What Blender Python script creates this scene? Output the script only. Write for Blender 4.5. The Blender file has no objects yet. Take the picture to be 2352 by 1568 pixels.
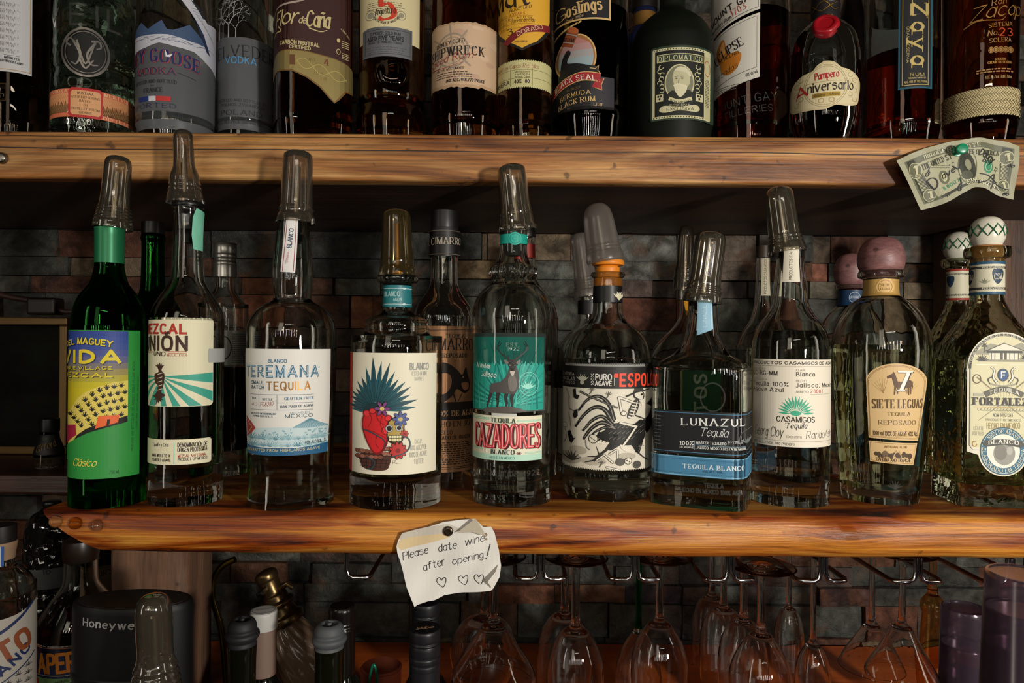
import bpy, bmesh, math, random
import numpy as np
from mathutils import Vector, Matrix, noise
from mathutils.geometry import tessellate_polygon
random.seed(7)
scene = bpy.context.scene
COL = scene.collection
# ------------------------------------------------------------------ camera, world, lights, exposure
F = 1568.0; CX = 1176.0; CY = 784.0; ROLL = 0.0078; ZC = 1.45      # 24 mm equivalent lens, camera 1.45 m above the floor
cam_d = bpy.data.cameras.new('camera'); cam = bpy.data.objects.new('camera', cam_d); COL.objects.link(cam)
cam_d.sensor_width = 36.0; cam_d.lens = 36.0 * F / 2352.0; cam_d.clip_start = 0.01
cam.matrix_world = Matrix.Translation((0, 0, ZC)) @ Matrix.Rotation(math.pi / 2, 4, 'X') @ Matrix.Rotation(math.atan(ROLL), 4, 'Z')
scene.camera = cam
vs = scene.view_settings
scene.display_settings.display_device = 'sRGB'
vs.view_transform = 'Standard'; vs.look = 'None'; vs.gamma = 1.0; vs.use_curve_mapping = False
vs.exposure = 0.0
world = bpy.data.worlds.new('room_dim'); scene.world = world; world.use_nodes = True
wb = world.node_tree.nodes['Background']; wb.inputs[0].default_value = (0.9, 0.66, 0.46, 1); wb.inputs[1].default_value = 0.008
def add_light(name, kind, loc, power, color, target=None, **kw):
    d = bpy.data.lights.new(name, kind); d.energy = power; d.color = color
    for k, v in kw.items(): setattr(d, k, v)
    o = bpy.data.objects.new(name, d); COL.objects.link(o); o.location = loc
    if target is not None:
        o.rotation_euler = (Vector(target) - Vector(loc)).to_track_quat('-Z', 'Y').to_euler()
    return o
# the one strong lamp: level with the lens, to the right and behind it
add_light('key_lamp', 'SPOT', (0.84, -0.63, ZC + 0.02), 94, (1.0, 0.945, 0.86), (0.30, 0.72, ZC - 0.08),
          spot_size=math.radians(92), spot_blend=1.0, shadow_soft_size=0.055)
add_light('soft_fill', 'AREA', (-0.7, -1.6, ZC + 0.75), 2.6, (1.0, 0.88, 0.72), (0, 0.8, ZC), shape='RECTANGLE', size=0.5, size_y=0.9)  # added fill behind the camera, no real window: soft light and reflections
for i, (px_, pz_) in enumerate(((-0.5, .42), (-0.2, .45), (0.12, .44), (0.45, .42), (1.3, .4))):
    add_light('pendant_bulb', 'POINT', (px_, -1.9, ZC + pz_), 1.2, (1.0, 0.72, 0.42), shadow_soft_size=0.03)
for lx, ly, lz, w_, h_, p_ in ((-1.25, -.25, .1, .12, 1.0, 2.4), (.2, -1.5, .9, .9, .025, 2.0), (1.55, .1, .15, .14, .9, 2.4), (-.35, -1.3, .35, .05, .4, 1.7)):
    add_light('reflection_strip', 'AREA', (lx, ly, ZC + lz), p_, (1.0, .9, .76), (0, .8, ZC), shape='RECTANGLE', size=w_, size_y=h_)  # unseen panels added to put bright streaks into the glass
for i in range(9):                                                  # a row of narrow lit panes across the room
    add_light('far_window_pane', 'AREA', (-1.3 + i * .30, -1.75, ZC + .25 + .03 * (i % 2)), .75, (1.0, .95, .86), (-.4 + i * .16, .8, ZC - .05), shape='RECTANGLE', size=.03, size_y=.34)
cy = scene.cycles
cy.max_bounces = 20; cy.transmission_bounces = 16; cy.transparent_max_bounces = 20; cy.glossy_bounces = 6; cy.diffuse_bounces = 3
cy.caustics_refractive = True; cy.caustics_reflective = False; cy.blur_glossy = 1.0; cy.sample_clamp_indirect = 1.6
cy.use_denoising = True
# ------------------------------------------------------------------ helpers
def P(x, y, D):
    dx = x - CX; dy = y - CY
    return Vector(((dx + dy * ROLL) * D / F, D, ZC - (dy - dx * ROLL) * D / F))
def lin(h):
    h = h.lstrip('#'); c = [int(h[i:i + 2], 16) / 255 for i in (0, 2, 4)]
    return tuple(v / 12.92 if v <= .04045 else ((v + .055) / 1.055) ** 2.4 for v in c)
MATS = {}
def newmat(name):
    m = bpy.data.materials.new(name); m.use_nodes = True
    nt = m.node_tree
    for n in list(nt.nodes): nt.nodes.remove(n)
    out = nt.nodes.new('ShaderNodeOutputMaterial')
    return m, nt, out
def M(h, rough=.55, metal=0.0, spec=.35, bump=0.0, bscale=400):
    key = (h, rough, metal, spec, bump)
    if key in MATS: return MATS[key]
    m, nt, out = newmat('paint_' + h)
    b = nt.nodes.new('ShaderNodeBsdfPrincipled'); nt.links.new(b.outputs[0], out.inputs[0])
    b.inputs['Base Color'].default_value = (*lin(h), 1); b.inputs['Roughness'].default_value = rough
    b.inputs['Metallic'].default_value = metal; b.inputs['Specular IOR Level'].default_value = spec
    if bump:
        tc = nt.nodes.new('ShaderNodeTexCoord'); n = nt.nodes.new('ShaderNodeTexNoise'); n.inputs['Scale'].default_value = bscale
        n.inputs['Detail'].default_value = 6
        bp = nt.nodes.new('ShaderNodeBump'); bp.inputs['Strength'].default_value = bump; bp.inputs['Distance'].default_value = .002
        nt.links.new(tc.outputs['Object'], n.inputs['Vector']); nt.links.new(n.outputs[0], bp.inputs['Height']); nt.links.new(bp.outputs[0], b.inputs['Normal'])
    MATS[key] = m; return m
def mglass(name, col=(1, 1, 1), rough=0.0, ior=1.48, wav=0.0, wscale=30):
    m, nt, out = newmat(name)
    g = nt.nodes.new('ShaderNodeBsdfGlass'); g.inputs['Color'].default_value = (*col, 1); g.inputs['Roughness'].default_value = rough; g.inputs['IOR'].default_value = ior
    if wav:
        tc = nt.nodes.new('ShaderNodeTexCoord'); n = nt.nodes.new('ShaderNodeTexNoise'); n.inputs['Scale'].default_value = wscale
        bp = nt.nodes.new('ShaderNodeBump'); bp.inputs['Strength'].default_value = wav; bp.inputs['Distance'].default_value = .004
        nt.links.new(tc.outputs['Object'], n.inputs['Vector']); nt.links.new(n.outputs[0], bp.inputs['Height']); nt.links.new(bp.outputs[0], g.inputs['Normal'])
    nt.links.new(g.outputs[0], out.inputs[0]); return m
def mveil(name, tint, gloss=.25, grough=.08, dif=.1, dcol='a09070'):
    """see-through thin plastic: tinted clear, a little milky, glossy"""
    m, nt, out = newmat(name)
    t = nt.nodes.new('ShaderNodeBsdfTransparent'); t.inputs[0].default_value = (*tint, 1)
    g = nt.nodes.new('ShaderNodeBsdfGlossy'); g.inputs['Roughness'].default_value = grough
    d = nt.nodes.new('ShaderNodeBsdfDiffuse'); d.inputs[0].default_value = (*lin(dcol), 1)
    tr = nt.nodes.new('ShaderNodeBsdfTranslucent'); tr.inputs[0].default_value = (*lin(dcol), 1)
    a0 = nt.nodes.new('ShaderNodeMixShader'); a0.inputs[0].default_value = .5; nt.links.new(d.outputs[0], a0.inputs[1]); nt.links.new(tr.outputs[0], a0.inputs[2])
    a = nt.nodes.new('ShaderNodeMixShader'); a.inputs[0].default_value = dif
    nt.links.new(t.outputs[0], a.inputs[1]); nt.links.new(a0.outputs[0], a.inputs[2])
    lw = nt.nodes.new('ShaderNodeFresnel'); lw.inputs[0].default_value = 1.45
    mu = nt.nodes.new('ShaderNodeMath'); mu.operation = 'MULTIPLY'; mu.inputs[1].default_value = gloss * 4
    nt.links.new(lw.outputs[0], mu.inputs[0])
    c = nt.nodes.new('ShaderNodeMixShader'); nt.links.new(mu.outputs[0], c.inputs[0]); nt.links.new(a.outputs[0], c.inputs[1]); nt.links.new(g.outputs[0], c.inputs[2])
    nt.links.new(c.outputs[0], out.inputs[0]); return m
GL = mglass('clear_glass', (.97, .98, .965), wav=.16, wscale=26); GLW = mglass('wavy_clear_glass', (.95, .975, .93), wav=.35, wscale=60)
GLG = mglass('green_glass', (.10, .46, .13)); GLK = mglass('smoky_glass', (.5, .45, .4)); GLBLK = M('050505', .08, 0, .5)
GLO = mglass('olive_glass', (.93, .95, .85), wav=.5, wscale=45); GLB = mglass('thin_stemware', (.985, .985, .98), wav=.14, wscale=40); GLGR = mglass('green_stem_glass', (.1, .55, .2))
GLY = mglass('pale_green_glass', (.86, .94, .89), wav=.3, wscale=50)
WATER = mglass('clear_spirit', (.985, .985, .97), ior=1.345); PALE = mglass('pale_gold_spirit', (.95, .93, .74), ior=1.345)
OLIV = mglass('olive_spirit', (.96, .955, .82), ior=1.345)
RUM = mglass('dark_rum', (.58, .24, .07), ior=1.345); GOLD = mglass('gold_rum', (.82, .48, .14), ior=1.345); AMB = mglass('red_rum', (.66, .17, .045), ior=1.345)
DARKL = mglass('near_black_spirit', (.10, .04, .02), ior=1.345); ORNG = mglass('dull_orange_spirit', (.55, .14, .03), ior=1.345)
FROST = None
CAPM = mveil('smoky_pourer_plastic', (.58, .53, .46), .4, .10, .17, '8f8676'); CAPB = mveil('brown_pourer_plastic', (.48, .40, .26), .4, .12, .13, '8c7748')
CAPF = mveil('frosted_pourer_plastic', (.50, .47, .44), .2, .3, .38, '9c938a'); EMB = mveil('raised_glass_lettering', (.72, .72, .72), .9, .10, .12, 'c0c0b8')
CAPC = mveil('clear_pourer_plastic', (.64, .60, .51), .55, .08, .14, '9a917e')
STEEL = M('b9b5ae', .22, 1.0); STEELD = M('8a8680', .35, 1.0); BRASS = M('a8843c', .3, 1.0); GOLDF = M('c59a4a', .35, 1.0); BLACKP = M('0b0b0b', .35); CHROME = M('c9c9cc', .12, 1.0)
def frost(name, col, dcol, dif):
    m, nt, out = newmat(name)
    g = nt.nodes.new('ShaderNodeBsdfGlass'); g.inputs['Color'].default_value = (*col, 1); g.inputs['Roughness'].default_value = .35; g.inputs['IOR'].default_value = 1.3
    d = nt.nodes.new('ShaderNodeBsdfDiffuse'); d.inputs[0].default_value = (*lin(dcol), 1)
    s = nt.nodes.new('ShaderNodeMixShader'); s.inputs[0].default_value = dif
    nt.links.new(g.outputs[0], s.inputs[1]); nt.links.new(d.outputs[0], s.inputs[2]); nt.links.new(s.outputs[0], out.inputs[0]); return m
FROSTB = frost('frosted_blue_grey_glass', (.8, .85, .92), '7c8187', .45); FROSTG = frost('frosted_grey_glass', (.8, .8, .82), '75706c', .40)
def link(name, me, parent=None, mats=()):
    o = bpy.data.objects.new(name, me); COL.objects.link(o)
    for m in mats: me.materials.append(m)
    if parent is not None: o.parent = parent
    return o
def mesh(name, vs_, fs, mat, parent=None, smooth=True, ang=40):
    me = bpy.data.meshes.new(name); me.from_pydata([tuple(v) for v in vs_], [], fs); me.validate()
    bm = bmesh.new(); bm.from_mesh(me); bmesh.ops.recalc_face_normals(bm, faces=bm.faces); bm.to_mesh(me); bm.free()
    if smooth:
        me.polygons.foreach_set('use_smooth', [True] * len(me.polygons)); me.set_sharp_from_angle(angle=math.radians(ang))
    return link(name, me, parent, [mat] if mat else [])
def tag(o, label, cat, group=None, kind=None):
    o['label'] = label; o['category'] = cat
    if group: o['group'] = group
    if kind: o['kind'] = kind
    return o
def struct(o): o['kind'] = 'structure'; return o
def empty(name, loc, rz=0):
    o = bpy.data.objects.new(name, None); COL.objects.link(o); o.location = loc; o.rotation_euler = (0, 0, rz); o.empty_display_size = .02; return o
def box_data(x0, x1, y0, y1, z0, z1):
    v = [(x, y, z) for x in (x0, x1) for y in (y0, y1) for z in (z0, z1)]
    f = [(0, 1, 3, 2), (4, 6, 7, 5), (0, 4, 5, 1), (2, 3, 7, 6), (0, 2, 6, 4), (1, 5, 7, 3)]
    return v, f
def bev(o, w=.002, seg=2):
    b = o.modifiers.new('bevel', 'BEVEL'); b.width = w; b.segments = seg; b.limit_method = 'ANGLE'; return o
def crom(pts, sub=5, closed=False):
    p = [np.array(q, float) for q in pts]; n = len(p); out = []
    rng = range(n if closed else n - 1)
    for i in rng:
        a = p[(i - 1) % n] if (closed or i > 0) else p[0] * 2 - p[1]
        b = p[i % n]; c = p[(i + 1) % n]
        d = p[(i + 2) % n] if (closed or i + 2 < n) else c * 2 - b
        for k in range(sub):
            t = k / sub
            out.append(.5 * ((2 * b) + (c - a) * t + (2 * a - 5 * b + 4 * c - d) * t * t + (3 * b - 3 * c + d - a) * t ** 3))
    if not closed: out.append(p[-1])
    return out
def sect(n, asp, N):
    th = np.arange(N) * 2 * math.pi / N
    s, c = np.sin(th), np.cos(th)
    r = np.ones(N) if abs(n - 2) < 1e-3 else (np.abs(s) ** n + np.abs(c) ** n) ** (-1.0 / n)
    return r * s, -r * c * asp
def lathe_data(rings, N=48, cap0=True, cap1=True):
    """rings: (r, z, n, asp)"""
    v = []; f = []
    for r, z, n, a in rings:
        x, y = sect(n, a, N)
        v += [(r * x[i], r * y[i], z) for i in range(N)]
    for k in range(len(rings) - 1):
        for i in range(N):
            j = (i + 1) % N
            f.append((k * N + i, k * N + j, (k + 1) * N + j, (k + 1) * N + i))
    if cap0: v.append((0, 0, rings[0][1])); c = len(v) - 1; f += [(c, (i + 1) % N, i) for i in range(N)]
    if cap1:
        v.append((0, 0, rings[-1][1])); c = len(v) - 1; b = (len(rings) - 1) * N
        f += [(c, b + i, b + (i + 1) % N) for i in range(N)]
    return v, f
def smooth_prof(prof, sub=4):
    """(r,z[,n[,asp]][,'c'])  'c' marks a corner"""
    runs = [[]]
    last = (2.0, 1.0)
    for p in prof:
        cor = p[-1] == 'c'; q = [float(t) for t in p if t != 'c']
        if len(q) < 3: q.append(2.0)
        if len(q) < 4: q.append(1.0)
        runs[-1].append(tuple(q))
        if cor: runs.append([tuple(q)])
    out = []
    for r in runs:
        if len(r) == 1 and out: continue
        seg = r if len(r) < 3 else [tuple(t) for t in crom(r, sub)]
        out += seg if not out else seg[1:]
    return [(max(r, 1e-5), z, max(n, 2.0), a) for r, z, n, a in out]
def tube(name, pts, rad, mat, parent=None, N=10, closed=False):
    pts = [Vector(p) for p in pts]; v = []; f = []
    n = len(pts); prev = None
    for i, p in enumerate(pts):
        t = (pts[(i + 1) % n] - pts[i - 1]) if closed else (pts[min(i + 1, n - 1)] - pts[max(i - 1, 0)])
        t.normalize()
        if prev is None: u = t.orthogonal().normalized()
        else: u = (prev - t * prev.dot(t)).normalized()
        prev = u; w = t.cross(u); r = rad[i] if isinstance(rad, (list, tuple)) else rad
        v += [p + (u * math.cos(a) + w * math.sin(a)) * r for a in [2 * math.pi * k / N for k in range(N)]]
    for i in range(n if closed else n - 1):
        for k in range(N):
            a, b = i * N, ((i + 1) % n) * N
            f.append((a + k, a + (k + 1) % N, b + (k + 1) % N, b + k))
    if not closed: f.append(tuple(range(N))[::-1]); f.append(tuple((n - 1) * N + k for k in range(N)))
    return mesh(name, v, f, mat, parent)
def join(objs, name, parent):
    bm = bmesh.new()
    for o in objs: bm.from_mesh(o.data)
    me = bpy.data.meshes.new(name); bm.to_mesh(me); bm.free(); mats = list(objs[0].data.materials)
    for o in objs:
        d = o.data; bpy.data.objects.remove(o); bpy.data.meshes.remove(d)
    return link(name, me, parent, mats)
# ------------------------------------------------------------------ lettering: skeleton letters drawn as ribbons
GLY_ = {
'A': '004a|804a|1373', 'B': '000a|~0a3a59573505|~05356461300 0', 'C': '~78694a190511406172', 'D': '000a|~0a3a6875623000', 'E': '000a|0a6a|0555|0060', '(': '~2a08022w', ')': '~0a28220w', 'F': '000a|0a6a|0555',
'G': '~78694a19051140617174|4474', 'H': '000a|707a|0575', 'I': '000a', 'J': '~4a4541301001', 'K': '000a|6a04|2660', 'L': '000a|0060', 'M': '000a|0a40|408a|808a', 'N': '000a|0a70|707a',
'O': 'o4a19051140718579', 'P': '000a|~0a4a69664505', 'Q': 'o4a19051140718579|538w', 'R': '000a|~0a4a69664505|3570', 'S': '~685a2a081635546240100 2', 'T': '0a8a|4a40', 'U': '~0a060311305163666a',
'V': '0a40|408a', 'W': '0a30|305a|5a80|80ba', 'X': '008a|0a80', 'Y': '0a45|8a45|4540', 'Z': '0a7a|7a00|0070',
'0': 'o3a18051130516558', '1': '183a|3a30', '2': '~082a4a685500|0060', '3': '~093a59685635|~356461300 1', '4': '5a50|5a03|0373', '5': '6a1a|1a16|~16476463512001', '6': '~5a17031120516346 14',
'7': '0a6a|6a20', '8': 'o3a1816355658|o350311305163', '9': '~105367594a2a1816255567',
'a': '~55371603113052|5750', 'b': '0a00|~05275663512002', 'c': '~56371603113051', 'd': '~55371603113052|5a50', 'e': '0454|~5456371603113051', 'f': '~593a2820|0747', 'g': '~55371603113052|~575x3y0x',
'h': '0a00|~0427475550', 'i': '0700|0a09', 'j': '~171x0y|1a19', 'k': '0a00|5703|2450', 'l': '0a00', 'm': '0700|~0427475550|~547797a5a0', 'n': '0700|~0427475550', 'o': 'o3716031130516356', 'p': '070y|~05275663512002',
'q': '~55371603113052|575y', 'r': '0700|~042747', 's': '~563717054452300 1', 't': '~2a233051|0747', 'u': '~070402204052|5750', 'v': '0730|3067', 'w': '0720|2047|4760|6087', 'x': '0057|0750', 'y': '0730|671y', 'z': '0757|5700|0050',
'.': '0001', ',': '010w', '-': '0444', '!': '0a03|0100', '%': '008a|o1a081738|o73617091', '/': '004a', ':': '0605|0100', "'": '0a08', '&': '~6015284a58262 1206 4', '"': '0a08|2a28', '*': '0848|2a26|', '|': '0w0b', '_': '0040', '#': '1a10|4a40|0757|0353',
}
for a_, b_, acc in (('Ó', 'O', '3c5d'), ('Ñ', 'N', '~1c2d4c5d'), ('ñ', 'n', '~092a395a'), ('á', 'a', '294a'), ('Á', 'A', '3c5d'), ('Ò', 'O', '3d5c'), ('È', 'E', '2d4c'), ('é', 'e', '294a'), ('É', 'E', '2c4d'), ('í', 'i', '094a'), ('ó', 'o', '294a')):
    GLY_[a_] = GLY_[b_] + '|' + acc
def _pc(s):
    s = s.replace(' ', ''); closed = s.startswith('o'); sm = closed or s.startswith('~')
    if sm: s = s[1:]
    pts = []
    for i in range(0, len(s) - 1, 2):
        y = s[i + 1]; yv = {'w': -1, 'x': -2, 'y': -3}.get(y)
        pts.append((int(s[i], 16), int(y, 16) if yv is None else yv))
    return sm, closed, pts
GLYPH = {k: [_pc(q) for q in v.split('|') if q.strip()] for k, v in GLY_.items()}
STY = {  # weight, contrast (thin/thick), serif, slant, nib angle, tracking
 's': (.13, 1, 0, 0, 0, 2.6), 'b': (.21, 1, 0, 0, 0, 3.2), 't': (.085, 1, 0, 0, 0, 2.8), 'c': (.17, 1, 0, 0, 0, 3.0), 'x': (.30, 1, 0, 0, 0, 4.2),
 'r': (.15, .36, 1, 0, .15, 3.4), 'R': (.24, .30, 1, 0, .12, 4.4), 'i': (.13, .4, 1, .25, .2, 3.2), 'h': (.10, .8, 0, .22, .6, 2.0), 'H': (.15, .45, 0, .35, .7, 1.8), 'k': (.22, .3, 0, 0, .75, 2.6), 'm': (.12, .8, 1, 0, 0, 3.6), 'w': (.06, 1, 0, .1, 0, 2.4)}
TICK = {'E': 'r', 'F': 'r', 'L': 'r', 'T': 'b', 'Z': 'b'}
class Decal:
    """flat print in metres (u across, z up), bent onto a surface by mapf(u, off, z)"""
    def __init__(s, conv, mapf, mpp, du=.003, dz=None, base=.00012):
        s.conv, s.mapf, s.mpp, s.du, s.dz, s.base = conv, mapf, mpp, du, dz, base
        s.v = []; s.f = []; s.fm = []; s.mats = []; s.k = 0
    def mi(s, col):
        m = col if not isinstance(col, str) else M(col, .55)
        if m not in s.mats: s.mats.append(m)
        return s.mats.index(m)
    def _add(s, pts, faces, col, lay):
        b = len(s.v); s.k += 1; off = s.base + lay * .00010 + (s.k % 7) * 6e-6
        s.v += [(p[0], p[1], off) for p in pts]; mi = s.mi(col)
        for f in faces: s.f.append(tuple(b + i for i in f)); s.fm.append(mi)
    def polyuv(s, pts, col, lay=1):
        t = tessellate_polygon([[Vector((p[0], p[1], 0)) for p in pts]])
        s._add(pts, [q for q in t], col, lay)
    def poly(s, pts, col, lay=1): s.polyuv([s.conv(*p) for p in pts], col, lay)
    def spoly(s, pts, col, lay=1, sub=5): s.poly([tuple(q) for q in crom(pts, sub, True)], col, lay)
    def rect(s, x0, y0, x1, y1, col, lay=0): s.poly([(x0, y0), (x1, y0), (x1, y1), (x0, y1)], col, lay)
    def rrect(s, x0, y0, x1, y1, r, col, lay=0):
        p = []
        for cx, cy, a in ((x1 - r, y0 + r, -90), (x1 - r, y1 - r, 0), (x0 + r, y1 - r, 90), (x0 + r, y0 + r, 180)):
            p += [(cx + r * math.cos(math.radians(a + k * 18)), cy + r * math.sin(math.radians(a + k * 18))) for k in range(6)]
        s.poly(p, col, lay)
    def frame(s, x0, y0, x1, y1, w, col, lay=1):
        s.rect(x0, y0, x1, y0 + w, col, lay); s.rect(x0, y1 - w, x1, y1, col, lay); s.rect(x0, y0, x0 + w, y1, col, lay); s.rect(x1 - w, y0, x1, y1, col, lay)
    def ell(s, cx, cy, rx, ry, col, lay=1, n=28, rot=0):
        c, d = math.cos(rot), math.sin(rot); p = []
        for k in range(n):
            a = 2 * math.pi * k / n; x, y = rx * math.cos(a), ry * math.sin(a); p.append((cx + x * c - y * d, cy + x * d + y * c))
        s.poly(p, col, lay)
    def ring(s, cx, cy, rx, ry, w, col, lay=1, a0=0, a1=360, n=40):
        s.line([(cx + rx * math.cos(math.radians(a0 + (a1 - a0) * k / n)), cy + ry * math.sin(math.radians(a0 + (a1 - a0) * k / n))) for k in range(n + 1)], w, col, lay)
    def ribbon(s, q, wf, col, lay, closed=False, ext=0.0):
        q = [np.array(p, float) for p in q]
        d = [q[0]]
        for p in q[1:]:
            if np.hypot(*(p - d[-1])) > 1e-7: d.append(p)
        q = d; n = len(q)
        if n < 2: return
        if ext and not closed:
            t = q[0] - q[1]; q[0] = q[0] + t / (np.hypot(*t) + 1e-9) * ext
            t = q[-1] - q[-2]; q[-1] = q[-1] + t / (np.hypot(*t) + 1e-9) * ext
        L = []; R = []
        for i in range(n):
            a = q[i - 1] if (i > 0 or closed) else q[i]; b = q[(i + 1) % n] if (i < n - 1 or closed) else q[i]
            t = b - a; t = t / (np.hypot(*t) + 1e-9); nn = np.array((-t[1], t[0])); w = wf(t, i / max(1, n - 1)) / 2
            L.append(q[i] + nn * w); R.append(q[i] - nn * w)
        fs = [(i, (i + 1) % n, n + (i + 1) % n, n + i) for i in range(n if closed else n - 1)]
        s._add(L + R, fs, col, lay)
    def line(s, pts, w, col, lay=1, taper=None, sm=False):
        if sm: pts = [tuple(p) for p in crom(pts, 6)]
        W = w * s.mpp
        wf = (lambda t, k: W) if taper is None else (lambda t, k: W * (1 + (taper - 1) * k))
        s.ribbon([s.conv(*p) for p in pts], wf, col, lay)
    def _glyphs(s, txt, gm, h, col, sty, lay, wt):
        w0, con, ser, sl, nib, tr = STY[sty]
        if wt: w0 = wt
        w = w0 * h
        wf = lambda t, k: w * (con + (1 - con) * abs(math.sin(math.atan2(t[1], t[0]) - nib)))
        adv = 0; runs = []
        for ch in txt:
            if ch == ' ': adv += 5; continue
            g = GLYPH.get(ch) or GLYPH.get(ch.upper(), [])
            mx = max([p[0] for st in g for p in st[2]] or [2]); runs.append((ch, g, adv)); adv += mx + tr
        W = max(adv - tr, 1)
        if not wt:
            hx = float(np.hypot(*(np.array(gm(.04, 0)) - np.array(gm(0, 0))))) * 25 / W * 10; w = w0 * min(h, 1.35 * hx)
        for ch, g, ax in runs:
            for sm, cl, pts in g:
                gp = [tuple(q) for q in crom(pts, 5, cl)] if (sm and len(pts) > 2) else pts
                s.ribbon([gm((ax + x + sl * y) / W, y / 10) for x, y in gp], wf, col, lay, cl, 0 if (sm or ser) else w * .4)
                if ser and not sm:
                    (xa, ya), (xb, yb) = pts[0], pts[-1]
                    if abs(yb - ya) > abs(xb - xa) * .8:
                        for x, y in (pts[0], pts[-1]):
                            if y in (0, 10) or (y == 7 and ch.islower()) or y == -3:
                                e = w * 1.05; c = np.array(gm((ax + x + sl * y) / W, y / 10)); c2 = np.array(gm((ax + x + .1 + sl * y) / W, y / 10))
                                t = c2 - c; t = t / (np.hypot(*t) + 1e-9)
                                s.ribbon([c - t * e, c + t * e], lambda t, k: w * .3, col, lay)
                    elif ya in (0, 10) and ch in TICK:
                        for x, y, o in ((xa, ya, 'l'), (xb, yb, 'r')):
                            if TICK[ch] == 'r' and o == 'l': continue
                            if ch == 'Z' and ((ya == 10) != (o == 'l')): continue
                            s.ribbon([gm((ax + x) / W, y / 10), gm((ax + x) / W, (y + (2.6 if y == 0 else -2.6)) / 10)], lambda t, k: w * .45 * (1 - .6 * k), col, lay)
    def text(s, txt, x0, y0, x1, y1, h, col, sty='s', bow=0, lay=2, wt=None):
        a = np.array(s.conv(x0, y0)); b = np.array(s.conv(x1, y1)); d = b - a; L = np.hypot(*d) + 1e-9
        nrm = np.array((-d[1], d[0])) / L; H = h * s.mpp
        s._glyphs(txt, lambda t, y: a + d * t + nrm * (y * H + bow * s.mpp * 4 * t * (1 - t)), H, col, sty, lay, wt)
    def ctext(s, txt, cx, cy, r, a0, a1, h, col, sty='s', lay=2, ry=None):
        up = 1 if a0 > a1 else -1; k = (ry or r) / r
        def gm(t, y):
            a = math.radians(a0 + (a1 - a0) * t); q = r + up * y * h
            return s.conv(cx + q * math.cos(a), cy - q * k * math.sin(a))
        s._glyphs(txt, gm, h * s.mpp, col, sty, lay, None)
    def fine(s, x0, y0, x1, y1, n, col, lay=1, fill=.45):
        """small print too small to read: rows of short dashes"""
        for i in range(n):
            y = y0 + (y1 - y0) * (i + .5) / n; x = x0; hh = (y1 - y0) / n * fill / 2
            end = x1 - random.random() * (x1 - x0) * .15
            while x < end:
                w = random.uniform(.04, .12) * (x1 - x0); s.rect(x, y - hh, min(x + w, end), y + hh, col, lay); x += w + .025 * (x1 - x0)
    def build(s, name, parent):
        bm = bmesh.new()
        vv = [bm.verts.new(p) for p in s.v]
        for f, m in zip(s.f, s.fm):
            if len(set(f)) < 3: continue
            try: fc = bm.faces.new([vv[i] for i in f]); fc.material_index = m
            except ValueError: pass
        def cut(ax, step):
            if not step or not bm.verts: return
            lo = min(v.co[ax] for v in bm.verts); hi = max(v.co[ax] for v in bm.verts)
            nn = [0, 0, 0]; nn[ax] = 1
            x = math.ceil(lo / step) * step + .00001
            while x < hi:
                co = [0, 0, 0]; co[ax] = x
                es = [e for e in bm.edges if (e.verts[0].co[ax] - x) * (e.verts[1].co[ax] - x) < 0]
                if es:
                    fs = list({f for e in es for f in e.link_faces}); vs2 = list({v for e in es for v in e.verts} | {v for f in fs for v in f.verts}); es2 = list({e for f in fs for e in f.edges})
                    bmesh.ops.bisect_plane(bm, geom=vs2 + es2 + fs, dist=1e-7, plane_co=co, plane_no=nn)
                x += step
        cut(0, s.du); cut(1, s.dz)
        for v in bm.verts: v.co = s.mapf(v.co.x, v.co.z, v.co.y)
        me = bpy.data.meshes.new(name); bm.to_mesh(me); bm.free()
        o = link(name, me, parent, s.mats)
        return o
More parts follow.
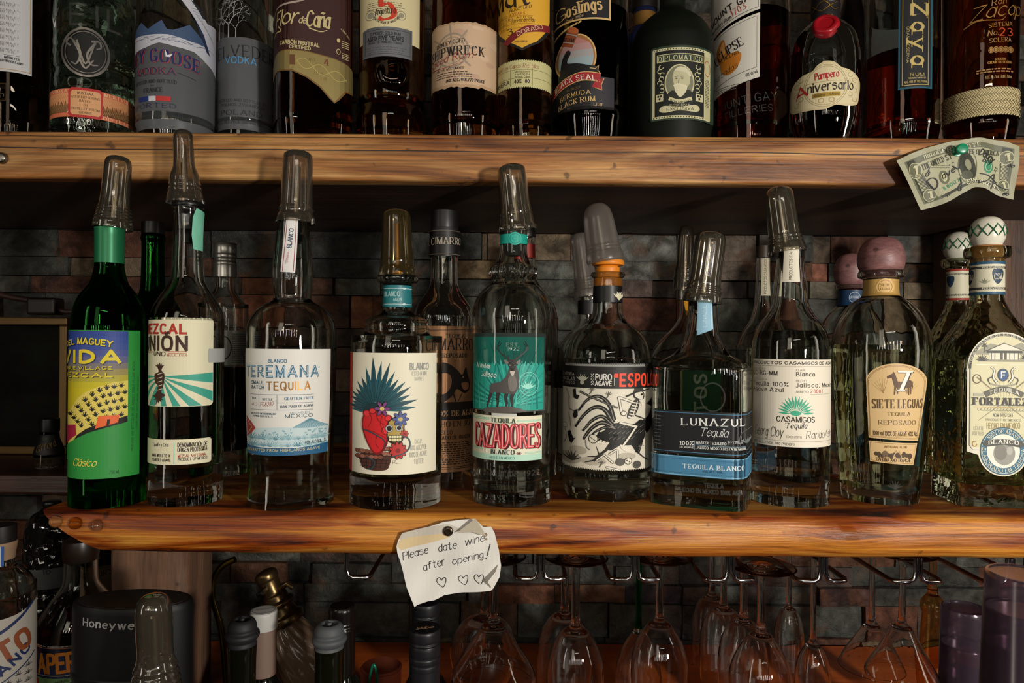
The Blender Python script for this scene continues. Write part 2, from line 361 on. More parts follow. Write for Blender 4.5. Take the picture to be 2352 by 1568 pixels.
# ------------------------------------------------------------------ bottles
class Bot:
    def __init__(s, name, label, cx, prof, bz, yf=None, df=None, D=None, yaw=0, group=None, cat='bottle', hwm=None, N=56):
        """prof: (half width px, y px[, n[, aspect]][, 'c']) from the base up; first y None = on the shelf; bz: height of the support below/above the lens"""
        s.cx = cx; s.bz = bz; hw = hwm or max(p[0] for p in prof); s.N = N
        if yf is not None: df = F * (-bz) / ((yf - (cx - CX) * ROLL) - CY)
        D = D or df
        for _ in range(6):
            X = (cx - CX + (CY - 900) * 0) * D / F; ct = D / math.hypot(X, D)
            if df is not None: D = df + hw * D * ct / F
        s.D = D; s.ct = ct; s.X = (cx - CX) * D / F; s.phi = -math.atan2(s.X, D) + yaw
        s.px = D / F
        s.prof = [(q_[0], max(q_[1], 0.0), q_[2], q_[3]) for q_ in smooth_prof([(p[0] * D * ct / F, 0.0 if p[1] is None else s.z(p[1])) + tuple(p[2:]) for p in prof])]
        s.zs = np.array([q[1] for q in s.prof]); s.rs = np.array([q[0] for q in s.prof]); s.ns = np.array([q[2] for q in s.prof]); s.as_ = np.array([q[3] for q in s.prof])
        o = np.argsort(s.zs, kind='stable'); s.zo, s.ro, s.no, s.ao = s.zs[o], s.rs[o], s.ns[o], s.as_[o]
        s.root = empty(name, (s.X, D, ZC + bz + (.0007 if -.2 < bz < 0 else 0)), s.phi); tag(s.root, label, cat, group or ('%ss on the %s' % (name.replace('_', ' '), 'upper shelf' if bz > 0 else 'middle shelf' if bz > -.25 else 'counter')))
    def z(s, y, D=None): return -((y - (s.cx - CX) * ROLL) - CY) * (D or s.D) / F - s.bz
    def r(s, z): return float(np.interp(z, s.zo, s.ro))
    def glass(s, mat=GL, th=.0028, tb=.007, name='glass_body', open_top=True):
        outer = s.prof; zt = outer[-1][1]
        inner = [(max(r - th, .002), max(z, tb), n, a) for r, z, n, a in outer if z > tb * .8]
        s.inner = inner
        rings = outer + inner[::-1]
        v, f = lathe_data(rings, s.N)
        return mesh(name, v, f, mat, s.root, ang=50)
    def solid(s, mat, name='glass_body'):
        v, f = lathe_data(s.prof, s.N); return mesh(name, v, f, mat, s.root, ang=50)
    def liquid(s, y, mat):
        zl = s.z(y); q = [t for t in s.inner if t[1] < zl - .0005]
        if len(q) < 2: return
        rl = np.interp(zl, [t[1] for t in s.inner], [t[0] for t in s.inner]); q = q + [(float(rl), zl, q[-1][2], q[-1][3])]
        q = [(r + .0003, z, n, a) for r, z, n, a in q]; q[0] = (q[0][0], q[0][1] - .0003, q[0][2], q[0][3])
        v, f = lathe_data(q, s.N); return mesh('liquid', v, f, mat, s.root, ang=50)
    def lathe(s, name, prof, mat, parent=None, cap0=True, cap1=True, sub=3, N=40, dx=0):
        q = smooth_prof([(p[0] * s.D * s.ct / F, s.z(p[1])) + tuple(p[2:]) for p in prof], sub)
        v, f = lathe_data(q, N, cap0, cap1)
        if dx: v = [(a + dx * s.px, b, c) for a, b, c in v]
        return mesh(name, v, f, mat, parent or s.root)
    def band(s, name, y0, y1, mat, off=.0003):
        za = s.z((y0 + y1) / 2); Db = s.D - s.r(za) * math.cos(s.phi) * .95; z1, z0 = max(s.z(y0, Db), .0006), max(s.z(y1, Db), .0005); zz = [z0] + [float(z) for z in s.zo if z0 + .0005 < z < z1 - .0005] + [z1]
        rg = [(s.r(z) + off, z, float(np.interp(z, s.zo, s.no)), float(np.interp(z, s.zo, s.ao))) for z in zz]
        v, f = lathe_data(rg, s.N, False, False); return mesh(name, v, f, mat, s.root)
    def decal(s, y, du=.003, dz=None, follow=False, off=.00012):
        zm = s.z(y); R = s.r(zm); n = float(np.interp(zm, s.zo, s.no)); a = float(np.interp(zm, s.zo, s.ao))
        th = np.linspace(-math.pi * .98, math.pi * .98, 721); si, co = np.sin(th), np.cos(th)
        rr = np.ones_like(th) if n < 2.01 else (np.abs(si) ** n + np.abs(co) ** n) ** (-1 / n)
        x = rr * si; yv = -rr * co * a
        seg = np.hypot(np.diff(x), np.diff(yv)); u = np.concatenate([[0], np.cumsum(seg)]); u -= np.interp(0, th, u)
        tx = np.gradient(x, u); ty = np.gradient(yv, u); ln = np.hypot(tx, ty); nx, ny = ty / ln, -tx / ln
        c, d = math.cos(s.phi), math.sin(s.phi)
        wx = s.X + R * (x * c - yv * d); wy = s.D + R * (x * d + yv * c); pxs = CX + wx / wy * F
        i0 = int(np.argmin(np.where(wy < s.D + R * .6, pxs, 9e9))); i1 = int(np.argmax(np.where(wy < s.D + R * .6, pxs, -9e9)))
        e = max(3, (i1 - i0) // 40); j0, j1 = i0 + e, i1 - e
        pp, uu = pxs[j0:j1 + 1], u[j0:j1 + 1] * R
        k0 = (uu[8] - uu[0]) / max(pp[8] - pp[0], .5); k1 = (uu[-1] - uu[-9]) / max(pp[-1] - pp[-9], .5)
        Df = s.D - R * math.cos(s.phi) * (a if n > 2.01 else 1)
        def conv(px, py):
            if px < pp[0]: U = uu[0] + (px - pp[0]) * min(k0, .00048)
            elif px > pp[-1]: U = uu[-1] + (px - pp[-1]) * min(k1, .00048)
            else: U = float(np.interp(px, pp, uu))
            return (U, s.z(py, Df))
        ur = u
        def mapf(U, o, z):
            rad = s.r(z) if follow else R
            q = U / R if not follow else U / R
            return Vector((rad * float(np.interp(q, ur, x)) + o * float(np.interp(q, ur, nx)), rad * float(np.interp(q, ur, yv)) + o * float(np.interp(q, ur, ny)), z))
        return Decal(conv, mapf, Df / F, du, dz, off)
    def loc(s, x, y): return ((x - s.cx) * s.px * s.ct, s.z(y))
    def cap(s, b, t, hwb, hwt, mat=CAPM, prof=None, spout=True, ridge=True, name='pourer_cap'):
        (x0, z0), (x1, z1) = s.loc(*b), s.loc(*t); H = math.hypot(x1 - x0, z1 - z0); ang = math.atan2(x1 - x0, z1 - z0); k = s.px * s.ct
        if prof is None:
            prof = [(0, hwb), (.01, hwb * 1.02), (.10, hwb * 1.0), (.115, hwb * .95)]
            if ridge:
                for i in range(4): tt = .13 + i * .045; r0 = hwb * .93 + (hwt * 1.1 - hwb * .93) * i / 4; prof += [(tt, r0), (tt + .015, r0 + hwb * .035), (tt + .03, r0)]
            prof += [(.34, hwt * 1.1), (.5, hwt * 1.03), (.8, hwt * .98), (.9, hwt * .95), (.96, hwt * .8), (.988, hwt * .5), (1, .01)]
        q = smooth_prof([(r * k, tt * H) for tt, r in prof], 3)
        v, f = lathe_data(q, 40, False, False)
        Mx = Matrix.Translation((x0, 0, z0)) @ Matrix.Rotation(ang, 4, 'Y')
        o = mesh(name, [Mx @ Vector(p) for p in v], f, mat, s.root, ang=60)
        if spout:
            rt = .0034; q = [(rt * 2.6, -.012), (rt * 2.6, .004, 'c'), (rt * 1.6, .006), (rt, .012), (rt, H * .5), (rt * .9, H * .78)]
            v, f = lathe_data(smooth_prof(q, 3), 20); mesh('metal_pourer', [Mx @ Vector(p) for p in v], f, STEEL if mat is not CAPB else BRASS, s.root)
        return o
# ------------------------------------------------------------------ setting: depths and heights
D_M, D_U, D_W = .653, .75, 1.10                                        # front of the middle shelf, of the upper shelf, the stone wall
Z_M = -.1655; Z_MB = -.2085; Z_U = .2275; Z_UB = .1752                 # shelf heights against the lens
Z_M0 = Z_M; Z_L, Z_C = -.485, -.585                                                # back ledge, work counter
def wood(name, ramp, scale=(1.6, 22, 22), rough=.5, fine=.35, bump=.25, crack=None, coat=0.0, big=(1.2, 6, 6), bigramp=None, seed=0):
    m, nt, out = newmat(name); N = nt.nodes.new; Lk = nt.links.new
    b = N('ShaderNodeBsdfPrincipled'); Lk(b.outputs[0], out.inputs[0]); b.inputs['Roughness'].default_value = rough
    b.inputs['Coat Weight'].default_value = coat; b.inputs['Coat Roughness'].default_value = .18
    tc = N('ShaderNodeTexCoord')
    def nz(sc, det=8, dist=.4, ro=.6):
        mp = N('ShaderNodeMapping'); mp.inputs['Scale'].default_value = sc; mp.inputs['Location'].default_value = (seed, seed * 1.7, seed * .6); Lk(tc.outputs['Object'], mp.inputs[0])
        n = N('ShaderNodeTexNoise'); n.inputs['Scale'].default_value = 1; n.inputs['Detail'].default_value = det; n.inputs['Distortion'].default_value = dist; n.inputs['Roughness'].default_value = ro
        Lk(mp.outputs[0], n.inputs['Vector']); return n
    def rmp(n, stops, interp='LINEAR'):
        r = N('ShaderNodeValToRGB'); e = r.color_ramp.elements; r.color_ramp.interpolation = interp
        while len(e) < len(stops): e.new(.5)
        for q, (p, h) in zip(e, stops): q.position = p; q.color = (*lin(h), 1)
        Lk(n.outputs[0], r.inputs[0]); return r
    def mul(a, c, f=1.0):
        x = N('ShaderNodeMix'); x.data_type = 'RGBA'; x.blend_type = 'MULTIPLY'; x.inputs[0].default_value = f
        Lk(a, x.inputs[6]); Lk(c, x.inputs[7]); return x.outputs[2]
    g = nz(scale); c = rmp(g, ramp).outputs[0]
    f = nz((scale[0] * 5, scale[1] * 9, scale[2] * 9), 4, .1); c = mul(c, rmp(f, [(.3, '7c7c7c'), (.62, 'ffffff')]).outputs[0], fine)
    if bigramp: c = mul(c, rmp(nz(big, 5, 1.2, .55), bigramp).outputs[0])
    sp = nz((60, 60, 60), 2, 0, .5); c = mul(c, rmp(sp, [(.27, '5a4a3c'), (.33, 'ffffff')]).outputs[0], .7)
    if crack:
        sx = N('ShaderNodeSeparateXYZ'); Lk(tc.outputs['Object'], sx.inputs[0])
        for z0, amp, fr, w in crack:
            cx = N('ShaderNodeCombineXYZ'); Lk(sx.outputs[0], cx.inputs[0]); cx.inputs[1].default_value = z0 * 9
            n1 = N('ShaderNodeTexNoise'); n1.inputs['Scale'].default_value = fr; n1.inputs['Detail'].default_value = 5; Lk(cx.outputs[0], n1.inputs['Vector'])
            a = N('ShaderNodeMath'); a.operation = 'MULTIPLY_ADD'; a.inputs[1].default_value = amp * 2; a.inputs[2].default_value = z0 - amp; Lk(n1.outputs[0], a.inputs[0])
            d = N('ShaderNodeMath'); d.operation = 'SUBTRACT'; Lk(sx.outputs[2], d.inputs[0]); Lk(a.outputs[0], d.inputs[1])
            e = N('ShaderNodeMath'); e.operation = 'ABSOLUTE'; Lk(d.outputs[0], e.inputs[0])
            mr = N('ShaderNodeMapRange'); mr.inputs[1].default_value = w * .3; mr.inputs[2].default_value = w; Lk(e.outputs[0], mr.inputs[0])
            rr = N('ShaderNodeValToRGB'); rr.color_ramp.elements[0].color = (.03, .015, .01, 1); rr.color_ramp.elements[1].color = (1, 1, 1, 1); Lk(mr.outputs[0], rr.inputs[0])
            c = mul(c, rr.outputs[0])
    Lk(c, b.inputs['Base Color'])
    bp = N('ShaderNodeBump'); bp.inputs['Strength'].default_value = bump; bp.inputs['Distance'].default_value = .003; Lk(f.outputs[0], bp.inputs['Height']); Lk(bp.outputs[0], b.inputs['Normal'])
    return m
W_UP = wood('sawn_pine_board', [(.25, '6a4424'), (.40, 'a4713c'), (.52, 'c39054'), (.70, 'd0a46c')], (1.5, 26, 38), .58, .75, .4,
            crack=[(ZC + .2085, .0045, 3.2, .0010), (ZC + .222, .002, 2.2, .0006)], bigramp=[(.32, '6a4426'), (.46, 'c8ac8c'), (.62, 'ffffff')], big=(4, 12, 22), seed=3)
W_MID = wood('live_edge_slab', [(.24, '2a0f04'), (.35, '743a0c'), (.45, 'b0681e'), (.56, 'c8842e'), (.72, 'dcaa58')], (2.4, 46, 90), .42, .55, .3,
             bigramp=[(.34, '4a2408'), (.44, 'c08a4c'), (.54, 'ffffff')], big=(3.4, 16, 40), seed=11)
W_DARK = wood('dark_stained_board', [(.3, '1c0d07'), (.6, '3a1d10'), (.8, '4c2a18')], (1.2, 18, 18), .42, .4, .2, seed=5)
W_POST = wood('weathered_post', [(.3, '3e2a1e'), (.55, '6b4c38'), (.8, '86654c')], (26, 26, 1.6), .65, .5, .4, seed=8)
W_LEDGE = wood('orange_varnished_ledge', [(.3, '96441a'), (.55, 'c25c22'), (.8, 'd87832')], (1.5, 14, 14), .35, .3, .1, coat=.2, seed=2)
# stone wall: one mesh of stacked split stones
def stone_mat():
    m, nt, out = newmat('split_slate'); N = nt.nodes.new; Lk = nt.links.new
    b = N('ShaderNodeBsdfPrincipled'); Lk(b.outputs[0], out.inputs[0]); b.inputs['Roughness'].default_value = .55
    at = N('ShaderNodeAttribute'); at.attribute_name = 'stone'
    tc = N('ShaderNodeTexCoord')
    def nz(s, d, dist=0):
        n = N('ShaderNodeTexNoise'); n.inputs['Scale'].default_value = s; n.inputs['Detail'].default_value = d; n.inputs['Distortion'].default_value = dist; n.inputs['Roughness'].default_value = .65; Lk(tc.outputs['Object'], n.inputs['Vector']); return n
    a = nz(22, 6, .8); r = N('ShaderNodeValToRGB'); e = r.color_ramp.elements; e[0].position = .35; e[0].color = (.26, .24, .22, 1); e[1].position = .65; e[1].color = (1.3, 1.27, 1.22, 1); Lk(a.outputs[0], r.inputs[0])
    x = N('ShaderNodeMix'); x.data_type = 'RGBA'; x.blend_type = 'MULTIPLY'; x.inputs[0].default_value = 1; Lk(at.outputs['Color'], x.inputs[6]); Lk(r.outputs[0], x.inputs[7])
    c = nz(9, 5, 1.5); r2 = N('ShaderNodeValToRGB'); e = r2.color_ramp.elements; e[0].position = .56; e[0].color = (0, 0, 0, 1); e[1].position = .68; e[1].color = (.55, .55, .55, 1); Lk(c.outputs[0], r2.inputs[0])
    y = N('ShaderNodeMix'); y.data_type = 'RGBA'; Lk(r2.outputs[0], y.inputs[0]); Lk(x.outputs[2], y.inputs[6]); y.inputs[7].default_value = (*lin('6e4526'), 1)
    Lk(y.outputs[2], b.inputs['Base Color'])
    d = nz(70, 8, .5); bp = N('ShaderNodeBump'); bp.inputs['Strength'].default_value = 1; bp.inputs['Distance'].default_value = .012; Lk(d.outputs[0], bp.inputs['Height']); Lk(bp.outputs[0], b.inputs['Normal'])
    return m
def stone_wall():
    rnd = random.Random(4); v = []; f = []; cols = []
    ys = [-420, -360, -300, -255, -190, -130, -90, -30, 20, 62, 120, 170, 230, 300, 345, 410, 470, 533, 596, 640, 680, 757, 800, 850, 905, 960, 1005, 1060, 1110, 1150, 1205, 1250, 1300, 1347, 1390, 1470, 1500]
    fixed = {17: [(480, 1105, '444843'), (1118, 1312, '8f7a5e'), (1312, 1560, '7d807a'), (1560, 1745, '6a5c50'), (1870, 1918, '6e5a48'), (2040, 2150, '5e625e')],
             18: [(480, 640, '3c3f3b'), (640, 1046, '41443f'), (1048, 1142, '8a714c'), (1142, 1360, '666a62'), (1360, 1560, '777a74'), (1560, 1745, '6b5d50'), (1870, 1912, '9c5a40')],
             19: [(545, 628, '7c4520'), (628, 762, '4a2c1c'), (764, 870, '6a6e62'), (870, 1040, '3b3c36'), (1050, 1345, '5f635c'), (1345, 1500, '6b5852'), (1500, 1725, '5d504c'), (1725, 1760, '4e4a45'), (1865, 1935, '77715f'), (2080, 2200, '8f7c60')],
             20: [(545, 640, '8a4a22'), (640, 798, '4b2f20'), (800, 850, '9a5a2c'), (850, 900, '70401f'), (900, 1050, '3b3a33'), (1050, 1345, '63675e'), (1345, 1560, '6d3a24'), (1560, 1640, '8c5030'), (1640, 1740, '55594f'), (1860, 1935, '6c7068'), (2040, 2150, '7b6448')],
             21: [(545, 690, '6a4228'), (690, 870, '584a3c'), (870, 1050, '44443e'), (1050, 1350, '5c605a'), (1350, 1700, '6a655c')],
             32: [(720, 900, '3d3f3a'), (1125, 1420, '4a4d49'), (1500, 1570, '6c675c'), (1570, 1720, '4a4a46')],
             33: [(700, 945, '50554d'), (945, 1075, '5b5f57'), (1080, 1140, '6c6a60'), (1140, 1280, '8a4f2c'), (1330, 1445, '8a5f40'), (1445, 1575, '514e5c'), (1576, 1640, '6a5a4c'), (1650, 1880, '555b55'), (1890, 2020, '5c3a34')],
             34: [(700, 945, '565b53'), (945, 1060, '5b5f57'), (1062, 1195, '7a5a42'), (1195, 1405, '60665e'), (1407, 1575, '66695f'), (1575, 1760, '57554f'), (1760, 1880, '5a6058')]}
    pal = ['444843', '3b3d38', '5e625a', '6a4228', '584a3c', '7d6a50', '544640', '4c504b', '6a3d26', '5c605a']
    D = D_W
    for k in range(len(ys) - 1):
        z1 = ZC - (ys[k] - CY) * D / F; z0 = ZC - (ys[k + 1] - CY) * D / F
        st = [(a, b, c) for a, b, c in fixed.get(k, [])]; row = []; x = -700
        for a, b, c in st + [(3050, 3051, '444843')]:
            while x < a - 5:
                w = rnd.uniform(90, 330); e = min(x + w, a)
                if a - e < 40: e = a
                row.append((x, e, rnd.choice(pal))); x = e
            row.append((a, b, c)); x = b
        for a, b, c in row:
            x0 = (a - CX) * D / F; x1 = (b - CX) * D / F - .0012; y = D + rnd.uniform(0, .016); g = .0008
            if x1 - x0 < .004: continue
            nx = max(2, int((x1 - x0) / .02)); nzz = 3; b0 = len(v)
            col = lin(c); g_ = sum(col) / 3; col = [g_ + (t - g_) * .78 for t in col]; j = rnd.uniform(.85, 1.12); sd = rnd.random() * 50
            for i in range(nx + 1):
                for q in range(nzz + 1):
                    px = x0 + (x1 - x0) * i / nx; pz = z0 + g + (z1 - z0 - 2 * g) * q / nzz
                    e = i in (0, nx) or q in (0, nzz)
                    v.append((px, y + (.0035 if e else 0) + .005 * noise.noise((px * 18 + sd, pz * 22, sd)), pz)); cols.append([t * j for t in col])
            for i in range(nx):
                for q in range(nzz):
                    o = b0 + i * (nzz + 1) + q; f.append((o, o + nzz + 1, o + nzz + 2, o + 1))
            per = [b0 + q for q in range(nzz + 1)] + [b0 + i * (nzz + 1) + nzz for i in range(1, nx + 1)] + [b0 + nx * (nzz + 1) + q for q in range(nzz - 1, -1, -1)] + [b0 + i * (nzz + 1) for i in range(nx - 1, 0, -1)]
            bk = len(v)
            for i in per: v.append((v[i][0], D + .05, v[i][2])); cols.append([t * .5 for t in col])
            n = len(per)
            for i in range(n): f.append((per[i], per[(i + 1) % n], bk + (i + 1) % n, bk + i))
    b0 = len(v); v += [(-2, D + .03, ZC - .56), (2, D + .03, ZC - .56), (2, D + .03, ZC + 1.0), (-2, D + .03, ZC + 1.0)]; cols += [list(lin('1d1b18'))] * 4; f.append((b0, b0 + 1, b0 + 2, b0 + 3))
    me = bpy.data.meshes.new('wall_back'); me.from_pydata(v, [], f)
    at = me.color_attributes.new('stone', 'FLOAT_COLOR', 'POINT'); at.data.foreach_set('color', [t for c in cols for t in (*c, 1.0)])
    me.polygons.foreach_set('use_smooth', [True] * len(me.polygons)); me.set_sharp_from_angle(angle=math.radians(40))
    return struct(link('wall_back', me, None, [stone_mat()]))
stone_wall()
# floor of the room
v, f = box_data(-2, 2, -2.5, D_W + .05, -.05, 0); struct(mesh('floor', v, f, M('2a211b', .6), None, False))
# upper shelf: sawn board with slightly wandering edges
def slab(name, mat, x0, x1, yf, yb, zt, zb, amp, nx=150, live=False):
    v = []; f = []; prof = []
    h = zt - zb
    if live: prof = [(yb, 0, 0), (.30, 0, 0), (.10, 0, .0), (.022, 0, .3), (.006, -.0005, 1), (.0015, -.004, 1), (-.001, -.012, 1), (-.002, -.022, 1), (-.001, -.030, 1), (.002, -.036, 1), (.008, -.0405, 1), (.018, -h, .4), (.10, -h, 0), (yb, -h, 0)]
    else: prof = [(yb, 0, 0), (.15, 0, 0), (.02, 0, .4), (.004, 0, 1), (.0012, -.0012, 1), (0, -.003, 1), (0, -h * .35, 1), (0, -h * .65, 1), (0, -h + .002, 1), (.0012, -h + .0006, 1), (.004, -h, 1), (.02, -h, .4), (.15, -h, 0), (yb, -h, 0)]
    m = len(prof)
    for i in range(nx + 1):
        t = i / nx
        for (dy, dz, k) in prof:
            y = yf + dy if dy < .5 * yb or dy < .31 else yf + dy
            x = x0 + (x1 - x0) * t
            if live:
                x = max(x, x0 + .0) + (1 - t) ** 8 * (-dz) * 1.35
                if k: y += k * (amp * (noise.noise((x * 5, dz * 40, 1.3)) + .5 * noise.noise((x * 14, dz * 70, 7))))
                if k: y -= k * .010 * math.exp(-((x - .318) / .030) ** 2 - ((dz + .0165) / .008) ** 2) ; y += k * .003 * math.exp(-((x - .33) / .05) ** 2 - ((dz + .006) / .005) ** 2)
            elif k: y += k * amp * noise.noise((x * 6, dz * 30, 4))
            zz = zt + dz + (k * amp * .25 * noise.noise((x * 8, 3, dz * 5)) if k else 0)
            v.append((x, y, ZC + zz))
    for i in range(nx):
        for j in range(m):
            a = i * m + j; b = i * m + (j + 1) % m
            f.append((a, b, b + m, a + m))
    f.append(tuple(range(m))); f.append(tuple(nx * m + j for j in range(m))[::-1])
    return mesh(name, v, f, mat, None, True, 45)
W_UNDER = wood('dark_underside', [(.3, '24130b'), (.6, '442a1a'), (.8, '583824')], (1.2, 16, 16), .5, .4, .2, seed=6)  # darker wood colour for the underside of the upper board
o = slab('upper_shelf', W_UP, -1.02, 1.02, D_U, D_W - D_U - .002, Z_U, Z_UB, .0016)
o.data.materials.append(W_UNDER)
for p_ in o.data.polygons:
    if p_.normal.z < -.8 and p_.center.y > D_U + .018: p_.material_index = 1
tag(o, 'thick sawn pine shelf board carrying the vodkas and rums', 'shelf')
o = slab('middle_shelf', W_MID, -.4515, 1.02, D_M, D_W - D_M - .002, Z_M, Z_MB, .004, 220, True)
tag(o, 'glossy orange live edge slab shelf carrying the tequilas', 'shelf')
v, f = box_data(-1.05, 1.05, .78, D_W - .001, ZC + Z_C + .0005, ZC + Z_L); o = bev(mesh('back_ledge', v, f, W_LEDGE, None, False)); tag(o, 'orange varnished wooden ledge along the foot of the stone wall', 'ledge')
v, f = box_data(-1.05, 1.05, .30, .7795, .002, ZC + Z_C); o = bev(mesh('bar_counter', v, f, W_DARK, None, False)); tag(o, 'dark wooden bar counter under the bottles', 'counter')
v, f = box_data(-1.05, 1.05, .78, D_W - .001, .002, ZC + Z_C); o = mesh('counter_base', v, f, W_DARK, None, False); tag(o, 'dark wooden cabinet base under the orange ledge', 'cabinet')
def post(name, x0, x1, y0, y1, z0, z1, mat, lab):
    n = 24; v = []; f = []
    pr = [(x0, y0 + .004), (x0 + .004, y0), (x0 + (x1 - x0) * .15, y0 - .001), ((x0 + x1) / 2, y0 - .0015), (x1 - .012, y0), (x1 - .003, y0 + .003), (x1, y0 + .01), (x1, y1), (x0, y1)]
    for i in range(n + 1):
        z = z0 + (z1 - z0) * i / n
        for k, (x, y) in enumerate(pr): v.append((x + (.002 * noise.noise((x * 20, z * 14, k)) if k < 7 else 0), y + (.0015 * noise.noise((x * 9, z * 20, k + 5)) if k < 7 else 0), z))
    m = len(pr)
    for i in range(n):
        for j in range(m): a = i * m + j; b = i * m + (j + 1) % m; f.append((a, b, b + m, a + m))
    f.append(tuple(range(m))); f.append(tuple(n * m + j for j in range(m)))
    o = mesh(name, v, f, mat, None, True, 40); tag(o, lab, 'post'); return o
post('wooden_post', (258 - CX) * .80 / F, (430 - CX) * .80 / F, .80, .87, ZC + Z_L + .0005, ZC + Z_MB - .0008, W_POST, 'weathered wooden post propping the left end of the slab shelf')
W_POSTD = wood('dark_rough_post', [(.3, '2c190d'), (.55, '4c2f1a'), (.8, '5e3d24')], (30, 30, 1.3), .6, .6, .5, seed=9)
post('wooden_post', .672, .80, .955, 1.09, ZC + Z_M + .0005, ZC + Z_UB - .0005, W_POSTD, 'dark rough timber post behind the bottle with the green netted stopper')
post('wooden_post', .600, .655, 1.02, 1.09, ZC + Z_U + .0005, ZC + .62, W_POST, 'brown timber post standing behind the rums at the right end')
# dark side shelf to the left with a framed picture standing on it
v, f = box_data(-1.02, -.47, .86, D_W - .001, ZC + Z_M - .032, ZC + Z_M - .008); o = bev(mesh('side_shelf', v, f, W_DARK, None, False), .003); tag(o, 'dark narrow shelf left of the slab, holding the framed picture', 'shelf')
def picture():
    y = 1.02; x0 = (-260 - CX) * y / F; x1 = (163 - CX) * y / F; z0 = ZC + Z_M - .0075; z1 = ZC - (737 - CY) * y / F; w = .012
    r = empty('framed_picture', ((x0 + x1) / 2, y, z0)); tag(r, 'dark picture in a thin gilt frame at the far left', 'picture')
    def B(nm, a, mat, bv=.002):
        v, f = box_data(a[0] - r.location.x, a[1] - r.location.x, a[2] - y, a[3] - y, a[4] - z0, a[5] - z0); return bev(mesh(nm, v, f, mat, r, False), bv)
    gm = M('6a5230', .4, .6)
    B('frame_side', (x0, x1, y - .01, y + .012, z0, z0 + w), gm); B('frame_side', (x0, x1, y - .01, y + .012, z1 - w, z1), gm)
    B('frame_side', (x0, x0 + w, y - .01, y + .012, z0 + w, z1 - w), gm); B('frame_side', (x1 - w, x1, y - .01, y + .012, z0 + w, z1 - w), gm)
    m, nt, out = newmat('dim_landscape_print'); b = nt.nodes.new('ShaderNodeBsdfPrincipled'); nt.links.new(b.outputs[0], out.inputs[0]); b.inputs['Roughness'].default_value = .7; b.inputs['Specular IOR Level'].default_value = .1
    tc = nt.nodes.new('ShaderNodeTexCoord'); mp = nt.nodes.new('ShaderNodeMapping'); mp.inputs['Scale'].default_value = (7, 1, 16); n = nt.nodes.new('ShaderNodeTexNoise'); n.inputs['Scale'].default_value = 1.0; n.inputs['Detail'].default_value = 6
    rp = nt.nodes.new('ShaderNodeValToRGB'); rp.color_ramp.elements[0].position = .45; rp.color_ramp.elements[0].color = (.0015, .0015, .0015, 1); rp.color_ramp.elements[1].position = .8; rp.color_ramp.elements[1].color = (.010, .012, .006, 1)
    nt.links.new(tc.outputs['Object'], mp.inputs[0]); nt.links.new(mp.outputs[0], n.inputs['Vector']); nt.links.new(n.outputs[0], rp.inputs[0]); nt.links.new(rp.outputs[0], b.inputs['Base Color'])
    B('canvas', (x0 + w, x1 - w, y - .002, y + .008, z0 + w, z1 - w), m, .0005)
    # cable and plug lying along the frame's top
    zt = z1 + .004
    t = empty('power_cable', (x0, y, zt)); tag(t, 'dark brown cable with an inline switch over the picture frame', 'cable')
    pts = [P(px, py, .995) - Vector((x0, y, zt)) for px, py in ((-80, 655), (0, 676), (35, 684), (75, 690))]
    tube('cord', [Vector(p) for p in crom([tuple(q) for q in pts], 6)], .0042, M('2a1712', .5), t)
    c = P(105, 706, .995) - Vector((x0, y, zt)); v, f = box_data(c.x - .021, c.x + .021, c.y - .012, c.y + .012, c.z - .011, c.z + .014); bev(mesh('switch_box', v, f, M('15100d', .4), t, False), .004, 3)
    pts = [P(px, py, .995) - Vector((x0, y, zt)) for px, py in ((135, 712), (165, 716), (240, 705))]
    tube('cord', [Vector(p) for p in crom([tuple(q) for q in pts], 6)], .0036, M('2a1712', .5), t)
picture()
# glass beads pressed into the end of the slab, and a screw in the upper board
bead_l = {0: 'clear glass bead nearest the slab end, first of three', 1: 'amber glass bead between the two clear beads on the slab', 2: 'clear glass bead farthest from the slab end, third of three'}
for i, (px, py, mt) in enumerate(((125, 1199, GL), (170, 1203, mglass('amber_glass', (.85, .62, .25))), (219, 1208, GL))):
    c = P(px, py, .6475); q = smooth_prof([(.0001, -.0045), (.0055, -.0042), (.0056, -.001), (.0045, .0015), (.002, .0032), (.0001, .0036)], 4)
    v, f = lathe_data(q, 28); R = Matrix.Rotation(math.pi / 2, 4, 'X')
    o = mesh('glass_bead', [R @ Vector(p) for p in v], f, mt); o.location = c; tag(o, bead_l[i], 'bead', 'glass beads on the slab edge')
c = P(2, 362, D_U - .003); q = smooth_prof([(.0001, -.004), (.006, -.004), (.006, 0), (.0045, .0022), (.0001, .003)], 4); v, f = lathe_data(q, 24)
o = mesh('screw_head', [Matrix.Rotation(math.pi / 2, 4, 'X') @ Vector(p) for p in v], f, STEELD); o.location = c; tag(o, 'round steel screw head in the upper board at the left', 'screw')
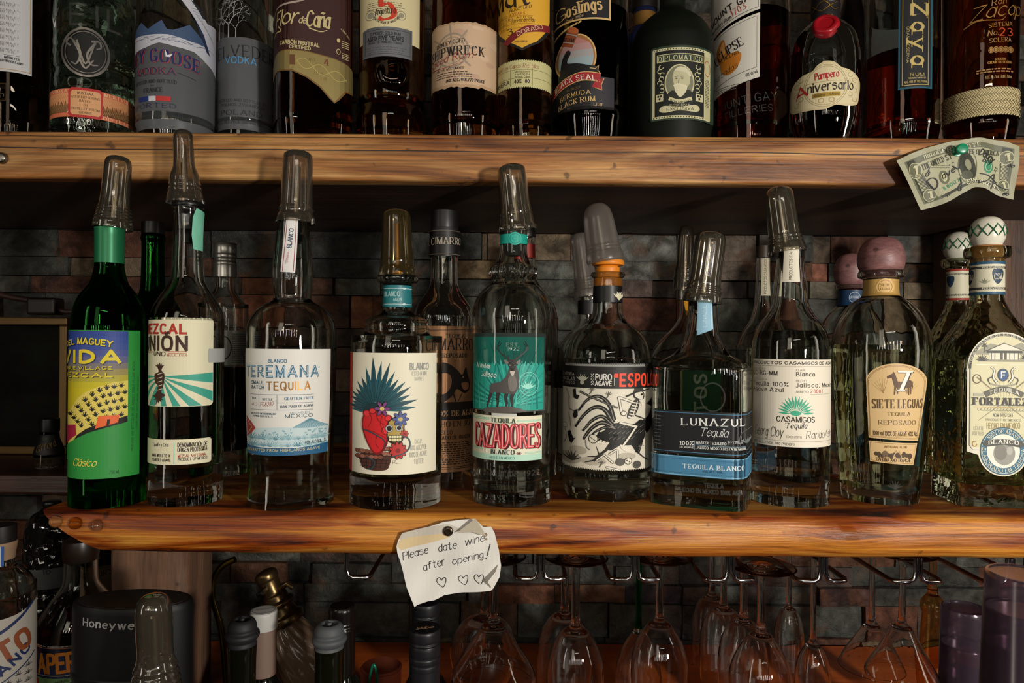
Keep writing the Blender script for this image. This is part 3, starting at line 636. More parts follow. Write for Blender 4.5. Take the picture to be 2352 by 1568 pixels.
# ------------------------------------------------------------------ middle shelf, front row
def agave(d, cx, cy, R, n, a0, a1, col, lay=2, w=.16, ky=1.0):
    for i in range(n):
        a = math.radians(a0 + (a1 - a0) * i / max(1, n - 1)); c, s_ = math.cos(a), -math.sin(a) * ky
        r = R * (1 - .12 * (i % 2)); px, py = -s_, c
        d.poly([(cx + px * R * w * .35, cy + py * R * w * .35), (cx + c * r * .5 + px * R * w * .55, cy + s_ * r * .5 + py * R * w * .55), (cx + c * r, cy + s_ * r), (cx + c * r * .5 - px * R * w * .55, cy + s_ * r * .5 - py * R * w * .55), (cx - px * R * w * .35, cy - py * R * w * .35)], col, lay)
def vida():
    b = Bot('mezcal_bottle', 'green glass mezcal bottle with yellow and blue sky label, leftmost tall bottle on the slab', 250,
            [(80, None), (89, 1160), (90, 1145), (90, 790), (88, 750), (83, 712), (70, 682), (46, 652), (37, 622), (35, 600), (35, 530), (36, 527), (36, 520)], Z_M, yf=1172)
    b.glass(GLG); b.liquid(860, GLG); b.band('neck_foil', 522, 604, M('1d6b45', .35, .3))
    d = b.decal(930)
    d.rect(150, 760, 322, 1100, '29893a')
    sky = ['26408c', '2a4590', '33498f', '444f8c', '5a5c86', '76706e', '92854e', 'aca034', 'c0b222', 'c6b61e']
    for i, c in enumerate(sky): d.rect(150, 762 + i * 14.5, 294.6, 762 + (i + 1) * 14.5 + 1, c, 1)
    d.rect(150, 905, 294.6, 990, 'c6b61e', 1)
    d.poly([(156, 960), (166, 938), (180, 915), (200, 900), (230, 888), (262, 880), (294.6, 876), (294.6, 965), (240, 985), (200, 998), (160, 1030)], 'd8c45c', 2)
    rnd = random.Random(2)
    for r_ in range(6):
        for k in range(9):
            x = 164 + k * 16.5 + (r_ % 2) * 8; top = 888 + 70 * max(0, (250 - x) / 95) ** 1.6 - max(0, x - 250) * .15; y = top + r_ * 17 + 3
            if x > 290 or y > 978 + (230 - x) * .25: continue
            for a in (20, 55, 90, 125, 160): 
                q = math.radians(a + rnd.uniform(-10, 10)); d.line([(x, y + 3), (x + 8 * math.cos(q), y + 2 - 9 * math.sin(q))], 3.2, '1a1c18', 3, .3)
            d.ell(x, y + 2, 4, 3.4, '1a1c18', 3, 10)
    d.poly([(180, 1000), (200, 985), (240, 970), (294, 958), (294, 972), (200, 1002), (165, 1025)], '141612', 4)
    d.poly([(228, 956), (276, 955), (272, 972), (220, 985)], 'e0622c', 5); d.poly([(248, 964), (254, 964), (253, 976), (246, 978)], '181410', 6)
    d.poly([(150, 980), (176, 976), (178, 1000), (150, 1028)], 'a0203c', 5)
    d.poly([(150, 1032), (175, 1010), (205, 994), (250, 982), (294.6, 972), (294.6, 1060), (150, 1060)], '29893a', 6)
    yl = 'd9c52a'; sh = '1c2448'
    for dx, dy, c, l in ((1.6, 1.6, sh, 7), (0, 0, yl, 8)):
        d.text('DEL', 156 + dx, 797 + dy, 173 + dx, 792 + dy, 11, c, 'b', 0, l); d.text('MAGUEY', 180 + dx, 791 + dy, 257 + dx, 798 + dy, 13, c, 'b', 2, l)
        d.text('VIDA', 149 + dx, 833 + dy, 274 + dx, 833 + dy, 25, c, 'x', 0, l); d.text('SINGLE VILLAGE', 148 + dx, 850 + dy, 257 + dx, 850 + dy, 7, c, 'b', 0, l)
        d.text('MEZCAL', 148 + dx, 867 + dy, 258 + dx, 867 + dy, 9, c, 'x', 0, l)
    d.text('Clásico', 172, 1069, 222, 1071, 16, 'd8cc50', 'H', 0, 8, .14); d.text('750 ML', 253, 1090, 277, 1090, 8, '1c5a2a', 't', 0, 8)
    d.text('PRODUCED AND BOTTLED BY: DEL MAGUEY, SINGLE VILLAGE MEZCAL', 306, 1042, 309, 830, 5, '14461f', 't', 0, 8)
    d.text('CARRETERA TEOTITLAN DEL VALLE KM 2', 315, 990, 318, 870, 4, '14461f', 't', 0, 8)
    d.build('front_label', b.root)
    b.cap((256, 527), (270, 357), 48, 34, CAPC)
vida()
def union():
    b = Bot('mezcal_bottle', 'clear mezcal bottle with cream label of green rays and mint tape on its neck', 430,
            [(80, None), (86, 1158), (87, 1140), (87, 770), (87, 738), (80, 710), (64, 682), (48, 660), (40, 640), (37, 600), (35, 540), (36, 500), (38, 486), (38, 480)], Z_M, yf=1167)
    b.glass(GL); b.liquid(830, WATER)
    d = b.decal(880); cr = 'd9d3b4'; br = '3a1f16'; gr = '3a9a86'
    d.rrect(322, 731, 490, 935, 9, cr, 0)
    ox, oy = 372, 866
    for a0, a1 in ((-4, 8), (17, 27), (36, 47), (57, 69), (80, 91), (102, 112), (122, 133), (146, 158), (170, 182)):
        p = [(ox, oy)]
        for a in (a0, a1):
            q = math.radians(a); t = min((489 - ox) / max(1e-3, math.cos(q)) if math.cos(q) > 0 else 9e9, (934 - oy) / max(1e-3, math.sin(q)) if math.sin(q) > 0 else 9e9, (324 - ox) / min(-1e-3, math.cos(q)) if math.cos(q) < 0 else 9e9); p.append((ox + t * math.cos(q), oy + t * math.sin(q)))
        d.poly(p, gr, 1)
    d.text('MEZCAL', 337, 767, 427, 767, 20, 'a82a20', 'x', 0, 3, .26); d.text('UNIÓN', 337, 805, 428, 805, 30, br, 'x', 0, 3, .22); d.text('UNO', 355, 818, 380, 819, 9, br, 'b', 0, 3)
    for y in (810, 814): d.rect(386, y - 2, 429, y - 1, 'a82a20', 2); d.rect(334, y - 2, 351, y - 1, 'a82a20', 2)
    d.text('MEZCAL JOVEN', 385, 820, 429, 820, 6, 'a82a20', 't', 0, 3)
    d.spoly([(362, 842), (366, 855), (357, 862), (358, 880), (364, 888), (360, 905), (354, 912), (362, 918), (359, 931), (366, 922), (374, 915), (381, 908), (372, 902), (377, 885), (379, 862), (372, 852), (377, 840), (369, 845)], br, 3)
    for k in range(5): d.line([(362, 862 + k * 9), (374, 858 + k * 9)], 1.3, cr, 4)
    agave(d, 368, 846, 12, 5, 30, 150, br, 3, .3); agave(d, 366, 916, 12, 5, 200, 340, br, 3, .3)
    d.build('front_label', b.root)
    d = b.decal(1040); d.rrect(322, 1010, 487, 1068, 6, cr, 0)
    d.text('DENOMINACIÓN DE', 410, 1027, 477, 1028, 9, '2c2018', 'b', 0, 2); d.text('ORIGEN PROTEGIDA', 410, 1038, 477, 1039, 9, '2c2018', 'b', 0, 2)
    d.text('MEZCAL ARTESANAL', 411, 1051, 477, 1051, 6, '9a2a20', 'c', 0, 2); d.text('PRODUCT OF MEXICO', 411, 1059, 477, 1059, 6, '2c2018', 'c', 0, 2)
    d.rect(401, 1016, 402.2, 1066, '3a9a86', 1); d.text('Espadín y Cirial', 354, 1026, 389, 1026, 7, '2c2018', 's', 0, 2); d.text('MADE WITH 8 TO 14', 353, 1050, 393, 1050, 6, '2c2018', 'b', 0, 2); d.text('YEAR OLD AGAVE', 353, 1060, 393, 1060, 6, '2c2018', 'b', 0, 2)
    d.build('lower_label', b.root)
    d = b.decal(818); d.rrect(478, 802, 516, 835, 3, 'a9aba8', 3); d.build('side_sticker', b.root)
    d = b.decal(530, .0015, follow=True, off=.0006); d.poly([(440, 500), (447, 478), (465, 486), (462, 575), (442, 573), (438, 540)], '6fb59c', 0); d.build('mint_tape', b.root)
    b.lathe('pourer_stopper', [(31, 486), (31, 478), (36, 477), (36, 468), (24, 466), (18, 455)], BLACKP)
    b.lathe('pourer_plug', [(14, 560), (16, 535), (24, 530), (24, 515), (26, 512), (26, 498), (28, 490), (28, 484)], BLACKP)
    b.cap((424, 469), (416, 300), 46, 24, CAPM, [(0, 46), (.02, 46.5), (.10, 43), (.16, 40), (.18, 41), (.21, 38), (.24, 39), (.28, 36.5), (.34, 36), (.40, 33), (.48, 27), (.56, 25), (.7, 24), (.9, 23), (.96, 19), (.99, 11), (1, .1)])
union()
def teremana():
    b = Bot('tequila_bottle', 'tall shouldered clear tequila bottle with white label showing a blue volcano', 671,
            [(90, None), (99, 1160), (100, 1148), (97, 1100), (97, 1062), (102, 950), (104, 850), (104, 790), (102, 748), (90, 723), (72, 706), (50, 695), (44, 685), (46, 660), (47, 620), (42, 565), (37, 515), (36, 505), (37, 498)], Z_M, yf=1176)
    b.glass(GL, .0032); 
    d = b.decal(930, follow=True, dz=.006); bl = '2c6484'; gd = M('9a6c34', .4, .6); dk = '2e4a58'
    d.rect(560, 803, 758, 1048, 'd6d4ce', 0)
    d.text('BLANCO', 618, 834, 659, 834, 7, bl, 'b'); d.text('TEREMANA', 570, 867, 730, 866, 24, bl, 'x', 0, 2, .20); d.text('TEREMANA', 570, 867, 730, 866, 24, 'b9cdd4', 't', 0, 3, .05); d.ell(732, 845, 1.5, 1.5, bl)
    d.text('SMALL', 581, 884, 607, 884, 7, dk, 'b'); d.text('BATCH', 581, 895, 608, 895, 7, dk, 'b'); d.text('TEQUILA', 615, 897, 712, 896, 18, gd, 'x', 0, 2, .17)
    for y in (908, 943): d.rect(577, y - .5, 721, y + .6, '6a757a', 1)
    d.rect(638, 926, 721, 927, '6a757a', 1); d.rect(596, 908, 597, 943, '6a757a', 1); d.rect(637, 908, 638, 943, '6a757a', 1)
    d.text('BOTTLE', 605, 921, 627, 921, 4.5, dk, 'R'); d.text('DIA', 582, 919, 590, 919, 4.5, dk, 'R'); d.text('FC8287', 600, 935, 630, 933, 9, '9a4a4a', 'h', 0, 2); d.text('40', 580, 935, 592, 934, 7, '9a4a4a', 'h')
    d.text('GLUTEN FREE', 655, 920, 721, 919, 6, bl, 'R'); d.text('100% PURO DE AGAVE', 644, 938, 721, 936, 5, dk, 'R')
    d.text('DISTILLED IN HANDMADE', 579, 954, 635, 954, 4, dk, 'R'); d.text('COPPER POT STILLS', 583, 960, 627, 960, 4, dk, 'R'); d.text('HECHO EN', 668, 952, 712, 951, 4, bl, 's'); d.text('MEXICO', 657, 961, 719, 960, 7.5, dk, 'c')
    # volcano and agave field
    d.poly([(668, 986), (690, 975), (710, 964), (718, 963), (735, 974), (757, 982), (757, 990), (668, 990)], '8fb0bb', 1)
    for k in range(14): d.line([(714, 964), (674 + k * 6.2, 985)], 1, '55808f', 2)
    d.poly([(580, 988), (610, 984), (650, 982), (700, 986), (757, 984), (757, 1030), (567, 1028), (570, 1000)], 'b9cbcf', 1)
    rnd = random.Random(5)
    for k in range(26):
        x = 578 + (k % 13) * 14 + rnd.uniform(-3, 3); y = 1012 + (k // 13) * 16; agave(d, x, y, rnd.uniform(12, 20), 7, 20, 160, rnd.choice(['5d8c99', '7fa7b1', '4d7c8b', '93b6bd']), 2, .10)
    for k in range(30): d.ell(580 + rnd.uniform(0, 170), 990 + rnd.uniform(0, 14), 3, 1.8, '7ea3ad', 2, 8)
    d.poly([(568, 960), (578, 972), (588, 986), (578, 1000), (568, 1010)], 'a03a34', 2); d.line([(570, 968), (580, 985), (570, 1002)], 1.5, 'd6d4ce', 3)
    d.poly([(560, 1026), (600, 1030), (680, 1031), (757, 1025), (757, 1048), (560, 1048)], '235a80', 3); d.text('HANDCRAFTED FROM HIGHLANDS AGAVE', 568, 1040, 738, 1037, 5.5, 'cbbd8c', 'c', 0, 5)
    d.text('40% ALC/VOL', 703, 1023, 742, 1022, 7, '2e3a40', 'c', 0, 4); d.text('1L', 747, 1021, 753, 1021, 7, '2e3a40', 'c', 0, 4)
    d.build('front_label', b.root)
    d = b.decal(570, .0015, follow=True, dz=.006); d.poly([(653, 500), (684, 500), (681, 560), (676, 628), (646, 626), (649, 560)], 'd4d2cf', 0)
    for x0, x1 in ((656, 650), (680, 672)): d.line([(x0, 500), (x1, 625)], 1.6, '8a3040', 1)
    d.text('BLANCO', 667, 571, 672, 527, 9, '2a3c50', 'b'); d.text('TEREMANA', 660, 608, 663, 580, 4, 'a05058', 's'); d.build('neck_strip', b.root)
    b.lathe('pourer_plug', [(18, 560), (24, 540), (26, 520), (29, 512), (30, 500)], BLACKP)
    b.cap((677, 514), (682, 347), 46, 36, CAPM, [(0, 46), (.015, 47), (.10, 44), (.13, 41), (.17, 41), (.19, 42), (.22, 39), (.27, 38.5), (.32, 38), (.6, 36), (.9, 34.5), (.96, 30), (.99, 20), (1, .1)])
teremana()
def heart():
    b = Bot('tequila_bottle', 'clear tequila bottle with cream label of a red heart under teal agave leaves', 912,
            [(92, None), (103, 1164), (105, 1150), (105, 800), (103, 788), (97, 780), (80, 771), (75, 762), (75, 748), (73, 740), (64, 732), (42, 724), (34, 714), (33, 690), (33, 655), (46, 650, 'c'), (48.5, 643), (47, 636, 'c'), (38, 634)], Z_M, yf=1174)
    b.glass(GL); b.liquid(926, PALE); b.band('neck_label', 656, 706, M('1d6a70', .45), .0003)
    d = b.decal(680, .0015, off=.0005)
    for y in (663, 699): d.rect(882, y, 948, y + 1.2, 'b9c8c4', 1); d.ell(927, y + .5, 4, 2.2, 'b9c8c4', 1, 10)
    d.text('BLANCO', 884, 681, 917, 681, 10, '8fb4b2', 'b'); d.text('AGAVE', 903, 692, 922, 692, 6, '8fb4b2', 'b'); d.build('neck_print', b.root)
    d = b.decal(950); cr = 'd9d3bd'; d.rect(800, 812, 1003, 1092, cr, 0); d.rect(800, 812, 811, 1092, 'a03028', 1)
    tl = '17454f'; tl2 = '123038'; cx, cy = 862, 944
    for i in range(19):
        a = math.radians(4 + i * 9.8); R = (118 if abs(a - 1.57) < .35 else 96) * (1 + .06 * math.sin(i * 2.3)); c, s_ = math.cos(a), -math.sin(a)
        if c < 0: R *= 1 - .42 * (-c)
        px, py = -s_, c; W = 6.2
        d.poly([(cx + c * 18 + px * 2, cy + s_ * 18 + py * 2), (cx + c * R * .55 + px * W, cy + s_ * R * .55 + py * W), (cx + c * R * .75 + px * W * .7, cy + s_ * R * .75 + py * W * .7), (cx + c * R, cy + s_ * R), (cx + c * R * .75 - px * W * .7, cy + s_ * R * .75 - py * W * .7), (cx + c * R * .55 - px * W, cy + s_ * R * .55 - py * W), (cx + c * 18 - px * 2, cy + s_ * 18 - py * 2)], tl if i % 2 else '1d545e', 1 + (i % 2))
        d.line([(cx + c * 20, cy + s_ * 20), (cx + c * R * .9, cy + s_ * R * .9)], 1.6, tl2, 3, .3)
    d.ell(860, 946, 24, 20, tl2, 2, 24)
    bk = '241512'
    d.spoly([(828, 1048), (852, 1040), (880, 1040), (900, 1048), (898, 1066), (890, 1080), (862, 1083), (838, 1078), (830, 1064)], '4a2a20', 3)
    for k in range(6): d.line([(832 + k * 12, 1052), (836 + k * 10, 1078)], 1.4, bk, 4)
    for k in range(3): d.line([(830, 1058 + k * 8), (896, 1058 + k * 8)], 1.2, bk, 4)
    rnd = random.Random(9)
    for k in range(16): x = 826 + (k % 8) * 10; y = 1040 + (k // 8) * 12 - (k % 8 > 5) * 8; d.ell(x, y, 7, 5.6, bk, 5, 14); d.ell(x, y - .6, 5.6, 4.3, rnd.choice(['8a5140', '7a4636', '95604c']), 6, 14)
    rd = 'c41d22'; dr = '7c0f14'
    d.spoly([(834, 972), (838, 955), (848, 947), (868, 946), (884, 952), (900, 956), (904, 972), (896, 1000), (890, 1025), (876, 1044), (860, 1042), (845, 1018), (836, 992)], dr, 7)
    d.spoly([(837, 972), (842, 957), (850, 950), (866, 949), (882, 955), (897, 959), (900, 972), (892, 1000), (886, 1022), (874, 1039), (861, 1038), (848, 1016), (839, 992)], rd, 8)
    for p in ([(850, 950), (856, 965), (848, 985)], [(866, 949), (872, 968), (890, 980)], [(846, 990), (866, 996), (892, 1012), (884, 1036)], [(868, 1000), (866, 1020), (874, 1032)], [(880, 956), (876, 975), (884, 995)]): d.line(p, 2, dr, 9, .5, True)
    for x, y, r in ((845, 952, 9), (858, 946, 8), (893, 962, 8), (889, 990, 11)): d.ell(x, y, r, r * .9, dr, 8, 16); d.ell(x, y, r - 2, r * .9 - 2, 'd63034', 9, 16)
    d.spoly([(893, 968), (912, 958), (928, 966), (930, 990), (924, 1018), (902, 1020), (890, 1006), (892, 985)], bk, 9); d.spoly([(896, 970), (912, 961), (925, 968), (927, 990), (921, 1014), (904, 1016), (893, 1004), (895, 985)], 'a8904a', 10)
    for x, y, r in ((896, 985, 9), (918, 984, 8)): d.ell(x, y, r, r, bk, 11, 18); d.ring(x, y, r - 2, r - 2, 2.4, 'a9adb0', 12, 0, 360, 20)
    d.rrect(894, 1000, 925, 1015, 3, bk, 11); 
    for k in range(5): d.rect(896 + k * 5.6, 1001.5, 900.8 + k * 5.6, 1006.6, 'ddd6a8', 12); d.rect(896 + k * 5.6, 1008, 900.8 + k * 5.6, 1013.2, 'ddd6a8', 12)
    def flower(x, y, R, c1, c2, n=7):
        for k in range(n): a = 2 * math.pi * k / n; d.ell(x + R * .62 * math.cos(a), y + R * .62 * math.sin(a), R * .5, R * .27, bk, 12, 12, a); d.ell(x + R * .62 * math.cos(a), y + R * .62 * math.sin(a), R * .42, R * .2, c1, 13, 12, a)
        d.ell(x, y, R * .3, R * .28, c2, 14, 12)
    flower(880, 940, 17, '7a3f78', 'c9b76a', 6); flower(921, 964, 17, '4a568c', 'b8a860', 8); flower(916, 1036, 19, 'b0302c', '7a1c1c', 11); flower(930, 998, 9, 'b0302c', '7a1c1c', 8)
    d.line([(924, 1002), (940, 1010), (942, 1028), (930, 1042), (902, 1050)], 3, '2a4a50', 14, .8, True); d.line([(838, 988), (866, 1000), (886, 1014), (884, 1032)], 3, '25404a', 14, .7, True); d.line([(846, 1052), (864, 1062), (858, 1078), (848, 1080)], 3, '25404a', 14, 1, True)
    d.text('BLANCO', 942, 850, 984, 850, 14, '8f908a', 'c', 0, 2, .19); d.text('RESTED IN WINE', 945, 864, 981, 864, 9, 'a9a89e', 'c'); d.text('BARRELS', 953, 876, 973, 876, 8, 'b0afa4', 'c')
    d.text('D.O.P.', 955, 1022, 971, 1022, 9, 'aaa99f', 'c'); d.text('40% ALC/VOL', 943, 1037, 981, 1037, 11, 'a3a298', 'c'); d.text('100% DE AGAVE', 942, 1053, 982, 1052, 11, '9f9e94', 'c'); d.text('1 LITER', 953, 1069, 974, 1069, 11, 'a3a298', 'c')
    d.text('R', 904, 1067, 911, 1065, 7, bk, 'h'); d.line([(911, 1066), (923, 1065)], .7, bk, 3)
    d.build('front_label', b.root)
    b.lathe('pourer_plug', [(20, 690), (26, 660), (28, 640), (28, 632)], BLACKP)
    b.cap((912, 634), (908, 482), 43, 34, CAPB, [(0, 43), (.02, 43.5), (.12, 41), (.14, 39.5), (.2, 39), (.22, 39.6), (.26, 38.6), (.6, 35), (.88, 32.5), (.95, 29), (.985, 19), (1, .1)])
heart()
def cazadores():
    b = Bot('tequila_bottle', 'clear tequila bottle with teal stag label and a ribbed bulging neck', 1178,
            [(80, None), (88, 1158), (89, 1140), (88, 1000), (90, 860), (93, 770), (94, 735), (91, 708), (82, 683), (66, 664), (53, 655), (49, 648), (45, 640), (47, 630), (46, 616), (38, 603), (32, 585), (31, 560), (31, 536), (33, 530)], Z_M, yf=1168)
    b.glass(GL, .003); b.liquid(946, WATER)
    kn = []
    for k in range(12):   # knuckles round the neck
        a = 2 * math.pi * k / 12; r = b.r(b.z(627)); z = b.z(627); q = [(r * math.cos(a) * m, r * math.sin(a) * m, b.z(y)) for y, m in ((612, .86), (620, 1.0), (628, 1.03), (636, 1.0), (643, .95))]
        kn.append(tube('neck_knuckle', q, [.001, .0032, .0038, .0030, .001], GL, b.root, 8))
    join(kn, 'knuckled_ring', b.root)
    d = b.decal(855); tl = '1d9484'; lt = '37ac9a'; dt = '0f6c66'
    d.rect(1086, 766, 1252, 947, '44524f', 0); d.rect(1086, 775, 1249, 944, tl, 1)
    rnd = random.Random(3)
    for i in range(34):
        a = math.radians(4 + i * 5.2); R = rnd.uniform(80, 190); x1, y1 = 1174 + R * math.cos(a), 932 - R * math.sin(a)
        if x1 > 1248: t = (1248 - 1174) / (x1 - 1174); x1, y1 = 1248, 932 + (y1 - 932) * t
        if x1 < 1088: t = (1088 - 1174) / (x1 - 1174); x1, y1 = 1088, 932 + (y1 - 932) * t
        if y1 < 777: t = (777 - 932) / (y1 - 932); y1 = 777; x1 = 1174 + (x1 - 1174) * t
        d.line([(1174, 932), (x1, y1)], 6, lt if i % 2 else dt, 2, .1)
    for k in range(12): x0 = 1092 + k * 13; d.line([(x0, 942), (x0 + rnd.uniform(-12, 12), 850 + rnd.uniform(-40, 20))], 5, rnd.choice([lt, dt, tl]), 3, .1)
    st = '4a4644'; sd = '2a2827'; sl = '6c6762'
    d.spoly([(1130, 884), (1150, 878), (1164, 864), (1169, 850), (1174, 842), (1186, 842), (1191, 858), (1193, 880), (1188, 900), (1178, 906), (1150, 904), (1136, 902), (1127, 896)], st, 5)
    for p in ([(1133, 890), (1128, 910), (1124, 925), (1121, 938)], [(1147, 900), (1144, 915), (1145, 927), (1143, 938)], [(1166, 900), (1163, 915), (1165, 928), (1164, 938)], [(1180, 902), (1176, 916), (1178, 930), (1176, 938)]): d.line(p, 10, sd, 4, .35, True)
    d.line([(1136, 888), (1130, 905)], 10, st, 5); d.spoly([(1168, 872), (1180, 860), (1188, 880), (1184, 898), (1172, 898)], sl, 6)
    d.spoly([(1167, 830), (1178, 826), (1188, 831), (1186, 842), (1181, 852), (1177, 854), (1173, 851), (1169, 842)], sd, 7); d.ell(1177, 851, 3.2, 2.2, '111110', 8, 10); d.ell(1172, 840, 1.4, 1, 'c8c0b0', 8, 8); d.ell(1183, 840, 1.4, 1, 'c8c0b0', 8, 8)
    d.spoly([(1158, 829), (1163, 828), (1169, 834), (1164, 838)], sl, 7); d.spoly([(1196, 829), (1191, 828), (1186, 834), (1191, 838)], sl, 7); d.spoly([(1172, 854), (1182, 854), (1180, 863), (1176, 864)], 'b9b2a6', 7)
    for sx in (-1, 1):
        d.line([(1177 + sx * 5, 828), (1177 + sx * 14, 822), (1177 + sx * 28, 810), (1177 + sx * 33, 796), (1177 + sx * 28, 784)], 3.4, sd, 7, .4, True)
        for q in ([(16, 821), (20, 808)], [(28, 810), (36, 802), (37, 794)], [(32, 798), (24, 789)], [(8, 826), (8, 815)]): d.line([(1177 + sx * q_[0], q_[1]) for q_ in q], 2.4, sd, 7, .3)
    d.spoly([(1118, 940), (1134, 938), (1160, 935), (1180, 936), (1200, 941), (1206, 948), (1120, 950)], '524d48', 6)
    wh = 'c9dcd4'
    d.text('EST.', 1164, 797, 1192, 797, 8, wh, 'R', 0, 6); d.text('1922', 1165, 806, 1192, 806, 7, wh, 'r', 0, 6); d.text('Arandas', 1097, 845, 1127, 848, 10, wh, 'k', 0, 6); d.text('Jalisco', 1108, 866, 1141, 869, 11, wh, 'k', 0, 6)
    d.ring(1215, 883, 22, 27, 1.4, '7cc4b6', 4); d.ring(1215, 883, 16, 20, 1, '7cc4b6', 4); agave(d, 1213, 894, 20, 7, 25, 155, '8fd0c2', 5, .2)
    d.rect(1131, 951, 1188, 958, 'b9bab2', 5)
    cr = 'd4cfb8'
    d.rect(1086, 957, 1246, 1060, cr, 1); d.rect(1086, 1046, 1246, 1060, 'a8cdb9', 2)
    d.text('TEQUILA', 1130, 972, 1184, 973, 10, '1c3a36', 'R', 0, 4); d.text('BLANCO', 1131, 1045, 1183, 1045, 10, '1c3a36', 'R', 0, 4); d.text('HECHO EN MÉXICO', 1128, 1056, 1184, 1056, 5, '3c8a7c', 's', 0, 5)
    for y0, y1, x0, x1 in ((962, 967, 1088, 1126), (966, 970, 1190, 1245), (1034, 1038, 1086, 1112), (1040, 1044, 1208, 1244)): d.rect(x0, y0, x1, y1, '8fc4ae', 3); d.rect(x0 + 2, (y0 + y1) / 2 - .5, x1 - 2, (y0 + y1) / 2 + .5, 'd4cfb8', 4)
    for c, ox, w, l in (('3a1016', 2, .15, 3), ('b32a34', 0, .135, 4), ('e0a8a0', .4, .03, 5)): d.text('CAZADORES', 1095 + ox, 1029 + ox * .5, 1240 + ox, 1028 + ox * .5, 51, c, 'c', 0, l, w)
    d.poly([(1120, 1044), (1117, 1040), (1120, 1034), (1123, 1040)], 'efeadb', 4); agave(d, 1194, 1045, 8, 5, 20, 160, '5c2a2c', 4, .3)
    d.build('front_label', b.root)
    d = b.decal(1095, off=.0003); d.text('DIE LOS ALTOS 1922', 1086, 1098, 1240, 1094, 11, EMB, 'b', 0, 1, .22); d.build('raised_lettering', b.root)
    b.band('neck_label', 538, 560, M('159080', .45), .0003); d = b.decal(549, .0015, off=.0006); d.ell(1181, 549, 15, 15, '1c9c8a', 1); d.ring(1181, 549, 11, 11, 1, '0d5c54', 2); d.text('C', 1176, 553, 1184, 553, 8, '0d5c54', 'r'); d.build('neck_emblem', b.root)
    b.lathe('pourer_plug', [(16, 590), (22, 570), (25, 545), (27, 532)], M('30302c', .4))
    b.cap((1188, 533), (1170, 378), 44, 33, CAPC, [(0, 44), (.01, 45), (.08, 44.5), (.095, 42), (.2, 40), (.24, 39), (.26, 39.5), (.3, 38), (.5, 35), (.88, 32.5), (.95, 28), (.985, 17), (1, .1)])
cazadores()
def espolon():
    b = Bot('tequila_bottle', 'clear tequila bottle with skeleton riding a rooster and an orange plug in its neck', 1395,
            [(58, None), (80, 1150), (96, 1132), (101, 1108), (102, 1080), (102, 850), (101, 822), (94, 792), (79, 768), (60, 752), (44, 740), (36, 724), (34, 700), (33, 660), (33, 642), (37, 638, 'c'), (40, 633), (39, 628, 'c'), (34, 627)], Z_M, yf=1156)
    b.glass(GL, .003, .012); b.liquid(1072, WATER)
    b.band('neck_band', 657, 695, M('0f0f10', .4), .0003)
    d = b.decal(675, .0015, off=.0006); agave(d, 1420, 686, 17, 7, 40, 140, 'c9c4a8', 2, .22); d.ell(1420, 685, 4, 5, 'c9c4a8', 2, 10); d.build('neck_emblem', b.root)
    d = b.decal(960); pa = 'cdc7b6'; bk = '171614'; gy = '5c5852'
    d.rect(1280, 838, 1520, 895, bk, 0); d.rect(1280, 894, 1520, 1080, pa, 0)
    d.rect(1299, 836, 1482, 843, '83837e', 0)
    rd = 'dd4427'
    d.text('"ESPOLÒN', 1414, 887, 1510, 887, 26, rd, 'x', 0, 3, .20); d.text('PURO', 1369, 874, 1405, 874, 13, 'd0cdc4', 'b', 0, 3, .17); d.text('AGAVE', 1368, 887, 1405, 887, 10, 'd0cdc4', 'b', 0, 3, .19); d.text('100%', 1365, 887, 1365, 860, 7, 'd0cdc4', 's', 0, 3); d.rect(1411, 861, 1412.2, 887, 'b8b4aa', 2)
    agave(d, 1339, 878, 18, 7, 35, 145, '9c9a88', 3, .2); d.ell(1338, 881, 4.5, 5, '9c9a88', 3, 10)
    d.text('DESTILADORA', 1282, 866, 1320, 866, 7, 'a09c92', 'c', 0, 3); d.text('SAN NICOLAS', 1285, 877, 1321, 877, 7, 'a09c92', 'c', 0, 3); d.text('PROD. JALISCO', 1286, 885, 1321, 885, 5, 'a09c92', 'c', 0, 3)
    # ground shading, hat, boots, plants
    for x, y, rx, ry, c in ((1312, 1060, 26, 14, 'a29b8a'), (1330, 1040, 20, 10, 'a8a190'), (1365, 1062, 30, 10, 'aca594'), (1440, 1050, 22, 9, 'aba493')): d.ell(x, y, rx, ry, c, 1)
    agave(d, 1316, 1066, 26, 7, 25, 155, '3c3934', 2, .14)
    d.poly([(1305, 1000), (1312, 996), (1320, 1014), (1325, 1010), (1315, 1027), (1310, 1022)], bk, 2); d.poly([(1318, 898), (1324, 896), (1325, 910), (1333, 912), (1328, 922), (1319, 918)], bk, 2); d.poly([(1320, 948), (1328, 944), (1329, 960), (1322, 968), (1318, 962)], bk, 2)
    # tail feathers
    def feather(pts, w):
        d.line(pts, w, bk, 3, .45, True); d.line(pts[:-1] + [((pts[-1][0] + pts[-2][0]) / 2, (pts[-1][1] + pts[-2][1]) / 2)], w * .18, '8a857a', 5, .3, True)
    feather([(1412, 966), (1400, 930), (1378, 912), (1352, 920), (1330, 948)], 11); feather([(1410, 972), (1390, 942), (1366, 938), (1342, 958), (1324, 986)], 12)
    feather([(1410, 978), (1385, 958), (1362, 968), (1348, 985), (1340, 994)], 10); feather([(1412, 982), (1385, 972), (1362, 985), (1345, 1008), (1343, 1014)], 12); feather([(1415, 985), (1395, 982), (1375, 990), (1362, 1000)], 9)
    # rooster body and legs
    d.spoly([(1404, 975), (1430, 972), (1455, 976), (1474, 966), (1482, 990), (1480, 1012), (1466, 1022), (1438, 1024), (1412, 1018), (1384, 1012), (1376, 1000), (1392, 988)], bk, 4)
    for k in range(22): x = 1400 + (k % 8) * 10; y = 984 + (k // 8) * 13; d.line([(x, y), (x + 9, y - 7)], 1.2, '8a857a', 6, .2)
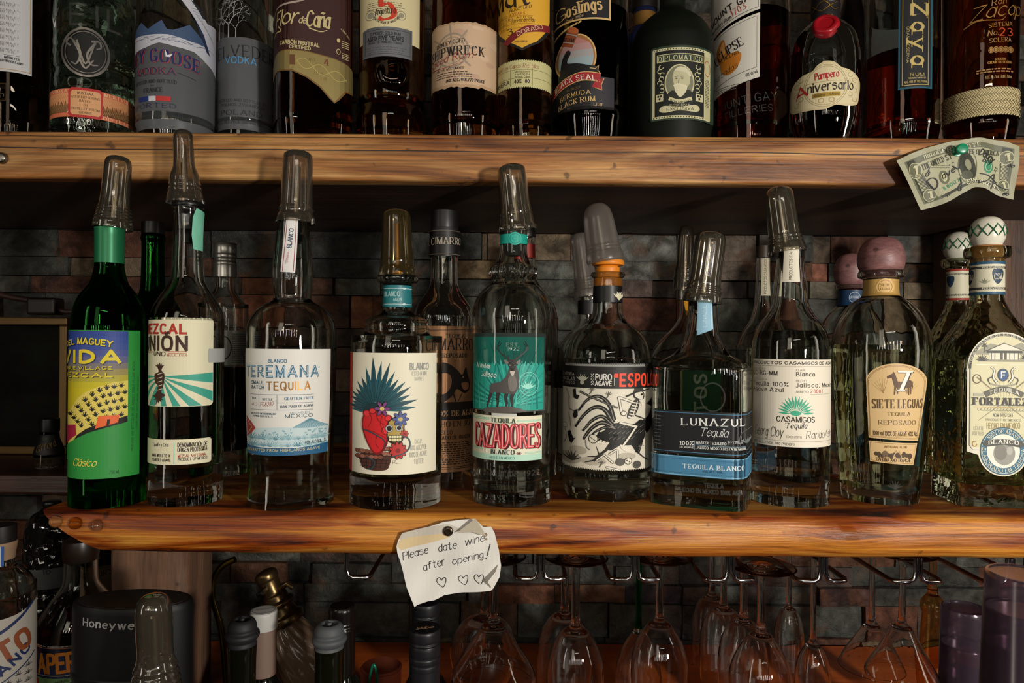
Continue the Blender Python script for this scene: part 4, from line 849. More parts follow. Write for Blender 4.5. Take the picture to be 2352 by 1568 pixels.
    for k in range(6): d.poly([(1378 + k * 6, 992 + k), (1366 + k * 9, 1014 + k * 1.5), (1392 + k * 6, 1000)], bk, 4)
    d.poly([(1404, 1014), (1432, 1020), (1405, 1036), (1392, 1032)], bk, 4); d.line([(1400, 1030), (1375, 1050), (1366, 1062)], 6, '2a2824', 4, .8); d.line([(1375, 1050), (1352, 1052)], 4, '2a2824', 4, .4); d.line([(1366, 1060), (1346, 1066)], 4, '2a2824', 4, .4); d.line([(1378, 1044), (1371, 1026)], 3, '2a2824', 4, .2)
    d.poly([(1448, 1020), (1478, 1016), (1470, 1044), (1462, 1042), (1456, 1030)], bk, 4); d.line([(1466, 1042), (1480, 1056), (1490, 1064)], 4, '2a2824', 4, .5)
    d.poly([(1470, 972), (1488, 960), (1500, 930), (1514, 940), (1506, 975), (1486, 1000)], bk, 4); d.poly([(1484, 930), (1496, 918), (1514, 926), (1500, 944)], bk, 5)
    # lance
    d.line([(1334, 902), (1420, 938)], 5, bk, 7, .8); d.line([(1334, 902), (1420, 938)], 2, '6a665e', 8); d.line([(1450, 952), (1484, 968)], 4, '3c3934', 7, .6)
    # rider: bones drawn light with dark edges
    def bone(pts, w=5):
        d.line(pts, w + 2.2, bk, 8, 1); d.line(pts, w, 'd2ccbc', 9, 1)
        for p in (pts[0], pts[-1]): d.ell(p[0], p[1], w * .75, w * .7, bk, 8, 10); d.ell(p[0], p[1], w * .55, w * .5, 'd2ccbc', 9, 10)
    bone([(1453, 925), (1424, 914)], 4); bone([(1422, 914), (1428, 946)], 4); d.ell(1433, 950, 7, 6, bk, 9, 12); d.ell(1433, 950, 5.5, 4.5, 'd2ccbc', 10, 12)
    d.spoly([(1456, 922), (1468, 918), (1466, 940), (1456, 958), (1442, 962), (1444, 944)], '3a3732', 7)
    for k in range(6): d.line([(1446 + k * 2.2 - 3, 958 - k * 6.4), (1456 + k * 2.0, 962 - k * 6.8)], 3, 'd2ccbc', 10, .7)
    d.line([(1452, 962), (1464, 922)], 2.2, 'd2ccbc', 10)
    bone([(1426, 972), (1462, 982)], 4.5); bone([(1460, 984), (1434, 1022)], 4.5); d.spoly([(1426, 1022), (1438, 1026), (1450, 1036), (1444, 1040), (1430, 1032)], 'd2ccbc', 9)
    d.spoly([(1456, 902), (1468, 898), (1478, 904), (1478, 918), (1470, 920), (1464, 918), (1456, 914)], bk, 9); d.spoly([(1458, 904), (1468, 900), (1476, 905), (1476, 917), (1469, 918), (1464, 916), (1458, 912)], 'd2ccbc', 10)
    d.ell(1473, 908, 2.4, 2.6, bk, 11, 10); d.ell(1477, 913, 1.2, 1.4, bk, 11, 8); d.poly([(1467, 920), (1474, 934), (1478, 930), (1474, 919)], 'd2ccbc', 10)
    d.line([(1438, 912), (1460, 902), (1490, 896)], 4, bk, 11, .6); d.poly([(1455, 902), (1458, 893), (1474, 892), (1478, 899)], '3a3732', 11)
    # fallen figures
    bone([(1374, 1058), (1390, 1046)], 3); bone([(1390, 1046), (1410, 1064)], 3); bone([(1402, 1044), (1418, 1034)], 3); bone([(1420, 1036), (1420, 1052)], 3); d.ell(1426, 1062, 11, 9, '4a4640', 7, 16)
    d.ell(1444, 1060, 9, 8, bk, 8, 14); d.ell(1444, 1060, 7.4, 6.6, 'd2ccbc', 9, 14)
    for x, y in ((1441, 1059), (1447, 1062)): d.ell(x, y, 1.6, 1.8, bk, 10, 8)
    bone([(1396, 1074), (1424, 1080)], 3); d.ell(1464, 1070, 9, 9, '4a4640', 7)
    for hx, hy in ((1399, 908), (1361, 899), (1384, 1066), (1472, 1030)):
        for a in (20, 55, 90, 125, 160): q = math.radians(a); d.line([(hx, hy), (hx + 8 * math.cos(q), hy - 8 * math.sin(q))], 1.8, gy, 6, .6)
        d.line([(hx, hy), (hx - 5, hy + 9)], 2.4, gy, 6)
    bone([(1303, 898), (1310, 918)], 2.4); bone([(1308, 920), (1310, 945)], 2.4); d.line([(1310, 945), (1322, 950)], 2, gy, 6); bone([(1309, 955), (1313, 985)], 2.4); d.ell(1302, 985, 5, 6, 'd2ccbc', 8, 12); d.ring(1302, 985, 5, 6, 1, bk, 9)
    d.line([(1300, 992), (1304, 1012), (1298, 1030)], 2, gy, 6, 1, True); d.ell(1365, 1010, 10, 10, pa, 6); d.ring(1365, 1010, 10, 10, 1.6, bk, 7); d.line([(1357, 1006), (1371, 1015)], 1.4, bk, 7); d.line([(1348, 1014), (1350, 1030), (1357, 1036)], 2, gy, 6, 1, True)
    for k in range(58): x = 1283 + k * 4; d.poly([(x, 838), (x + 2, 834), (x + 4, 838)], bk, 1); d.poly([(x, 1079), (x + 2, 1083), (x + 4, 1079)], pa, 1)
    d.build('front_label', b.root)
    og = M('d07a1a', .45)
    b.lathe('orange_plug', [(22, 690), (24, 662), (28, 658), (28, 640), (27, 628), (27, 616), (24, 615), (24, 612), (36, 611, 'c'), (37.5, 606), (36, 600, 'c'), (20, 598)], og)
    b.cap((1389, 605), (1366, 467), 43, 34, CAPF, [(0, 41), (.05, 43), (.16, 42), (.2, 40), (.22, 41), (.25, 40), (.27, 40.5), (.3, 39), (.4, 38.5), (.7, 35), (.85, 31), (.93, 24), (.98, 14), (1, .1)])
espolon()
def lunazul():
    b = Bot('tequila_bottle', 'square-shouldered clear tequila bottle with wide black label above a blue band', 1613,
            [(98, None, 5, .8), (107, 1166, 5, .8), (109, 1150, 5, .8), (109, 870, 5, .8), (107, 850, 4.6, .8), (99, 836, 4, .82), (83, 824, 3, .88), (64, 812, 2.4, .95), (52, 798, 2.1), (44, 780, 2), (39, 760, 2), (36, 735, 2), (33, 705, 2), (33, 690, 2), (35, 685, 2)], Z_M, yf=1176, yaw=-.17, N=96)
    b.glass(GL, .0035, .012); b.liquid(1062, WATER)
    d = b.decal(1000, .006); bk = '141417'; bl = '42799a'; lb = '8cb8cc'
    d.rect(1460, 946, 1745, 1046, bk, 0); d.rect(1460, 950, 1745, 951.3, bl, 1); d.rect(1460, 1040, 1745, 1041.3, bl, 1)
    d.text('LUNAZUL', 1568, 979, 1711, 975, 16, 'd9dad6', 'R', 0, 2, .2); d.text('Tequila', 1608, 1001, 1672, 1001, 18, 'c9ccca', 'H', 0, 2, .1)
    d.text('100%', 1563, 1025, 1595, 1024, 9, 'd0d2ce', 'R'); d.text('DE AGAVE', 1564, 1032, 1595, 1031, 4, 'd0d2ce', 'c'); d.rect(1597, 1013, 1598, 1034, '7fa6ba', 1)
    d.text('MASTER TEQUILERO', 1602, 1020, 1670, 1019, 5.5, 'd0d2ce', 'c'); d.text('JALISCO, MEXICO | ESTATE GROWN', 1602, 1031, 1714, 1030, 5.5, 'd0d2ce', 'c'); d.rect(1602, 1022.5, 1714, 1023.3, '7fa6ba', 1); d.text('FranLgn', 1674, 1018, 1710, 1012, 8, 'b9bcba', 'h')
    d.ring(1719, 1008, 19, 23, 1.2, '5c6264', 1); agave(d, 1719, 1016, 16, 5, 30, 150, '6c7274', 1, .2); d.fine(1505, 956, 1520, 1030, 9, '6a6e70', 1, .16)
    d.build('front_label', b.root)
    d = b.decal(1073, .006); d.rect(1460, 1050, 1745, 1096, bl, 0); d.rect(1460, 1051, 1745, 1052.2, lb, 1); d.rect(1460, 1093, 1745, 1094.2, lb, 1)
    for k in range(60): d.ell(1504 + k * 4, 1057, 1.1, 1.1, '2c5a74', 1, 6); d.ell(1504 + k * 4, 1089, 1.1, 1.1, '2c5a74', 1, 6)
    d.text('TEQUILA BLANCO', 1571, 1078, 1711, 1075, 9.5, 'd3dbdc', 'R', 0, 2, .2); d.text('40% ALC./VOL.', 1616, 1084, 1664, 1083, 4, '24485c', 'c'); d.build('lower_label', b.root)
    d = b.decal(905, .006, off=.0003); d.ring(1638, 912, 28, 32, 3.2, EMB, 0); d.build('raised_seal', b.root)
    d = b.decal(1120, .006, off=.0003); d.text('TEQUILA', 1620, 1118, 1664, 1117, 9, EMB, 'b', 0, 0, .3); d.text('HECHO EN MEXICO 100% AGAVE', 1566, 1133, 1712, 1130, 9, EMB, 'b', 0, 0, .3); d.build('raised_lettering', b.root)
    d = b.decal(735, .0015, follow=True, dz=.005, off=.0005); d.poly([(1602, 690), (1637, 690), (1636, 757), (1602, 772)], '7ea6bc', 0); d.rect(1632, 690, 1634.5, 757, 'a9c4d2', 1); d.text('LUNAZUL', 1622, 752, 1622, 702, 8, 'b9ccd6', 't', 0, 1); d.build('neck_strip', b.root)
    b.lathe('pourer_plug', [(14, 730), (22, 715), (26, 700), (28, 688)], BLACKP)
    b.cap((1611, 696), (1633, 533), 45, 36, CAPC, [(0, 45), (.02, 46), (.10, 44.5), (.13, 42), (.17, 43), (.19, 40), (.22, 41), (.24, 38.5), (.27, 38.5), (.4, 36.5), (.8, 36), (.9, 34.5), (.96, 29), (.99, 18), (1, .1)])
lunazul()
def casamigos():
    b = Bot('tequila_bottle', 'round clear tequila bottle with typed cream label and a green agave fan', 1814,
            [(82, None), (91, 1158), (93, 1142), (93, 840), (92, 800), (88, 775), (76, 748), (60, 730), (50, 715), (43, 695), (38, 650), (33, 600), (32, 580), (34, 574)], Z_M, yf=1168)
    b.glass(GL); b.liquid(762, WATER)
    d = b.decal(928); cr = 'd6cebd'; bk = '201c18'; gr = '2f9a78'
    d.rect(1731, 827, 1922, 1028, cr, 0)
    d.text('PRODUCTOS CASAMIGOS DE AGAVE', 1733, 838, 1912, 838, 6, bk, 'b'); d.rect(1733, 842, 1920, 842.8, '857d70', 1); d.rect(1733, 1014, 1920, 1014.8, '857d70', 1)
    for t, x0, x1, y in (('PROYECTO', 1732, 1759, 853), ('CATEGORIA', 1732, 1763, 877), ('CLASE', 1830, 1850, 853), ('HECHO', 1830, 1853, 878), ('NUMERO', 1830, 1858, 903)): d.text(t, x0, y, x1, y, 5, '6a6258', 't')
    for t, x0, x1, y in (('GC-RG-MM', 1732, 1786, 864), ('Tequila 100%', 1732, 1812, 889), ('Agave Azul', 1732, 1800, 902), ('Blanco', 1830, 1872, 865), ('Jalisco, Mexico', 1829, 1909, 890)): d.text(t, x0, y, x1, y, 9.5, bk, 'm', 0, 2, .14)
    d.text('23081', 1862, 903, 1889, 903, 8, 'b04438', 'm'); d.rect(1862, 906, 1904, 906.7, '857d70', 1)
    for i in range(15):
        a = math.radians(4 + i * 12.3); c, s_ = math.cos(a), -math.sin(a); R = 42; q = [(1829 + c * 10, 952 + s_ * 10), (1829 + c * 28 - s_ * 2.6, 952 + s_ * 28 + c * 2.6), (1829 + c * R, 952 + s_ * R), (1829 + c * 28 + s_ * 2.6, 952 + s_ * 28 - c * 2.6)]; d.poly(q, gr, 2)
    d.ell(1829, 950, 12, 6, gr, 2)
    d.text('CASAMIGOS', 1786, 970, 1872, 970, 11.5, bk, 's', 0, 2, .15); d.text('Tequila', 1806, 985, 1854, 984, 12, bk, 'i'); d.text('EXCLUSIVO', 1809, 1007, 1843, 1007, 5, '4a443c', 't')
    d.text('Georg Cloy', 1737, 1006, 1800, 1006, 22, bk, 'h', 0, 2, .05); d.text('RandoAsln', 1853, 1008, 1908, 1006, 17, bk, 'h', 0, 2, .05)
    d.text('40% ALC. / VOL. (80 PROOF)', 1735, 1024, 1826, 1024, 5, '4a443c', 's'); d.text('1L', 1902, 1023, 1908, 1023, 5, '4a443c', 't')
    d.build('front_label', b.root)
    d = b.decal(610, .0015, follow=True, dz=.006); d.rect(1798, 568, 1834, 649, 'c9c3b0', 0); d.text('PRODUCTOS CASAMIGOS', 1818, 645, 1818, 545, 5.5, bk, 's'); d.build('neck_strip', b.root)
    b.lathe('pourer_plug', [(14, 640), (22, 618), (26, 596), (28, 576)], BLACKP)
    b.cap((1806, 582), (1783, 427), 45, 35, CAPC, [(0, 45), (.02, 46), (.12, 43), (.16, 41), (.18, 42), (.21, 39), (.24, 40), (.27, 37.5), (.32, 37.5), (.6, 36), (.85, 34.5), (.93, 29), (.98, 18), (1, .1)])
casamigos()
def siete():
    b = Bot('tequila_bottle', 'rounded clear bottle with tan horse label and a pink wooden ball stopper', 2022,
            [(80, None), (88, 1158), (91, 1140), (98, 1080), (106, 1000), (113, 900), (117, 820), (117, 795), (112, 760), (100, 733), (80, 707), (62, 692), (48, 684), (42, 675), (41, 646), (44, 642, 'c'), (54, 638), (55, 630), (52, 624, 'c'), (40, 622)], Z_M, yf=1168)
    b.glass(GL, .0035, .012); b.liquid(793, OLIV)
    b.band('neck_label', 642, 680, M('b08c4e', .4, .3), .0004); d = b.decal(660, .0015, off=.0007); d.ell(2032, 660, 20, 19, 'c29e62', 1); d.ring(2032, 660, 15, 15, 1, '80602c', 2); d.text('SIETE', 2022, 659, 2042, 659, 6, '80602c', 'R'); d.text('LEGUAS', 2022, 667, 2042, 667, 5, '80602c', 'R'); d.build('neck_emblem', b.root)
    d = b.decal(950, follow=True, dz=.008); tn = 'c6a878'; br = '55402a'; g2 = M('8a6a38', .45, .4)
    p = [(1996, 1008), (1992, 880)] + [(2058 + 68 * math.cos(math.radians(a)), 880 - 45 * math.sin(math.radians(a))) for a in range(170, 9, -10)] + [(2125, 880), (2113, 1013)]
    d.poly(p, tn, 0)
    q = [(2057 + (x - 2057) * .95, 925 + (y - 925) * .955) for x, y in p]; d.line(q + [q[0]], 1, '7a5c34', 1); q = [(2057 + (x - 2057) * .92, 925 + (y - 925) * .93) for x, y in p]; d.line(q + [q[0]], .7, '7a5c34', 1)
    for k in range(7): a = math.radians(35 + k * 12); d.line([(2030, 904), (2030 - 30 * math.cos(a), 904 - 34 * math.sin(a))], .8, '9c7c4c', 1, .5); d.line([(2082, 904), (2082 + 28 * math.cos(a), 904 - 34 * math.sin(a))], .8, '9c7c4c', 1, .5)
    hb = '5c4433'
    d.spoly([(2053, 874), (2052, 866), (2060, 876), (2076, 876), (2088, 873), (2092, 882), (2088, 890), (2060, 890), (2054, 884)], hb, 3); d.poly([(2050, 858), (2037, 865), (2038, 870), (2048, 868), (2053, 886), (2062, 880), (2054, 858), (2051, 854)], hb, 3)
    for x0, x1, y1 in ((2056, 2054, 907), (2061, 2061, 905), (2084, 2086, 907), (2089, 2090, 905)): d.line([(x0, 886), (x1, y1)], 4, hb, 3, .5)
    d.line([(2092, 876), (2094, 892)], 2.6, hb, 3, .4)
    for c, ox, w, l in (('3c2c1e', 1.6, .24, 4), ('dcd8d0', 0, .2, 5)): d.text('7', 2060 + ox, 896 + ox, 2084 + ox, 896 + ox, 42, c, 'R', 0, l, w)
    d.text('SIETE LEGUAS', 2006, 939, 2117, 936, 20, br, 'R', 0, 2, .15); d.text('TEQUILA', 2040, 955, 2091, 954, 7.5, br, 'r'); d.text('REPOSADO', 2020, 976, 2104, 975, 10, '6a523a', 'r'); d.text('1000 ml 100% DE AGAVE 40% Alc.', 2006, 1001, 2110, 1001, 10, br, 'c')
    d.poly([(1997, 1015), (2112, 1018), (2107, 1069), (1999, 1063)], tn, 0); d.line([(2000, 1018), (2109, 1021), (2104, 1066), (2002, 1060), (2000, 1018)], 1, '7a5c34', 1); d.text('ARTISANAL BLEND', 2034, 1029, 2088, 1029, 4.5, g2, 'c'); d.text('TAHONA AND TRAPICHE', 2014, 1060, 2099, 1061, 7, br, 'c')
    for k in range(12): d.ell(2014 + k * 7.5, 1044 + (k % 3) * 2, 5, 5 + (k % 2) * 2, '4a3a2c', 2, 10)
    d.line([(2056, 1050), (2064, 1034)], 2.4, 'b89a68', 3); d.line([(2070, 1034), (2076, 1050)], 2.4, 'b89a68', 3); d.ell(2036, 1044, 7, 8, '6a563f', 3)
    d.build('front_label', b.root)
    d = b.decal(1060, off=.0003, follow=True, dz=.01)
    for x, y, r in ((1960, 1024, 22), (1968, 1092, 26), (2060, 1122, 22)):
        d = b.decal(1060, off=.0003, follow=True, dz=.01); agave(d, x, y, r, 7, 20, 160, EMB, 0, .16); d.build('raised_agave', b.root)
    m = wood('pink_wood_stopper', [(.3, '5e3a3c'), (.6, '835a58'), (.8, '976c68')], (30, 30, 70), .45, .4, .15, seed=4)
    b.lathe('ball_stopper', [(30, 648), (32, 634), (36, 630), (50, 622), (56, 606), (56, 588), (48, 566), (34, 552), (16, 546.5), (.1, 545.5)], m, sub=4)
siete()
def fortaleza():
    b = Bot('tequila_bottle', 'square olive-tinted bottle with round-topped hacienda label and green netted ball stopper', 2266,
            [(104, None, 8, .85), (109, 1160, 8, .85), (110, 1150, 8, .85), (110, 900, 8, .85), (110, 838, 7, .85), (108, 812, 5, .86), (98, 785, 3.6, .9), (78, 755, 2.8, .95), (58, 725, 2.2, 1), (45, 700, 2), (41, 683, 2), (40.5, 600, 2), (44, 597, 2, 'c'), (54, 593, 2), (57, 582, 2), (55, 571, 2, 'c'), (40, 569, 2)], Z_M, D=.728, yaw=.457, N=96)
    b.glass(GLO, .004, .014); b.liquid(828, OLIV)
    nb = M('c2bda6', .5); b.band('neck_label', 603, 676, nb, .0004)
    d = b.decal(640, .0015, off=.0006); bl = '1f4a66'; cx = b.cx
    for y in (601, 671): d.rect(cx - 60, y, cx + 60, y + 6, bl, 1)
    for y in (612, 660): d.rect(cx - 60, y, cx + 60, y + 5.5, '3a3a36', 1); d.text('PERSEVERANCIA', cx - 10, y + 5, cx + 38, y + 5, 4.4, 'c2bda6', 'c')
    sx = cx + 24; d.spoly([(sx - 11, 622), (sx, 618), (sx + 11, 622), (sx + 10, 640), (sx, 653), (sx - 10, 640)], '22364a', 2); d.text('CSM', sx - 8, 642, sx + 8, 642, 13, 'c2bda6', 'r', 0, 3)
    sx = cx - 38; d.spoly([(sx - 8, 622), (sx, 618), (sx + 8, 622), (sx + 7, 640), (sx, 653), (sx - 7, 640)], '22364a', 2); d.text('CSM', sx - 6, 642, sx + 6, 642, 12, 'c2bda6', 'r', 0, 3); agave(d, cx - 4, 652, 14, 5, 30, 150, '8c9078', 2, .15); d.build('neck_print', b.root)
    d = b.decal(930, .006); pa = 'cfcbb8'; p2 = 'c6c09c'; gk = '45443e'; X = 2306
    def key(k):
        o = [(X - 84 * k, 1040 - (1 - k) * 40)] + [(X - 84 * k, 850)] + [(X + 84 * k * math.cos(math.radians(a)), 848 - 84 * k * math.sin(math.radians(a))) for a in range(172, 7, -8)] + [(X + 84 * k, 850), (X + 84 * k, 1040 - (1 - k) * 40), (X + 58 * k, 1047 - (1 - k) * 40)]
        return o + [(X + 58 * k * math.cos(math.radians(a)), 1037 + 58 * k * math.sin(math.radians(a))) for a in range(10, 171, 8)] + [(X - 58 * k, 1047 - (1 - k) * 40)]
    d.poly(key(1), pa, 0); 
    d.poly([(X - 76, 1030), (X - 76, 850)] + [(X + 76 * math.cos(math.radians(a)), 848 - 76 * math.sin(math.radians(a))) for a in range(172, 7, -8)] + [(X + 76, 850), (X + 76, 1030)], p2, 1)
    d.line([(X + 78 * math.cos(math.radians(a)), 848 - 78 * math.sin(math.radians(a))) for a in range(180, -1, -6)], 5.5, gk, 2); d.ctext('TEQUILA LOS ABUELOS, S.A. DE C.V. - TEQUILA', X, 848, 76.2, 172, 20, 4, pa, 'c', 3)
    d.line([(X - 78, 848), (X - 78, 1026), (X - 70, 1036), (X - 54, 1036)], 1, gk, 2); d.line([(X + 78, 848), (X + 78, 1026)], 1, gk, 2)
    for k in range(15): a = math.radians(20 + k * 10); d.line([(X, 960), (X + 70 * math.cos(a), 960 - 100 * math.sin(a))], .6, 'b3ac86', 2)
    # hacienda
    d.poly([(X - 64, 808), (X - 30, 790), (X + 10, 800), (X + 40, 788), (X + 72, 806), (X + 72, 816), (X - 64, 816)], '908d7c', 3); d.poly([(X - 40, 808), (X, 790), (X + 44, 806), (X + 44, 810), (X - 40, 811)], pa, 4); d.line([(X - 44, 808), (X, 789), (X + 48, 807)], 1.6, gk, 5); d.rect(X - 40, 806, X + 42, 812, gk, 5)
    d.rect(X - 34, 812, X + 36, 827, pa, 4)
    for x in (-30, -22, 12, 22, 32): d.rect(X + x, 812, X + x + 1.6, 827, gk, 5)
    for x in (-9, 0): d.rect(X + x, 812, X + x + 6, 827, '55534a', 5)
    d.rect(X - 60, 826, X + 66, 832, '8a8774', 3); agave(d, X - 50, 830, 17, 9, 10, 170, gk, 5, .12); agave(d, X + 48, 826, 14, 9, 10, 170, gk, 5, .12); d.line([(X - 46, 812), (X - 45, 795)], 1.2, gk, 5); agave(d, X - 45, 796, 9, 7, -20, 200, gk, 5, .2)
    d.rect(X - 66, 838, X - 16, 839, 'e8e4d4', 3); d.rect(X + 12, 838, X + 66, 839, 'e8e4d4', 3)
    # crest with two horses
    d.ell(X - 2, 862, 13, 15, gk, 4); d.ell(X - 2, 862, 11, 13, '33507a', 5); d.text('F', X - 6, 869, X + 2, 869, 14, 'd8dcd8', 'k', 0, 6)
    for sx in (-1, 1):
        d.line([(X - 2 + sx * 14, 880), (X - 2 + sx * 22, 868), (X - 2 + sx * 20, 852), (X - 2 + sx * 28, 844)], 7, gk, 4, .6, True); d.line([(X - 2 + sx * 14, 880), (X - 2 + sx * 22, 868), (X - 2 + sx * 20, 852), (X - 2 + sx * 28, 844)], 4, pa, 5, .6, True); d.line([(X - 2 + sx * 22, 866), (X - 2 + sx * 34, 872), (X - 2 + sx * 30, 884)], 3, gk, 4, .6, True)
        d.line([(X - 2 + sx * 60, 868), (X - 2 + sx * 14, 905)], 3, '7c6f56', 3, .6); d.ring(X - 2 + sx * 60, 872, 9, 10, 2, '5c4a36', 4)
        d.line([(X + sx * 10, 932), (X + sx * 58, 968)], 2.4, '8a8470', 3, .3)
    d.line([(X - 34, 882), (X - 2, 888), (X + 30, 882)], 4, '8f8b78', 4, 1, True)
    d.line([(X - 44, 908), (X - 20, 898), (X, 895), (X + 20, 898), (X + 44, 908)], 13, '55534a', 5, 1, True); d.text('TEQUILA', X - 34, 908, X + 34, 908, 8, pa, 'R', 8, 7)
    d.rect(X - 70, 904, X - 46, 912, 'a39f8c', 3); d.rect(X + 46, 904, X + 70, 912, 'a39f8c', 3)
    d.text('FORTALEZA', X - 68, 932, X + 72, 932, 16, '6a665a', 'R', 0, 5, .34); d.text('FORTALEZA', X - 69, 931, X + 71, 931, 16, '35332f', 'R', 0, 6, .22); d.rect(X - 68, 936, X + 70, 937.4, 'a88a50', 4)
    for k in range(16): d.ring(X - 56 + k * 7.4, 942, 3.4, 3, 1, '8a8774', 4, 0, 250, 10)
    d.text('NOM 1493 CRT', X - 24, 958, X + 22, 958, 7, '4a4842', 'c'); d.text('PRODUCT OF MEXICO', X - 40, 968, X + 40, 968, 5, '4a4842', 'r'); d.text('HECHO EN MEXICO', X - 38, 986, X + 38, 984, 13, '8a7442', 'c', -1)
    d.text('ESTATE', X - 68, 990, X - 46, 990, 8, '8c897a', 'c'); d.text('BOTTLED', X - 70, 1002, X - 46, 1002, 8, '8c897a', 'c')
    d.ell(X, 1037, 54, 55, '3a3a36', 2, 48); d.ell(X, 1037, 53, 54, '2f6178', 3, 48); d.ell(X, 1037, 38, 39, 'd6d4c6', 4, 40); d.ring(X, 1037, 50.5, 51.5, 1, 'cdd0c4', 4); d.ell(X + 2, 1042, 25, 27, '8c8a82', 5); d.ell(X - 6, 1040, 14, 18, '75736b', 6); d.ell(X + 14, 1036, 7, 9, 'a5a39a', 6)
    d.ctext('100% DE AGAVE', X, 1037, 41, 142, 40, 8, pa, 'r', 6); d.ctext('ELABORADO EN TAHONA', X, 1037, 49, 172, 368, 8, pa, 'r', 6)
    d.poly([(X - 50, 1020), (X - 40, 1012), (X, 1009), (X + 40, 1012), (X + 50, 1020), (X + 40, 1028), (X, 1022), (X - 40, 1028)], gk, 7); d.text('BLANCO', X - 34, 1022, X + 34, 1022, 8.5, 'd9d6c8', 'R', 3, 9)
    d.ring(X - 66, 1022, 5, 6, 2, 'a07c40', 4, 0, 300, 16)
    d.build('front_label', b.root)
    cu = M('8a5a34', .4, .5); cxp = b.cx
    b.lathe('cork', [(34, 640), (36, 606), (38, 596), (38, 572), (36, 566), (10, 564)], M('9a6a3c', .7))
    rb = b.lathe('ball_stopper', [(26, 575), (33, 567), (41, 553), (44, 537), (41, 521), (32, 508), (18, 501), (.1, 499.5)], M('c9c4b4', .3), sub=4)
    c0 = Vector((0, 0, b.z(535))); R = 44.6 * b.px * b.ct
    nets = []
    for s_ in (1, -1):
        for k in range(11):
            pts = []
            for i in range(15):
                t = i / 14; ph = math.radians(-48 + 132 * t); th = 2 * math.pi * k / 11 + s_ * (1.5 * t)
                pts.append(c0 + Vector((R * math.cos(ph) * math.cos(th), R * math.cos(ph) * math.sin(th), R * .86 * math.sin(ph))))
            nets.append(tube('painted_net', pts, .0007, M('12492c', .4), rb, 6))
    join(nets, 'painted_net', rb)
fortaleza()
# ------------------------------------------------------------------ middle shelf, back row
def screwcap(b, name, y0, y1, hw, mat, ribs=28, par=None):
    o = b.lathe(name, [(hw * .97, y1), (hw, y1 - 1), (hw, y0 + 3), (hw * .95, y0 + .6), (hw * .9, y0), (.1, y0)], mat, par, N=ribs * 2, sub=2)
    z1 = b.z(y0 + 3.5); z0 = b.z(y0 + (y1 - y0) * .4)
    for v in o.data.vertices:
        if z0 < v.co.z < z1 + .001:
            k = int(round(math.atan2(v.co.x, -v.co.y) / (math.pi / ribs)))
            if k % 2: v.co.x *= .97; v.co.y *= .97
    return o
b = Bot('green_bottle', 'slim dark green bottle with black screw cap behind the two mezcals', 350, [(66, None), (73, 1120), (74, 1105), (75, 770), (68, 730), (50, 700), (35, 682), (29, 655), (27, 600), (27, 560), (29, 552), (29, 546), (27, 540)], Z_M, D=.845)
b.glass(GLG); b.liquid(700, GLG); screwcap(b, 'screw_cap', 512, 538, 28, BLACKP)
b = Bot('liquor_bottle', 'clear bottle with ribbed silver screw cap and silver label, behind the mint-taped mezcal', 516, [(48, None), (55, 1120), (56, 1105), (56, 735), (53, 708), (42, 690), (29, 672), (25, 655), (25, 640), (26, 636)], Z_M, D=.845)
b.glass(GL); b.liquid(845, DARKL)
b.lathe('silver_cap', [(27, 638), (27, 612), (26, 611), (27, 610), (27, 604), (25.5, 602), (25.5, 596), (27, 594), (27, 586), (25.5, 585), (27, 583), (27, 566), (25.5, 565), (27, 563), (26, 560), (.1, 559.5)], M('a9a7a2', .3, .9), sub=2)
d = b.decal(800); sv = M('8f8d88', .35, .6); d.rect(470, 760, 568, 840, sv, 0); d.ring(514, 800, 17, 26, 3, '1c1c1c', 1); d.fine(533, 766, 566, 836, 16, '3a3a38', 1); d.build('front_label', b.root)
b = Bot('tequila_bottle', 'clear bottle with black capped neck and copper bull label, behind the red heart bottle', 1019, [(60, None), (70, 1122), (72, 1108), (73, 760), (72, 735), (64, 708), (50, 688), (38, 670), (32, 650), (31, 610), (31, 590), (33, 588)], Z_M, D=.792)
b.glass(GL); b.liquid(940, PALE); b.band('neck_band', 531, 588, M('0d0b0b', .45), .0012)
screwcap(b, 'black_cap', 488, 527, 31, M('0f0f0f', .4)); b.lathe('neck_cap', [(32, 590), (32.5, 588), (32.5, 532), (31.5, 530), (31, 526)], M('100e0e', .5))
d = b.decal(558, .0015, off=.0026); d.text('ON. CIMARRON.', 972, 564, 1062, 560, 15, '8f8578', 'r', 0, 1); d.rect(970, 530, 1070, 531.5, '5a5046', 1); d.rect(970, 584, 1070, 585.5, '5a5046', 1); d.build('neck_print', b.root)
d = b.decal(900); cp = M('9c7250', .38, .55); bk = '1c120c'
d.rect(940, 750, 1092, 1086, cp, 0)
for y in (757, 760, 1074, 1078): d.rect(940, y, 1092, y + 1.4, bk, 1)
d.text('TEQUILA', 1024, 776, 1066, 776, 8, bk, 'R'); d.text('CIMARRON', 985, 808, 1090, 808, 26, bk, 'r', 4, 2, .13); d.text('REPOSADO', 1018, 822, 1072, 822, 9, bk, 'R')
d.spoly([(990, 900), (992, 850), (1010, 835), (1030, 836), (1050, 850), (1062, 862), (1070, 845), (1074, 860), (1080, 885), (1076, 900), (1066, 905), (1050, 895), (1040, 910), (1020, 925), (1000, 930)], bk, 2)
d.spoly([(1006, 870), (1018, 858), (1034, 862), (1038, 880), (1030, 900), (1012, 905)], cp, 3); d.line([(1040, 900), (1050, 930), (1062, 905)], 5, bk, 3, .5); d.spoly([(1060, 882), (1074, 880), (1076, 894), (1066, 898)], '8a5c40', 4); d.ell(1064, 868, 2.2, 1.8, 'a07a5a', 4, 8)
d.rect(940, 925, 1092, 966, bk, 2); d.text('100% DE AGAVE', 994, 957, 1090, 956, 12, 'a8805c', 'R', 0, 4)
